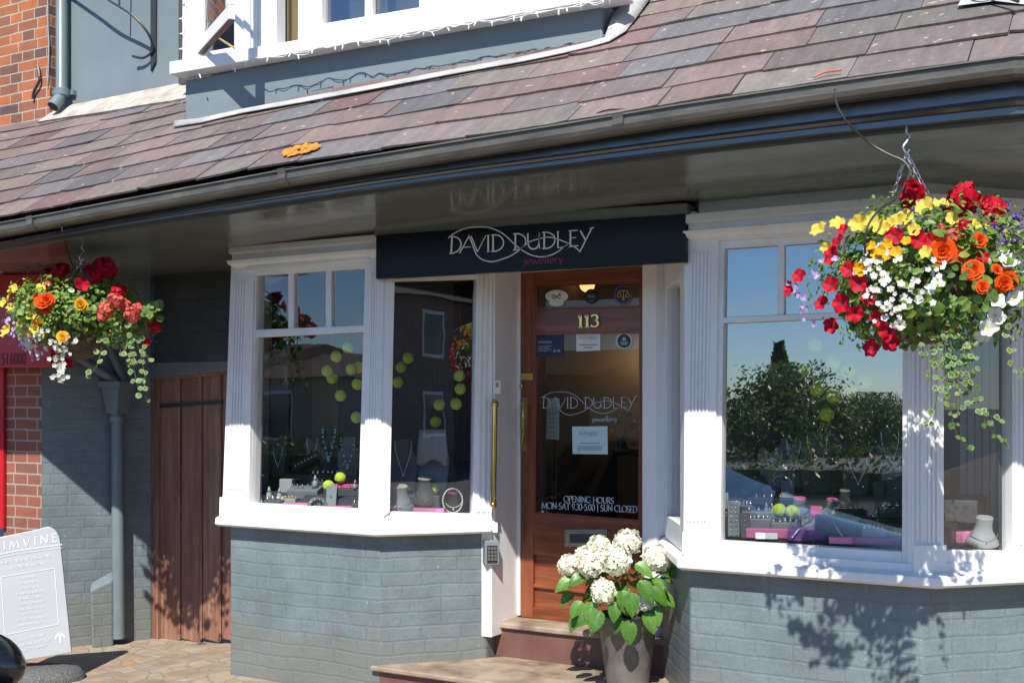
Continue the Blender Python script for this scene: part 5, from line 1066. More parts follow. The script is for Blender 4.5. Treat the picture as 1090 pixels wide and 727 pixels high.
block(895, 5.16, Z2 - .055, .22, .07, .085, 'dark grey box in the front row of right bay', 'charcoal', 'jewellery_box', 'box'); block(940, 5.17, Z2 - .055, .19, .07, .08, 'black box in the front right corner of right bay', 'black', 'jewellery_box', 'box')
block(920, 5.09, Z1, .30, .04, .03, 'low pink and grey ledge along the right front of right bay', 'pinkpale')
bust(822, 5.44, Z3, .13, .22, 'grey V neck bust with a gold pendant at the left of right bay', 'dgrey', .42, 'gold'); bust(868, 5.50, Z3, .16, .30, 'tall dark bust left of centre in right bay', 'charcoal', .5, 'gold', 'n'); bust(888, 5.55, Z3, .14, .36, 'tallest dark bust at the back of right bay', 'charcoal', None, style='n')
bust(911, 5.42, Z3 - .02, .14, .21, 'dark V neck bust with a fine silver necklace right of centre', 'charcoal', .42, 'silver'); card(838.5, 5.36, Z3 - .02, .06, .085, 'small square pendant card beside the V neck bust', 'dgrey', 1, 1); roll(803, 5.40, Z2 + .07, .11, .11, 'dark slanted bracelet cushion left of the V neck bust', 'charcoal', n=1)
block(826, 5.34, Z3 - .05, .22, .07, .03, 'black tray of rings below the V neck bust', 'black', 'ring_tray', 'tray', jew=6, jm='gold'); block(790, 5.30, Z2 + .005, .13, .06, .04, 'dark tray of small earrings at the far left of right bay', 'charcoal', 'earring_tray', 'tray', jew=8)
card(949, 5.46, Z3 + .07, .09, .10, 'pale grey pendant card at the upper right of right bay', 'mgrey', 1, 1); card(936, 5.40, Z3, .05, .07, 'dark card with an orange pendant at the right of right bay', 'charcoal', 1, 1, 'gold'); card(953, 5.40, Z3 - .01, .07, .11, 'dark card with a silver brooch by the right frame', 'charcoal', 1, 1)
collar(936, 5.28, Z2, .05, .08, 'silver grey collar stand at the right of right bay', 'mgrey', 'mgrey')
for i, x in enumerate((816, 822, 829)): cone(x, 5.27, Z2 + .01, .06, ('left', 'middle', 'right')[i] + ' one of three thin silver cones in front of V neck bust', 'silver', 'silver', 'thin silver cones in the right bay')
t = prod('gold_chain', 'gold chain draped over the dark grey box in right bay', 'chain', spot(890, 5.12, 1.1)); b = MB(); b.tube(smooth_pts([spot(884, 5.13, Z2 + .04), spot(888, 5.10, Z2 + .0), spot(893, 5.09, Z1 + .05), spot(899, 5.085, Z1 + .02)], 6), .0025, 5); b.build('links', M['gold'], t)
t = prod('silver_chain', 'silver chain crossing the purple box in right bay', 'chain', spot(850, 5.07, 1.04)); b = MB(); b.tube(smooth_pts([spot(862, 5.10, Z2), spot(852, 5.06, Z1 + .06), spot(843, 5.05, Z1 + .015)], 6), .003, 5); b.build('links', M['silver'], t)
# more stock on the shelves
for px, Y, z, w, d, h, l, m, jw, jm in ((276, 5.11, Z1, .05, .05, .03, 'small black ring box at the extreme left corner of the left bay', 'black', 2, 'silver'), (308, 5.17, Z1 + .01, .09, .04, .05, 'narrow grey tray with a row of gold rings in the left bay', 'mgrey', 5, 'gold'), (341, 5.33, Z2 + .0, .10, .05, .07, 'dark earring box in the shade below the turquoise necklace', 'charcoal', 4, 'silver'), (380, 5.15, Z1, .05, .05, .055, 'dark box with gold rings tight against the right frame of left bay', 'charcoal', 2, 'gold'),
    (776, 5.18, Z1, .07, .05, .09, 'dark box of rings behind the tall grey earring card', 'charcoal', 4, 'gold'), (806, 5.17, Z1 + .02, .12, .05, .06, 'grey tray with a row of silver rings left of the tennis balls', 'dgrey', 6, 'silver'), (836, 5.16, Z1, .13, .05, .07, 'grey ring tray in front of the two tennis balls', 'dgrey', 5, 'silver'), (872, 5.20, Z1 + .03, .16, .05, .06, 'grey tray with gold rings in front of the pink topped stands', 'mgrey', 6, 'gold'), (905, 5.24, Z2, .13, .05, .05, 'black tray with silver rings between the hot pink blocks', 'black', 5, 'silver'), (947, 5.24, Z2, .10, .06, .07, 'dark grey ring box close to the right frame of right bay', 'charcoal', 3, 'silver'), (930, 5.12, Z1 + .03, .10, .04, .035, 'grey tray of bright silver pieces low at the right of right bay', 'mgrey', 5, 'silver')):
    block(px, Y, z, w, d, h, l, m, 'ring_tray', 'tray', jew=jw, jm=jm)
bust(843, 5.52, Z3 + .02, .11, .25, 'small grey bust behind the square pendant card in right bay', 'dgrey', .45, 'silver'); bust(945, 5.56, Z3 + .02, .14, .30, 'dark bust at the back right corner of right bay', 'charcoal', .45, 'silver', 'n')
bust(297, 5.50, Z3 - .03, .10, .20, 'small charcoal bust with a silver necklace at the back left of left bay', 'charcoal', .45, 'silver'); bust(333, 5.54, Z3 + .01, .11, .22, 'charcoal bust with a gold necklace left of the turquoise necklace', 'charcoal', .45, 'gold')
collar(898, 5.34, Z2 + .05, .045, .08, 'small dark collar stand with gold chain right of the pink topped stands', 'dgrey', 'charcoal', 'gold'); card(770, 5.30, Z2 + .02, .05, .08, 'small upright pendant card in the left shade of right bay', 'dgrey', 1, 1)
# right bay, side light
YR = 5.52
block(1024, 5.36, Z1, .115, .06, .05, 'pink box behind the side light at the right edge', 'pinkpale', 'jewellery_box', 'box'); collar(1045, 5.34, Z1, .07, .12, 'pale grey collar stand with a silver necklace behind the right side light', 'mgrey', 'mgrey', 'silver')
cu = MB(); pc = PY(5.74)
for i in range(8): x = 1022 + i * 8; cu.prism(pc, [(x, 240), (x + 7, 240), (x + 7, 640), (x, 640)], 0.012 * (i % 2), -0.02)
cu.build('curtain', M['int_grey'], shop)
# ---- inside, seen through the door glass
cn = thing('shop_counter', 'brown wooden counter standing inside behind the door glass', 'counter', (-3.2, 7.6, 0.34)); b = MB(); b.plan([(-4.3, 7.3), (-2.0, 7.3), (-2.0, 7.9), (-4.3, 7.9)], .34, 1.25); b.build('body', M['int_wood'], cn, bevel=.01); b = MB(); b.plan([(-4.35, 7.25), (-1.95, 7.25), (-1.95, 7.95), (-4.35, 7.95)], 1.253, 1.29); b.build('top', M['door_rail'], cn, bevel=.005)
for (x0, y0, x1, y1, l) in ((600, 412, 612, 447, 'narrow framed picture on the brown wall inside left of the vinyl lettering'), (571, 474, 581, 500, 'small pale framed card inside at the left of door glass'), (636, 418, 668, 436, 'framed picture on the wall inside behind the vinyl lettering')):
    pp = PY(8.6); t = thing('framed_picture', l, 'picture', pp.at(x0, y0)); b = MB(); b.rect(pp, x0, y0, x1, y1, 0.02, 0.0); b.build('frame', M['black'], t); b = MB(); b.rect(pp, x0 + 2, y0 + 2, x1 - 2, y1 - 2, 0.024, 0.0205); b.build('print', M['tan'], t)
MB().rect(PY(8.9), 571, 404, 598, 452, 0.02, 0.0).build('orange_panel', mat('orange wall panel', (0.55, 0.14, 0.03), 0.6), shop)
pb = thing('flower_bouquet', 'peach silk roses standing inside behind the door glass', 'flowers', pt(660, 462, 7.6))
mp = mat('peach silk', (0.55, 0.25, 0.12), 0.7)
for x, y, r_ in ((662, 463, .055), (648, 461, .04), (672, 452, .045), (656, 446, .04), (668, 440, .035)):
    c_ = pt(x, y, 7.6); b = MB()
    for k in range(5): b.ball(c_ + Vector((r_ * .35 * math.cos(k * 1.3), r_ * .3 * math.sin(k * 1.3), r_ * .2 * math.sin(k * 2.1))), r_ * .62, 8, 6)
    b.build('rose', mp, pb, smooth=True)
b = MB(); c_ = pt(660, 462, 7.6); b.tube([c_, Vector((c_.x, c_.y, 1.30))], .02, 8); b.build('stem', M['stem'], pb)
collar(661, 7.5 * .905 + .35, 1.29, .06, .11, 'collar stand with hot pink top on the counter inside the door', 'pink', 'dgrey')
lp = thing('pendant_lamp', 'small warm pendant lamp glowing inside behind the top door pane', 'lamp', pt(626, 303, 7.2)); b = MB(); p = pt(625, 303, 7.3); b.ball(p, .05, 14, 10); b.build('globe', M['lampglow'], lp, smooth=True); b = MB(); b.tube([p + UP * .05, Vector((p.x, p.y, 2.60))], .006, 6); b.build('flex', M['iron'], lp)
sp_ = thing('sparkling_lamp', 'red glowing display lamp inside at the left edge of the door glass', 'lamp', pt(572, 422, 8.0)); b = MB(); b.ball(pt(572.5, 422, 8.0), .022, 10, 8); b.build('bulb', mat('red glow', (0.6, .05, .02), .4), sp_, smooth=True); b = MB(); b.tube([pt(572.5, 425, 8.0), pt(572.5, 434, 8.0)], .012, 8); b.build('stem', M['brass'], sp_)
# ================================================================== flowers
rf = random.Random(21)
def disc_flower(n, r, cup, ruffle, wide=1.0, throat=0.22, two=True, seed=0):
    """trumpet flower facing +Z: n petals as one rippled disc"""
    q = random.Random(seed); seg = n * 6; mb = MB(); rings = [0.0, 0.22, 0.5, 0.78, 1.0]; vs = [(0, 0, -cup * r)]
    for k, t in enumerate(rings[1:]):
        for i in range(seg):
            a = 2 * math.pi * i / seg; lob = abs(math.cos(a * n / 2)); rr = r * t * (1 - (0.20 / wide) * (1 - lob ** 0.6) * t * t)
            z = cup * r * (t - 1) + (ruffle * r * math.sin(a * n + q.uniform(-.5, .5)) + q.uniform(-1, 1) * ruffle * r * 0.7) * t * t
            vs.append((rr * math.cos(a), rr * math.sin(a), z))
    fs = [(0, 1 + i, 1 + (i + 1) % seg) for i in range(seg)]; mi = [1] * seg
    for k in range(len(rings) - 2):
        for i in range(seg):
            b0 = 1 + k * seg; b1 = b0 + seg; fs.append((b0 + i, b1 + i, b1 + (i + 1) % seg, b0 + (i + 1) % seg)); mi.append(0)
    mb.add(vs, fs); mb.m = mi; return mb
def double_flower(r, layers, seed, squash=0.7):
    """layered ruffled bloom (geranium, begonia, double petunia) facing +Z"""
    q = random.Random(seed); mb = MB()
    for l in range(layers):
        el = 5 + 75 * l / max(1, layers - 1); n = max(4, int(9 - l * 1.0)); rad = r * (1 - 0.55 * l / layers)
        for i in range(n):
            a = 2 * math.pi * (i + 0.5 * (l % 2) + q.uniform(-.2, .2)) / n; e = R(el + q.uniform(-12, 12)); w = rad * q.uniform(.42, .6); d = Vector((math.cos(a) * math.cos(e), math.sin(a) * math.cos(e), math.sin(e))); s = Vector((-math.sin(a), math.cos(a), 0)); u = d.cross(s).normalized()
            vs = []
            for t, wd in ((.15, .25), (.55, .9), (.85, 1.0), (1.02, .6)):
                for x in (-1, 0, 1): p = d * rad * t + s * w * wd * x + u * (-(.12 * rad) * (1 - abs(x)) + q.uniform(-.06, .06) * rad); vs.append((p.x, p.y, p.z * squash))
            mb.add(vs, [(j * 3 + k, j * 3 + k + 1, j * 3 + k + 4, j * 3 + k + 3) for j in range(3) for k in range(2)])
    return mb
def cluster(r, n, fr, seed, petals=4, squash=.85):
    """ball of many small florets, dome towards +Z"""
    q = random.Random(seed); mb = MB()
    for i in range(n):
        z = 1 - 1.55 * (i + .5) / n; a = i * 2.39996 + q.uniform(-.25, .25); s = math.sqrt(max(0, 1 - z * z)); nrm = Vector((s * math.cos(a), s * math.sin(a), z)); p = nrm * r * q.uniform(.86, 1.06); p.z *= squash
        nrm = (nrm + Vector((q.uniform(-.5, .5), q.uniform(-.5, .5), q.uniform(-.5, .5)))).normalized(); t = nrm.orthogonal().normalized(); b_ = nrm.cross(t); a0 = q.uniform(0, 6)
        for k in range(petals):
            aa = a0 + 2 * math.pi * k / petals; d = t * math.cos(aa) + b_ * math.sin(aa); e = nrm.cross(d); w1 = fr * q.uniform(.34, .5); up = q.uniform(-.1, .3)
            vs = [p, p + d * fr * .45 + e * w1 + nrm * fr * .10, p + d * fr * .85 + e * w1 * .75 + nrm * fr * up, p + d * fr + nrm * fr * up, p + d * fr * .85 - e * w1 * .75 + nrm * fr * up, p + d * fr * .45 - e * w1 + nrm * fr * .10]
            mb.add(vs, [(0, 1, 2, 3), (0, 3, 4, 5)])
    return mb
def meshes(fn, mats, name):
    out = []
    for s in range(3): o = fn(s).build(name, mats, smooth=True, recalc=False); out.append(o.data); bpy.data.objects.remove(o)
    return out
def leaf_blade(mb, p, d, n, L, W, q, mi=0, fold=.25, curl=.25):
    """pointed folded leaf at p growing along d with face normal n"""
    s = d.cross(n).normalized(); vs = []; 
    for t, w in ((0, .12), (.25, .85), (.5, 1.0), (.78, .62), (1.0, .03)):
        c = p + d * L * t - n * curl * L * t * t
        vs += [c + s * W * w + n * fold * W * w, c, c - s * W * w + n * fold * W * w]
    mb.add(vs, [(j * 3 + k, j * 3 + k + 1, j * 3 + k + 4, j * 3 + k + 3) for j in range(4) for k in (0, 1)], mi)
def vein_leaf(mb, p, d, n, L, W, q, fold=.3, curl=.3):
    s = d.cross(n).normalized(); vs = []; ns = 13; us = (-1, -.66, -.33, 0, .33, .66, 1); ph = q.uniform(0, 1)
    for i in range(ns):
        t = i / (ns - 1); w = (math.sin(math.pi * min(1, t ** .72)) ** .8) * (1 if t < 1 else 0) + .02
        for u in us:
            ser = 1 + (.05 * (1 if i % 2 else -1) if abs(u) == 1 else 0)
            hgt_ = fold * W * abs(u) * w - curl * L * t * t + .020 * L * math.cos(2 * math.pi * (t * 5.5 - abs(u) * .9)) * (1 - .5 * abs(u)) * (0 if u == 0 else 1) - (.012 * L if u == 0 else 0) + .05 * L * math.sin(3 * t + 6 * ph + 2 * u) * t
            vs.append(p + d * L * t + s * W * w * u * ser + n * hgt_)
    k = len(us); mb.add(vs, [(i * k + j, i * k + j + 1, (i + 1) * k + j + 1, (i + 1) * k + j) for i in range(ns - 1) for j in range(k - 1)])
def round_leaf(mb, p, n, r, q, rim=True):
    t = n.orthogonal().normalized(); b_ = n.cross(t); a0 = q.uniform(0, 6.3); k = 9; vs = [p - n * r * .1]
    for f in (.72, 1.0):
        for i in range(k): a = a0 + 2 * math.pi * i / k; rr = r * f * (1 + (.09 if i % 2 else -.05)); vs.append(p + (t * math.cos(a) + b_ * math.sin(a)) * rr + n * q.uniform(-.1, .1) * r)
    base = len(mb.f); mb.add(vs, [(0, 1 + i, 1 + (i + 1) % k) for i in range(k)], 0); mb.add(vs, [(1 + i, 1 + k + i, 1 + k + (i + 1) % k, 1 + (i + 1) % k) for i in range(k)], 1 if rim else 0)
FM = {
 'red_petunia': meshes(lambda s: disc_flower(5, .034, .38, .11, seed=s), [M['p_red'], M['throat']], 'red_petunia'),
 'yellow_petunia': meshes(lambda s: disc_flower(5, .033, .42, .12, seed=s + 5), [M['p_yel'], M['throat_y']], 'yellow_petunia'),
 'white_petunia': meshes(lambda s: disc_flower(5, .034, .40, .12, seed=s + 9), [M['p_white'], M['throat_y']], 'white_petunia'),
 'red_geranium': meshes(lambda s: cluster(.040, 30, .019, s, 5), M['p_red'], 'red_geranium'),
 'salmon_geranium': meshes(lambda s: cluster(.040, 34, .015, s + 3, 5), M['p_sal'], 'salmon_geranium'),
 'orange_begonia': meshes(lambda s: double_flower(.044, 4, s, .6), M['p_ora'], 'orange_begonia'),
 'yellow_begonia': meshes(lambda s: double_flower(.036, 4, s + 4, .6), M['p_gold'], 'yellow_begonia'),
 'golden_flower': meshes(lambda s: disc_flower(5, .015, .3, .08, seed=s + 30), [M['p_gold'], M['p_gold']], 'golden_flower'),
 'white_bacopa': meshes(lambda s: disc_flower(5, .0125, .15, .05, .55, seed=s + 40), [M['p_white'], M['throat_y']], 'white_bacopa'),
 'lilac_lobelia': meshes(lambda s: disc_flower(3, .0125, .2, .05, .6, seed=s + 50), [M['p_lil'], M['p_white']], 'lilac_lobelia'),
 'violet_flower': meshes(lambda s: cluster(.012, 8, .008, s + 2, 4), M['p_vio'], 'violet_flower'),
}
class Basket:
    def __init__(s, cpx, cpy, Y, rx, rz, label, group):
        k = ray(cpx, HY); s.Z = Y / k.y; s.c = pt(cpx, cpy, s.Z); s.rx, s.rz = rx, rz; s.s = 1200 / s.Z; s.cpx, s.cpy = cpx, cpy; s.t = thing('hanging_basket', label, 'hanging basket', s.c, group); s.q = random.Random(int(cpx))
    def p(s, px, py, out=1.0):
        dx = (px - s.cpx) / s.s; dz = (s.cpy - py) / s.s; k = 1 - (dx / s.rx) ** 2 - (dz / s.rz) ** 2
        dep = s.rx * .92 * math.sqrt(max(.03, k)) * out; return pt(px, py, s.Z - dep)
    def flower(s, kind, px, py, sc=1.0, out=1.0, p=None, face=None):
        p = p or s.p(px, py, out * s.q.uniform(.90, 1.05)); me = s.q.choice(FM[kind]); o = bpy.data.objects.new(kind, me); COL.objects.link(o); o.parent = s.t; o.location = p - s.c
        d = (p - s.c).normalized() * .9 + Vector((0, 0, .25)) + (CAM - p).normalized() * .75 + Vector((s.q.uniform(-.6, .6), s.q.uniform(-.6, .6), s.q.uniform(-.5, .5)))
        if face: d = face
        o.rotation_euler = (d.to_track_quat('Z', 'Y').to_matrix() @ Matrix.Rotation(s.q.uniform(0, 6), 3, 'Z')).to_euler(); o.scale = (sc * s.q.uniform(.78, 1.08), sc * s.q.uniform(.78, 1.08), sc * s.q.uniform(.8, 1.4))
        return p
    def foliage(s, n, zlo=-.9, L=(.028, .055)):
        mb = MB(); q = s.q
        for i in range(n):
            while True:
                v = Vector((q.uniform(-1, 1), q.uniform(-1, 1), q.uniform(-1, 1)))
                if .45 < v.length < 1.0 and v.z > zlo: break
            lump = .86 + .18 * math.sin(5 * v.x + 2 * s.cpx) * math.cos(4 * v.y) ; pp = s.c + Vector((v.x * s.rx, v.y * s.rx * .92, v.z * s.rz)) * lump
            n_ = (v.normalized() + Vector((q.uniform(-.6, .6), q.uniform(-.6, .6), q.uniform(.0, .9)))).normalized(); d = n_.orthogonal().normalized(); d = (Matrix.Rotation(q.uniform(0, 6.3), 3, n_) @ d); l = q.uniform(*L)
            leaf_blade(mb, pp, d, n_, l, l * q.uniform(.24, .42), q)
        mb.build('foliage', M['leaf'], s.t, recalc=False)
        mb = MB(); cl_ = []
        for i in range(46):
            v = Vector((q.gauss(0, 1), q.gauss(0, 1), q.gauss(.1, .8))).normalized(); cl_.append((v, q.uniform(.78, .97)))
        for i in range(int(n * .55)):
            v, k = q.choice(cl_); pp = s.c + Vector((v.x * s.rx, v.y * s.rx * .92, max(v.z, zlo) * s.rz)) * k + Vector((q.gauss(0, 1), q.gauss(0, 1), q.gauss(0, 1))) * .028
            n_ = (v + Vector((q.uniform(-.8, .8), q.uniform(-.8, .8), q.uniform(-.2, 1)))).normalized(); d = Matrix.Rotation(q.uniform(0, 6.3), 3, n_) @ n_.orthogonal().normalized(); l = q.uniform(.012, .024); leaf_blade(mb, pp, d, n_, l, l * q.uniform(.25, .4), q)
        mb.build('fine_foliage', M['leaf_fine'], s.t, recalc=False)
    def sprigs(s, pts, lab=None):                    # upright leafy shoots
        mb = MB(); sm = MB(); q = s.q
        for x0, y0, x1, y1 in pts:
            a, b_ = s.p(x0, y0, .8), s.p(x1, y1, .8); sm.tube([a, a.lerp(b_, .5) + Vector((0, 0, .005)), b_], .0022, 5)
            for i in range(9):
                p = a.lerp(b_, (i + 1) / 9); ang = i * 2.4; d = (RV * math.cos(ang) + FV * math.sin(ang) + UP * .5).normalized(); leaf_blade(mb, p, d, (UP - d * .3).normalized(), q.uniform(.022, .034), .007, q)
        sm.build('stem', M['stem'], s.t); mb.build('shoot', M['leaf'], s.t, recalc=False)
    def bowl(s, r, dz):
        c = s.c + UP * dz; mb = MB(); mb.lathe(c, [(.03, -r * .95), (r * .45, -r * .85), (r * .8, -r * .5), (r, 0), (r * 1.02, .012), (r * .9, .012), (.01, .0)], 28); mb.build('bowl', M['coir'], s.t, smooth=False, auto=50)
        w_ = MB(); 
        for k in range(12):
            a = 2 * math.pi * k / 12; w_.tube([c + Vector((rr * 1.02 * math.cos(a + .3 * j), rr * 1.02 * math.sin(a + .3 * j), z)) for j, (rr, z) in enumerate(((r, .01), (r * .8, -r * .5), (r * .45, -r * .86)))], .002, 5)
        w_.build('wire_frame', M['iron'], s.t)
    def chains(s, top, dz, r, rod_top):
        for k in range(3):
            a = R(200 + 120 * k); e = s.c + Vector((r * math.cos(a), r * math.sin(a), dz)); mb = MB(); n = max(6, int((e - top).length / .022)); dr = (e - top) / n; u = dr.normalized(); t1 = u.orthogonal().normalized(); t2 = u.cross(t1)
            for i in range(n):
                c = top + dr * (i + .5); tt = t1 if i % 2 else t2; mb.tube([c + u * .016 * math.cos(x) + tt * .0065 * math.sin(x) for x in [j * math.pi / 5 for j in range(11)]], .0022, 5, cap=False)
            mb.build('chain', M['steel'], s.t)
        mb = MB(); mb.tube([rod_top, top + UP * .07], .004, 6); mb.tube(smooth_pts([top + UP * .07, top + UP * .06 + RV * .012, top + UP * .04, top + UP * .02 - RV * .012, top, top + RV * .010 + UP * .012], 6), .0035, 6); mb.build('hook', M['steel'], s.t)
    def strand(s, pxs, r=(.010, .017), step=.035, dz=0.0, col=True, out=None, name='trailing_stem', rim=True):
        q = s.q; P = []
        for i, (x, y) in enumerate(pxs): P.append(pt(x, y, s.Z - (out if out is not None else s.rx * .62) + .03 * math.sin(i * 1.3)))
        P = smooth_pts(P, 6); mb = MB(); mb.tube(P, .0016, 5); st = mb.build(name, M['stem'], s.t); lm = MB(); acc = 0; last = P[0]; side = 1
        for p in P:
            acc += (p - last).length; last = p
            if acc > step:
                acc = 0
                for sd in ((1, -1) if q.random() < .6 else (side,)):
                    side = -side; rr = q.uniform(*r); pos = p + RV * sd * rr * q.uniform(.7, 1.3) + UP * q.uniform(-.006, .006) - FV * .01; n_ = (-FV + RV * q.uniform(-.6, .6) + UP * q.uniform(-.1, .9)).normalized(); round_leaf(lm, pos, n_, rr, q, rim)
        round_leaf(lm, P[-1], -FV, r[0] * .9, q, rim)
        if lm.v: lm.build('leaf', [M['vleaf'], M['vrim']], s.t, st, recalc=False)
# ---------------- right basket
GBK = 'flower baskets hanging under the eave'
B = Basket(985, 300, 4.19, .43, .30, 'large overflowing hanging basket of red, yellow, white and orange flowers before right bay window', GBK)
B.foliage(2300, -.8, (.026, .05)); B.bowl(.21, -.02)
top = pt(965, 163, 3.97); rod = Vector((top.x, top.y, interp(FBOT, top.x) + .01)); B.chains(top, .02, .20, rod)
c6 = lambda x, y: (720 + x / 2.946, 200 + y / 2.946)
for x, y, k in ((740, 22, 'red_geranium'), (905, 40, 'red_geranium'), (880, 48, 'red_geranium'), (930, 30, 'red_petunia'), (990, 70, 'red_geranium'), (985, 52, 'red_petunia'), (758, 160, 'red_petunia'), (684, 150, 'red_petunia'), (485, 213, 'red_petunia'), (482, 303, 'red_petunia'), (515, 362, 'red_petunia'), (570, 298, 'red_petunia'), (350, 318, 'red_petunia'), (383, 275, 'red_petunia'), (452, 360, 'red_petunia'), (484, 432, 'red_petunia'), (632, 410, 'red_petunia'), (662, 452, 'red_petunia'), (672, 485, 'red_petunia'), (610, 502, 'red_petunia'), (500, 170, 'red_petunia')):
    B.flower(k, *c6(x, y), sc=1.18 if 'ger' in k else 1.0)
for x, y in ((443, 128), (503, 108), (568, 110), (605, 103), (655, 115), (640, 122), (715, 90), (775, 55), (828, 47), (690, 108)): B.flower('yellow_petunia', *c6(x, y))
for x, y in ((610, 180), (640, 195), (660, 175), (570, 250), (690, 200), (625, 205), (672, 196), (930, 105), (980, 120), (945, 118), (1060, 105), (600, 186), (575, 262), (585, 240), (655, 212)): B.flower('golden_flower' if x < 900 else 'yellow_petunia', *c6(x, y), sc=1.3 if x < 900 else .5)
for x, y, s_ in ((835, 200, .95), (850, 212, .6), (888, 212, .62), (930, 258, .78), (915, 270, .5), (1005, 255, .5), (1040, 288, .8), (1025, 300, .7)): B.flower('orange_begonia', *c6(x, y), sc=s_)
B.flower('salmon_geranium', *c6(866, 150), sc=.6); B.flower('salmon_geranium', *c6(830, 125), sc=.35)
for x, y, k, s_ in ((540, 255, 'red_petunia', .9), (600, 345, 'red_petunia', .85), (560, 395, 'red_petunia', .9), (700, 430, 'white_petunia', .6), (760, 350, 'white_petunia', .5), (780, 200, 'yellow_petunia', .8), (800, 165, 'red_petunia', .8), (865, 95, 'yellow_petunia', .8), (900, 130, 'red_geranium', .7), (950, 165, 'orange_begonia', .6), (960, 215, 'red_petunia', .7), (520, 130, 'red_petunia', .7), (745, 130, 'yellow_petunia', .8), (720, 165, 'golden_flower', 1.4), (960, 310, 'orange_begonia', .6), (1040, 225, 'white_petunia', .9), (470, 190, 'yellow_petunia', .7)): B.flower(k, *c6(x, y), sc=s_, out=1.06)
for x, y, s_ in ((1020, 165, 1), (1025, 185, .9), (1005, 350, 1), (985, 430, 1.1), (960, 465, .9), (1072, 320, 1), (1005, 400, 1.0), (1060, 345, .9), (975, 440, 1), (1075, 250, .8)): B.flower('white_petunia', *c6(x, y), sc=s_)
q = random.Random(8)
cl_ = [(600 + 230 * q.random(), 190 + 210 * q.random()) for _ in range(22)] + [(690, 235), (650, 290), (730, 300), (760, 250), (610, 330), (690, 380), (640, 410), (800, 300), (830, 370), (550, 240)]
for i in range(90):
    c_ = q.choice(cl_); x, y = q.gauss(c_[0], 15), q.gauss(c_[1], 14); B.flower('white_bacopa', *c6(x, y), sc=q.uniform(.72, 1.05), out=1.03)
for x, y in ((455, 228), (497, 222), (430, 265), (440, 275), (375, 310), (380, 335), (400, 345), (408, 380), (395, 372), (432, 430), (400, 410), (390, 385), (428, 420), (352, 297), (370, 320)): B.flower('lilac_lobelia', *c6(x, y), sc=1.1)
for i in range(34): x, y = q.gauss(1050, 26), q.gauss(125, 26); B.flower('violet_flower', *c6(x, y))
for x, y in ((875, 55), (880, 70), (835, 58), (1000, 75), (735, 72), (757, 45), (870, 45), (995, 90), (700, 125)): B.flower('violet_flower', *c6(x, y), sc=.8)
for P in ([(977, 322), (980, 345), (981.5, 362), (983, 380)], [(988, 320), (992, 350), (996, 380), (998, 405), (996, 430), (986, 452)], [(1000, 322), (1004, 360), (1007, 400), (1010, 425), (1017, 458), (1030, 476)], [(1016, 330), (1022, 365), (1028, 395), (1042, 430), (1052, 455), (1073, 475)], [(1062, 340), (1074, 358), (1078, 385), (1086, 402)],
          [(1002, 325), (1010, 380), (1024, 418), (1042, 436), (1068, 449)], [(1010, 320), (1014, 350), (1012, 385), (1004, 412)], [(996, 320), (1000, 345), (992, 385), (988, 404)], [(1022, 320), (1026, 350), (1022, 388), (1030, 410)], [(1005, 320), (1018, 352), (1034, 372), (1036, 395)], [(1014, 315), (1009, 360), (1019, 392), (1020, 440)], [(992, 330), (1003, 372), (1014, 398), (1008, 432)], [(1030, 325), (1034, 350), (1030, 380)]):
    B.strand(P, r=(.007, .0125), step=.034, rim=B.q.random() < .4)
B.strand([(968, 318), (973, 325), (985, 322), (992, 330)], r=(.018, .022), step=.03)
B.sprigs([(905, 335, 915, 352), (925, 350, 922, 368), (880, 262, 872, 258), (1010, 232, 1018, 212), (1040, 240, 1050, 222)])
# ---------------- left basket
B = Basket(84, 336, 4.41, .46, .26, 'hanging basket of mixed flowers before the dark wall and the red shopfront', GBK)
B.foliage(2000, -.6, (.026, .05)); B.bowl(.20, -.06)
top = pt(87, 278, 6.36); rod = Vector((top.x, top.y, 2.52)); B.chains(top, .02, .18, rod)
c8 = lambda x, y: (x / 4.277, 260 + y / 4.277)
for x, y, k, s_ in ((275, 120, 'red_geranium', 1.15), (440, 148, 'red_geranium', 1.05), (375, 180, 'red_petunia', 1.2), (480, 112, 'red_geranium', 1.35), (540, 212, 'red_geranium', .9), (705, 370, 'red_geranium', .9), (665, 445, 'red_petunia', .8), (410, 120, 'red_geranium', .8)): B.flower(k, *c8(x, y), sc=s_)
for x, y in ((40, 215), (62, 200), (10, 265), (50, 285), (125, 260), (185, 195), (30, 385), (15, 400), (110, 395), (155, 385), (150, 410), (185, 405), (90, 365), (28, 250), (140, 320)): B.flower('yellow_petunia', *c8(x, y), sc=.95)
for x, y, s_ in ((370, 275, 1.0), (285, 420, .95), (183, 345, .7)): B.flower('yellow_begonia', *c8(x, y), sc=s_)
for x, y, s_ in ((195, 262, 1.25), (215, 255, .9), (170, 250, .9), (165, 365, .6), (205, 290, .9)): B.flower('orange_begonia', *c8(x, y), sc=s_)
for x, y, s_ in ((480, 300, 1.05), (530, 258, 1.05), (600, 325, 1.05), (630, 290, .9), (560, 275, .8), (470, 325, .8), (510, 245, .7)): B.flower('salmon_geranium', *c8(x, y), sc=s_)
B.flower('salmon_geranium', *c8(220, 185), sc=.55); B.flower('white_petunia', *c8(325, 210), sc=.5)
for i in range(62):
    a = q.uniform(0, 6.3); r_ = math.sqrt(q.random()); B.flower('white_bacopa', *c8(225 + 125 * r_ * math.cos(a), 450 + 75 * r_ * math.sin(a)), sc=q.uniform(.85, 1.25), out=1.02)
for i in range(26): B.flower('white_bacopa', *c8(q.gauss(275, 18), q.uniform(520, 625)), sc=q.uniform(.9, 1.3), p=pt(*c8(q.gauss(275, 18), q.uniform(520, 625)), B.Z - .33))
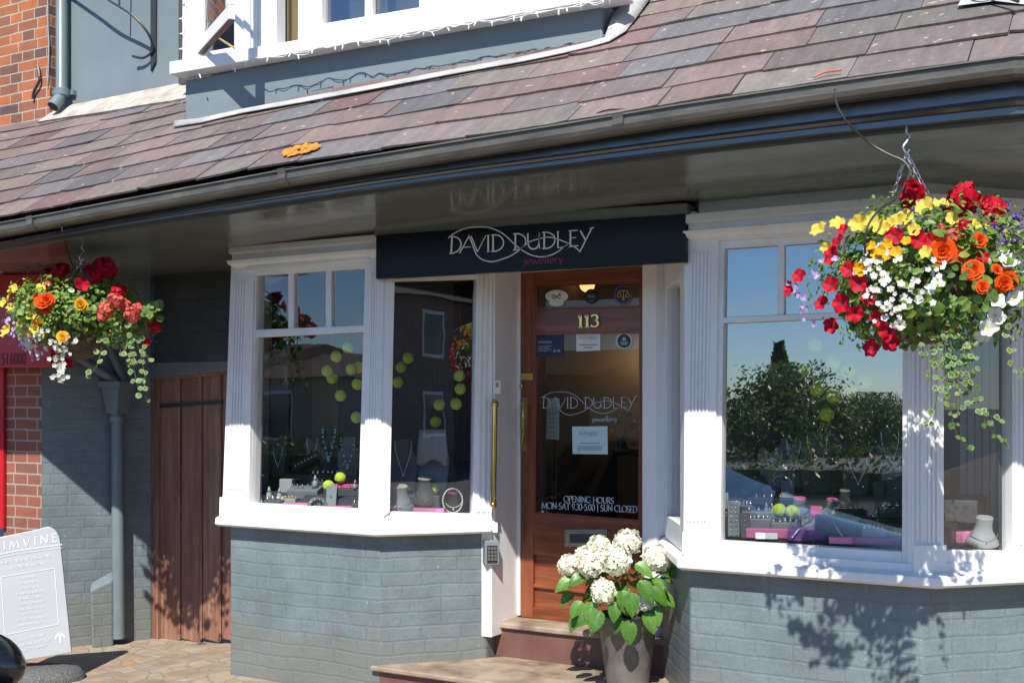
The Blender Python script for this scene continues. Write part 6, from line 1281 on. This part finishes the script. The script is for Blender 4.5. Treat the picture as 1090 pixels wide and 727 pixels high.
for i in range(34): t = q.random(); B.flower('lilac_lobelia', *c8(15 + 150 * t + q.gauss(0, 14), 345 + 170 * t + q.gauss(0, 16)), sc=1.1)
for P in ([(474, 395), (468, 450), (456, 500), (440, 555), (402, 600)],): B.strand([c8(*p) for p in P], r=(.016, .022), step=.055)
for P in ([(560, 420), (590, 470), (610, 560), (620, 620), (640, 670), (676, 712)], [(600, 400), (630, 470), (660, 600), (655, 660)], [(630, 400), (640, 440), (655, 485), (682, 527)], [(520, 390), (540, 450), (580, 500), (600, 540)], [(500, 360), (530, 410), (545, 470), (550, 500)], [(570, 380), (580, 440), (600, 500)], [(480, 350), (560, 380), (600, 370)]):
    B.strand([c8(*p) for p in P], r=(.011, .018), step=.044)
for P in ([(262, 430), (272, 500), (270, 560), (285, 630)],): B.strand([c8(*p) for p in P], r=(.007, .011), step=.03, rim=False)
B.sprigs([(*c8(190, 180), *c8(178, 85)), (*c8(140, 200), *c8(130, 165)), (*c8(560, 220), *c8(590, 200)), (*c8(640, 330), *c8(690, 290)), (*c8(690, 420), *c8(715, 405)), (*c8(230, 200), *c8(215, 160))])
mb = MB(); 
for i in range(26):
    x, y = q.uniform(640, 730), q.uniform(265, 340); round_leaf(mb, pt(*c8(x, y), B.Z - .25 + q.uniform(-.05, .05)), (-FV + UP * q.uniform(0, .8) + RV * q.uniform(-.5, .5)).normalized(), q.uniform(.016, .026), q, False)
mb.build('geranium_leaf', [M['leaf'], M['leaf']], B.t, recalc=False)
# ---------------- irrigation hoses
h = thing('irrigation_hose', 'thin black hose looping from the gutter down to the larger flower basket', 'hose', pt(890, 85, 3.9))
zz = lambda x: 4.03 / (0.8746 + (x - 545) / 1200 * 0.4848)
b = MB(); b.tube(smooth_pts([pt(918, 84, zz(918) + .03), pt(902, 84, zz(902)), pt(893, 87, zz(893) - .01), pt(889, 98, zz(889) - .02), pt(892, 115, zz(892) - .02), pt(903, 132, zz(903)), pt(925, 152, 4.0), pt(945, 164, 3.98), pt(962, 172, 3.96), pt(968, 185, 3.93), pt(955, 210, 3.80), pt(938, 222, 3.66), pt(925, 238, 3.6), pt(921, 255, 3.6), pt(921, 270, 3.62)], 8), .0042, 6); b.build('tube', M['hose'], h)
b = MB(); b.tube(smooth_pts([RoofP.at(868, 91, .03), RoofP.at(880, 87, .035), RoofP.at(897, 85, .035)], 6), .0042, 6); b.build('sleeve', M['copper'], h)
h = thing('irrigation_hose', 'thin black hose hanging from the gutter towards the flower basket on the left', 'hose', pt(66, 235, 6.0))
b = MB(); b.tube(smooth_pts([PY(4.03).at(75, 222), PY(4.03).at(68, 226), PY(4.03).at(66, 238), PY(4.06).at(67, 252), pt(72, 268, 6.3), pt(78, 285, 6.2)], 8), .004, 6); b.build('tube', M['hose'], h)
for pxs, l in (([(288, 184), (294, 180), (302, 178.5), (312, 178), (320, 179)], 'short stub of dark cable lying in the gutter below the orange lichen'), ([(630, 127), (636, 121), (646, 117.5), (660, 116.5), (678, 117), (692, 117)], 'dark cable stub curling out of the gutter above the shop sign')):
    c0 = PY(4.03).at(*pxs[2]); h = MB(); h.tube(smooth_pts([PY(4.03).at(x, y) for x, y in pxs], 6), .003, 6); tag(recentre(h.build('cable_stub', M['hose']), c0), l, 'cable')
for k, pxs in enumerate(([(1030, 0), (1040, 10), (1058, 8), (1066, -6)], [(1085, 20), (1070, 14), (1058, 8), (1056, -8)])):
    h = MB(); c0 = RoofP.at(1050, 5, .05); h.tube(smooth_pts([RoofP.at(x, y, .06) for x, y in pxs], 6), .006, 6); tag(recentre(h.build('roof_cable', M['hose']), c0), ('dark looped cable over the lead at the top right corner of the roof', 'second cable running under the white timber at the top right corner')[k], 'cable')
# ---------------- fairy lights along the oriel sill
fy = thing('fairy_lights', 'string of white fairy lights hanging along the upper window sill', 'fairy lights', DORM.at(420, 50, .1))
qs = random.Random(2); SP = PY(4.725); P = []
for i in range(50):
    t = i / 49; x = 262 + (650 - 262) * t; y = 66 - (66 - 1) * t; P.append(SP.at(x, y + qs.uniform(-1.6, 1.6) - 1, .012 + qs.uniform(0, .012)))
b = MB(); b.tube(smooth_pts(P, 4), .0022, 5); P2 = [p + Vector((0, qs.uniform(-.006, .006), qs.uniform(-.012, .006))) for p in P[:]]; b.tube(smooth_pts(P2, 4), .002, 5)
V_ = [WPL.at(196 + qs.uniform(-2, 2), y, .01) for y in range(-60, 66, 8)]; b.tube(smooth_pts(V_, 4), .003, 5); b.build('cable', M['white_plain'], fy)
bl = MB(); bl.lathe((0, 0, 0), [(.003, 0), (.0045, .008), (.004, .024), (.001, .028)], 8); bm_ = bl.build('bulb', M['white_plain'], smooth=True); bme = bm_.data; bpy.data.objects.remove(bm_)
for p in P[::3] + P2[1::6] + [SP.at(x, 83 - (x - 190) * .175, -.01) for x in (212, 250)]:
    o = bpy.data.objects.new('bulb', bme); COL.objects.link(o); o.parent = fy; o.location = p - fy.location; o.rotation_euler = (math.pi + qs.uniform(-.5, .5), qs.uniform(-.5, .5), 0)
for p in V_[::2]: o = bpy.data.objects.new('bulb', bme); COL.objects.link(o); o.parent = fy; o.location = p - fy.location; o.rotation_euler = (qs.uniform(-.3, .3), -1.6, 0)
# ================================================================== hydrangea
pc_ = spot(668, 5.27, .177); pot = thing('plant_pot', 'tall tapered dark stone pot standing on the step by the door', 'plant pot', pc_)
b = MB(); b.lathe(pc_, [(.098, 0), (.105, .004), (.150, .335), (.158, .345), (.157, .362), (.145, .364), (.138, .33), (.01, .325)], 40); b.build('pot', M['pot'], pot, auto=40)
b = MB(); b.lathe(pc_ + UP * .322, [(.140, 0), (.10, .012), (.01, .02)], 24); b.build('soil', M['soil'], pot)
hc = pc_ + UP * .57; hy = thing('hydrangea', 'white flowering hydrangea with big green leaves growing in the dark pot', 'plant', pc_ + UP * .34); q = random.Random(12); Zh = 5.70
heads = [(637, 582, .058, .10), (668, 577, .068, .06), (657, 596, .072, .20), (629, 600, .064, .15), (605, 601, .052, .08), (642, 629, .058, .24), (699, 594, .068, .08), (621, 592, .05, .02), (715, 603, .04, -.02)]
hm = MB()
for px, py, r_, dp_ in heads + [(687, 640, .042, .22)]:
    p = pt(px, py, Zh - dp_); mb = cluster(r_, 95, r_ * .27, int(px), 4); o = mb.build('flower_head', M['p_hydw'] if px == 687 else M['p_hyd'], recalc=False); o.parent = hy; o.location = p - hy.location
    d = (p - (hc - UP * .1)).normalized() + (CAM - p).normalized() * .5; o.rotation_euler = d.to_track_quat('Z', 'Y').to_euler()
    hm.tube(smooth_pts([pc_ + UP * .34 + Vector((q.uniform(-.04, .04), q.uniform(-.04, .04), 0)), hc + (p - hc) * .4 - UP * .08, p - d.normalized() * r_ * .5], 5), .004, 6)
hm.build('stem', M['stem'], hy)
lf = MB()
for px, py, dx, dy, L_, dp_ in ((612, 616, -1, .5, .13, .1), (620, 640, -.7, .9, .11, .15), (640, 650, -.5, 1, .13, .25), (632, 652, -.9, .6, .12, .2), (662, 628, .2, 1, .13, .25), (680, 618, .5, .8, .14, .25), (672, 630, .0, 1, .13, .28), (655, 640, -.1, 1, .11, .24), (692, 625, .8, .8, .13, .18), (700, 632, .9, .5, .12, .12), (686, 652, .5, 1, .12, .2), (668, 660, .1, 1.2, .13, .26), (695, 645, .3, 1, .11, .15), (650, 618, -.4, .6, .12, .2), (610, 630, -.7, .7, .1, .05), (702, 605, 1, .3, .12, .05), (676, 600, .6, .4, .12, .15), (622, 612, -.7, .4, .11, .12), (660, 655, -.3, 1, .1, .2), (630, 640, -.2, .9, .12, .2), (616, 655, -.5, .9, .10, .1)):
    p = pt(px, py, Zh - dp_); d = (RV * dx - UP * dy * .8 - FV * .35).normalized(); n_ = (UP * .7 - FV * .8 + RV * dx * .2); n_ = (n_ - d * n_.dot(d)).normalized(); vein_leaf(lf, p, d, n_, L_ * .9, L_ * .30, q)
for i in range(120):
    a = q.uniform(0, 6.3); e = q.uniform(-.5, .7); v = Vector((math.cos(a) * math.cos(e), math.sin(a) * math.cos(e), math.sin(e))); p = pc_ + UP * .52 + Vector((v.x * .16, v.y * .14, v.z * .13)); d = (v + UP * -.35).normalized(); n_ = (UP + v * .3); n_ = (n_ - d * n_.dot(d)).normalized(); L_ = q.uniform(.055, .11); n_ = (n_ + Vector((q.uniform(-.5, .5), q.uniform(-.5, .5), 0))).normalized(); vein_leaf(lf, p, d, n_, L_, L_ * .33, q, q.uniform(.1, .45), q.uniform(.1, .5))
lf.build('foliage', M['leaf_dark'], hy, smooth=True, recalc=False)
# ================================================================== the street behind the camera (seen in the glass)
car = thing('parked_car', 'glossy black parked car, only its wing mirror showing in the bottom left corner', 'car', (-3.2, 1.0, -.12))
secs = [(-5.4, .35, .62, .60), (-5.2, .25, .80, .74), (-4.5, .22, .86, .82), (-3.4, .20, .88, .86), (-2.4, .20, .84, .86), (-2.0, .20, .74, .86), (-1.5, .22, .64, .84), (-1.15, .30, .54, .76), (-1.05, .36, .46, .62)]
b = MB(); rings = []
for x, zb, zt_, hw in secs: rings.append([(x, .95 + hw * c, zb - .12 + (zt_ - zb) * z) for c, z in ((-.92, 0), (-1, .25), (-1, .65), (-.93, .9), (-.75, 1.0), (0, 1.04), (.75, 1.0), (.93, .9), (1, .65), (1, .25), (.92, 0))])
n = 11; V = [v for r_ in rings for v in r_]; b.add(V, [(i * n + k, i * n + (k + 1) % n, (i + 1) * n + (k + 1) % n, (i + 1) * n + k) for i in range(len(rings) - 1) for k in range(n)] + [tuple(range(n)), tuple(range((len(rings) - 1) * n, len(rings) * n))])
body = b.build('body', M['carpaint'], car, smooth=True, auto=50)
b = MB(); b.loft([Vector(v) for v in ((-4.9, .40, 1.20), (-3.6, .40, 1.20), (-3.6, 1.50, 1.20), (-4.9, 1.50, 1.20))], [Vector(v) for v in ((-5.3, .20, .74), (-2.5, .20, .74), (-2.5, 1.70, .74), (-5.3, 1.70, .74))]); b.build('cabin_glass', M['carglass'], car, bevel=.03)
b = MB(); b.loft([Vector(v) for v in ((-4.85, .46, 1.24), (-3.7, .46, 1.24), (-3.7, 1.44, 1.24), (-4.85, 1.44, 1.24))], [Vector(v) for v in ((-4.98, .40, 1.19), (-3.55, .40, 1.19), (-3.55, 1.50, 1.19), (-4.98, 1.50, 1.19))]); b.build('roof', M['carpaint'], car, bevel=.02)
for x in (-4.6, -1.85):
    for y in (.16, 1.66):
        b = MB(); b.lathe((x, y, .19), [(.20, -.08), (.30, -.09), (.31, -.05), (.31, .05), (.30, .09), (.20, .08)], 24, 0, 1, 1, Matrix.Rotation(R(90), 3, 'X')); wh = b.build('wheel', M['tyre'], car, auto=40)
        b = MB(); b.lathe((x, y, .19), [(.02, -.085), (.19, -.08), (.195, 0), (.19, .08), (.02, .085)], 20, 0, 1, 1, Matrix.Rotation(R(90), 3, 'X')); b.build('rim', M['steel'], car, wh, auto=40)
mc = pt(-16, 712, 2.62); b = MB(); b.ball((0, 0, 0), .5, 24, 14)
b.v = [(mc + RV * (x * .185) + FV * (y * .13) + UP * (z * .135 + .018 * math.cos(x * 3))) for x, y, z in b.v]; mi_ = b.build('wing_mirror', M['carpaint'], car, smooth=True)
b = MB(); b.tube([mc - RV * .02 - UP * .04, Vector((mc.x - .06, 1.70, .80))], [.022, .03], 8); b.build('mirror_arm', M['carpaint'], car, mi_)
def tree(x, y, hgt, wid, label, seed, conifer=False):
    t = thing('tree', label, 'tree', (x, y, -.12), 'trees across the street'); q = random.Random(seed); b = MB(); b.tube([Vector((x, y, -.12)), Vector((x + .1, y, hgt * .35)), Vector((x, y, hgt * .75))], [hgt * .035, hgt * .025, hgt * .008], 8)
    for i in range(5): a = i * 1.3; b.tube([Vector((x, y, hgt * (.3 + .06 * i))), Vector((x + math.cos(a) * wid * .5, y + math.sin(a) * wid * .5, hgt * (.5 + .08 * i)))], [hgt * .014, .01], 6)
    b.build('trunk', M['bark'], t); c = MB(); cl = [Vector((x + q.gauss(0, wid * .32), y + q.gauss(0, wid * .32), hgt * q.uniform(.03, .86))) for _ in range(24)]
    for i in range(8000):
        if conifer: z = q.random(); r_ = wid * .5 * (1 - z) * q.uniform(.5, 1); a = q.uniform(0, 6.3); p = Vector((x + r_ * math.cos(a), y + r_ * math.sin(a), hgt * (.1 + .9 * z)))
        else: k = q.choice(cl); p = k + Vector((q.gauss(0, 1), q.gauss(0, 1), q.gauss(0, .9))) * wid * .15; p.z = min(p.z, hgt * 1.02)
        n_ = Vector((q.gauss(0, 1), q.gauss(0, 1), q.gauss(.5, 1))).normalized(); d = n_.orthogonal(); l = hgt * q.uniform(.014, .03); s_ = n_.cross(d); c.add([p, p + d * l + s_ * l * .5, p + d * l * 2, p + d * l - s_ * l * .5], [(0, 1, 2, 3)])
    c.build('crown', M['tleaf'], t, recalc=False)
def mirror_pt(px, Yb): r = ray(px, HY); k = (5.0) / r.y; return r.x * k + r.x / r.y * (5.0 - Yb)
for px, Yb, hg, wd, cn, l in ((830, -26, 2.8, 3.0, False, 'bushy green tree across the street mirrored left in the right window'), (829, -40, 4.3, 2.0, True, 'dark pointed conifer across the street mirrored in the right window'), (868, -28, 2.1, 2.2, False, 'broad low tree mirrored in the middle of the right window'), (930, -30, 1.9, 2.2, False, 'round dark tree mirrored at the right of the right window'), (795, -29, 1.75, 2.2, False, 'low tree mirrored at the left edge of the right window'), (962, -34, 1.7, 2.6, False, 'low tree mirrored behind the right window frame'), (900, -44, 1.5, 3.4, False, 'distant tree mirrored between the others in the right window')):
    tree(mirror_pt(px, Yb), Yb, hg, wd, l, int(px), cn)
hd = thing('hedge', 'long dark clipped hedge added across the street to darken the window reflections', 'hedge', (-6, -7.3, -.12)); q = random.Random(5); c = MB(); c.box((-6, -7.3, .24), (34, .6, .72)); c.build('core', M['hedge'], hd, recalc=True); c = MB()  # added hedge, keeps the sunlit road out of the reflections over the displays
for i in range(12000):
    x, y, z = q.uniform(-23, 11), -7.3 + q.gauss(0, .3), q.uniform(-.1, 1.0); z = min(z, .80 + .24 * math.sin(x * 2.1) * math.sin(x * .83 + 1) + .12 * math.sin(x * 5.3) + q.gauss(0, .05)); n_ = Vector((q.gauss(0, 1), q.gauss(.6, 1), q.gauss(.4, 1))).normalized(); d = n_.orthogonal(); s_ = n_.cross(d); l = q.uniform(.03, .06); p = Vector((x, y + .1, z)); c.add([p, p + d * l + s_ * l * .5, p + d * l * 2, p + d * l - s_ * l * .5], [(0, 1, 2, 3)])
c.build('leaves', M['hedge'], hd, recalc=False)
def house(x0, x1, y, hgt, rh, m, label):
    t = thing('house', label, 'house', ((x0 + x1) / 2, y, -.12), 'houses across the street'); b = MB(); b.plan([(x0, y - 8), (x1, y - 8), (x1, y), (x0, y)], -.12, hgt); b.build('wall', m, t)
    b = MB(); b.loft([Vector((x0 - .2, y + .3, hgt)), Vector((x1 + .2, y + .3, hgt)), Vector((x1 + .2, y - 8.3, hgt)), Vector((x0 - .2, y - 8.3, hgt))], [Vector((x0 - .2, y - 3.9, hgt + rh)), Vector((x1 + .2, y - 3.9, hgt + rh)), Vector((x1 + .2, y - 4.1, hgt + rh)), Vector((x0 - .2, y - 4.1, hgt + rh))]); rf_ = b.build('roof', M['tile'], t)
    b = MB(); b.box(((x0 * .7 + x1 * .3), y - 4, hgt + rh + .3), (.9, .6, 1.0)); b.build('chimney', M['house'], t, rf_)
    n_ = max(1, int((x1 - x0) / 2.6))
    for i in range(n_):
        xc = x0 + (x1 - x0) * (i + .5) / n_
        for z in (1.3, 3.6):
            if z + .7 < hgt: b = MB(); b.box((xc, y + .01, z), (1.1, .06, 1.3)); wf_ = b.build('window', M['white'], t); b = MB(); b.box((xc, y + .045, z), (.95, .02, 1.12)); b.build('pane', M['carglass'], t, wf_)
house(-34, -21.62, -13.0, 2.5, .9, M['house'], 'brick house across the street mirrored in the left window'); house(-21.6, -11.5, -13, 2.3, .8, M['cream'], 'cream house across the street mirrored in the left window lights'); house(14, 26, -9, 4.6, 2, M['house'], 'brick house up the street mirrored in the side light by the door'); house(-50, -34.02, -13, 3.0, 1.1, M['cream'], 'cream terrace far along the opposite side of the street')
# ================================================================== light, sky, camera
LD = Vector((-.35, 1.0, -1.12)).normalized()
sun = bpy.data.lights.new('sun', 'SUN'); sun.energy = 4.5; sun.angle = R(.53); sun.color = (1, .955, .88); so_ = bpy.data.objects.new('sun', sun); COL.objects.link(so_); so_.location = (4, -10, 12); so_.rotation_euler = (-LD).to_track_quat('Z', 'Y').to_euler()
W = bpy.data.worlds.new('World'); S.world = W; W.use_nodes = True; nt = W.node_tree; bg = nt.nodes['Background']; sk = nt.nodes.new('ShaderNodeTexSky'); sk.sky_type = 'NISHITA'; sk.sun_disc = False
sk.sun_elevation = math.asin(-LD.z); sk.sun_rotation = math.atan2(-LD.x, -LD.y); sk.air_density = 1.0; sk.dust_density = 0.05; sk.ozone_density = 5.0; sk.altitude = 1200
tcw = nt.nodes.new('ShaderNodeTexCoord'); mpw = nt.nodes.new('ShaderNodeMapping'); mpw.inputs['Scale'].default_value = (1, 1, 3.2); nt.links.new(tcw.outputs['Generated'], mpw.inputs[0])
cf = ramp(nt, noise(nt, mpw.outputs[0], 3.4, 7, 0.62), [(0.50, (0, 0, 0)), (0.72, (0.55, 0.55, 0.55))])
skc = mixc(nt, cf, mixc(nt, 1.0, sk.outputs[0], (0.84, 0.96, 1.08), 'MULTIPLY'), (5.2, 5.4, 5.8)); nt.links.new(skc, bg.inputs[0]); bg.inputs[1].default_value = 0.105
pl2 = bpy.data.lights.new('shop_lamp', 'POINT'); pl2.energy = 6; pl2.color = (1, .55, .25); pl2.shadow_soft_size = .08; po = bpy.data.objects.new('shop_lamp', pl2); COL.objects.link(po); po.location = Vector((-2.9, 8.0, 1.95))
cd = bpy.data.cameras.new('camera'); cam = bpy.data.objects.new('camera', cd); COL.objects.link(cam); cam.location = CAM; cam.rotation_euler = (R(90), 0, TH); cd.sensor_fit = 'HORIZONTAL'; cd.sensor_width = 36; cd.lens = 36 * F / 1090; cd.shift_x = 0; cd.shift_y = (HY - 363.5) / 1090; cd.clip_start = .05; cd.clip_end = 2000; S.camera = cam
S.view_settings.view_transform = 'Standard'; S.view_settings.look = 'None'; S.view_settings.exposure = 0.72; S.view_settings.gamma = 1.0
S.cycles.max_bounces = 8; S.cycles.transparent_max_bounces = 16; S.cycles.caustics_reflective = False; S.cycles.caustics_refractive = False; S.cycles.sample_clamp_indirect = 6
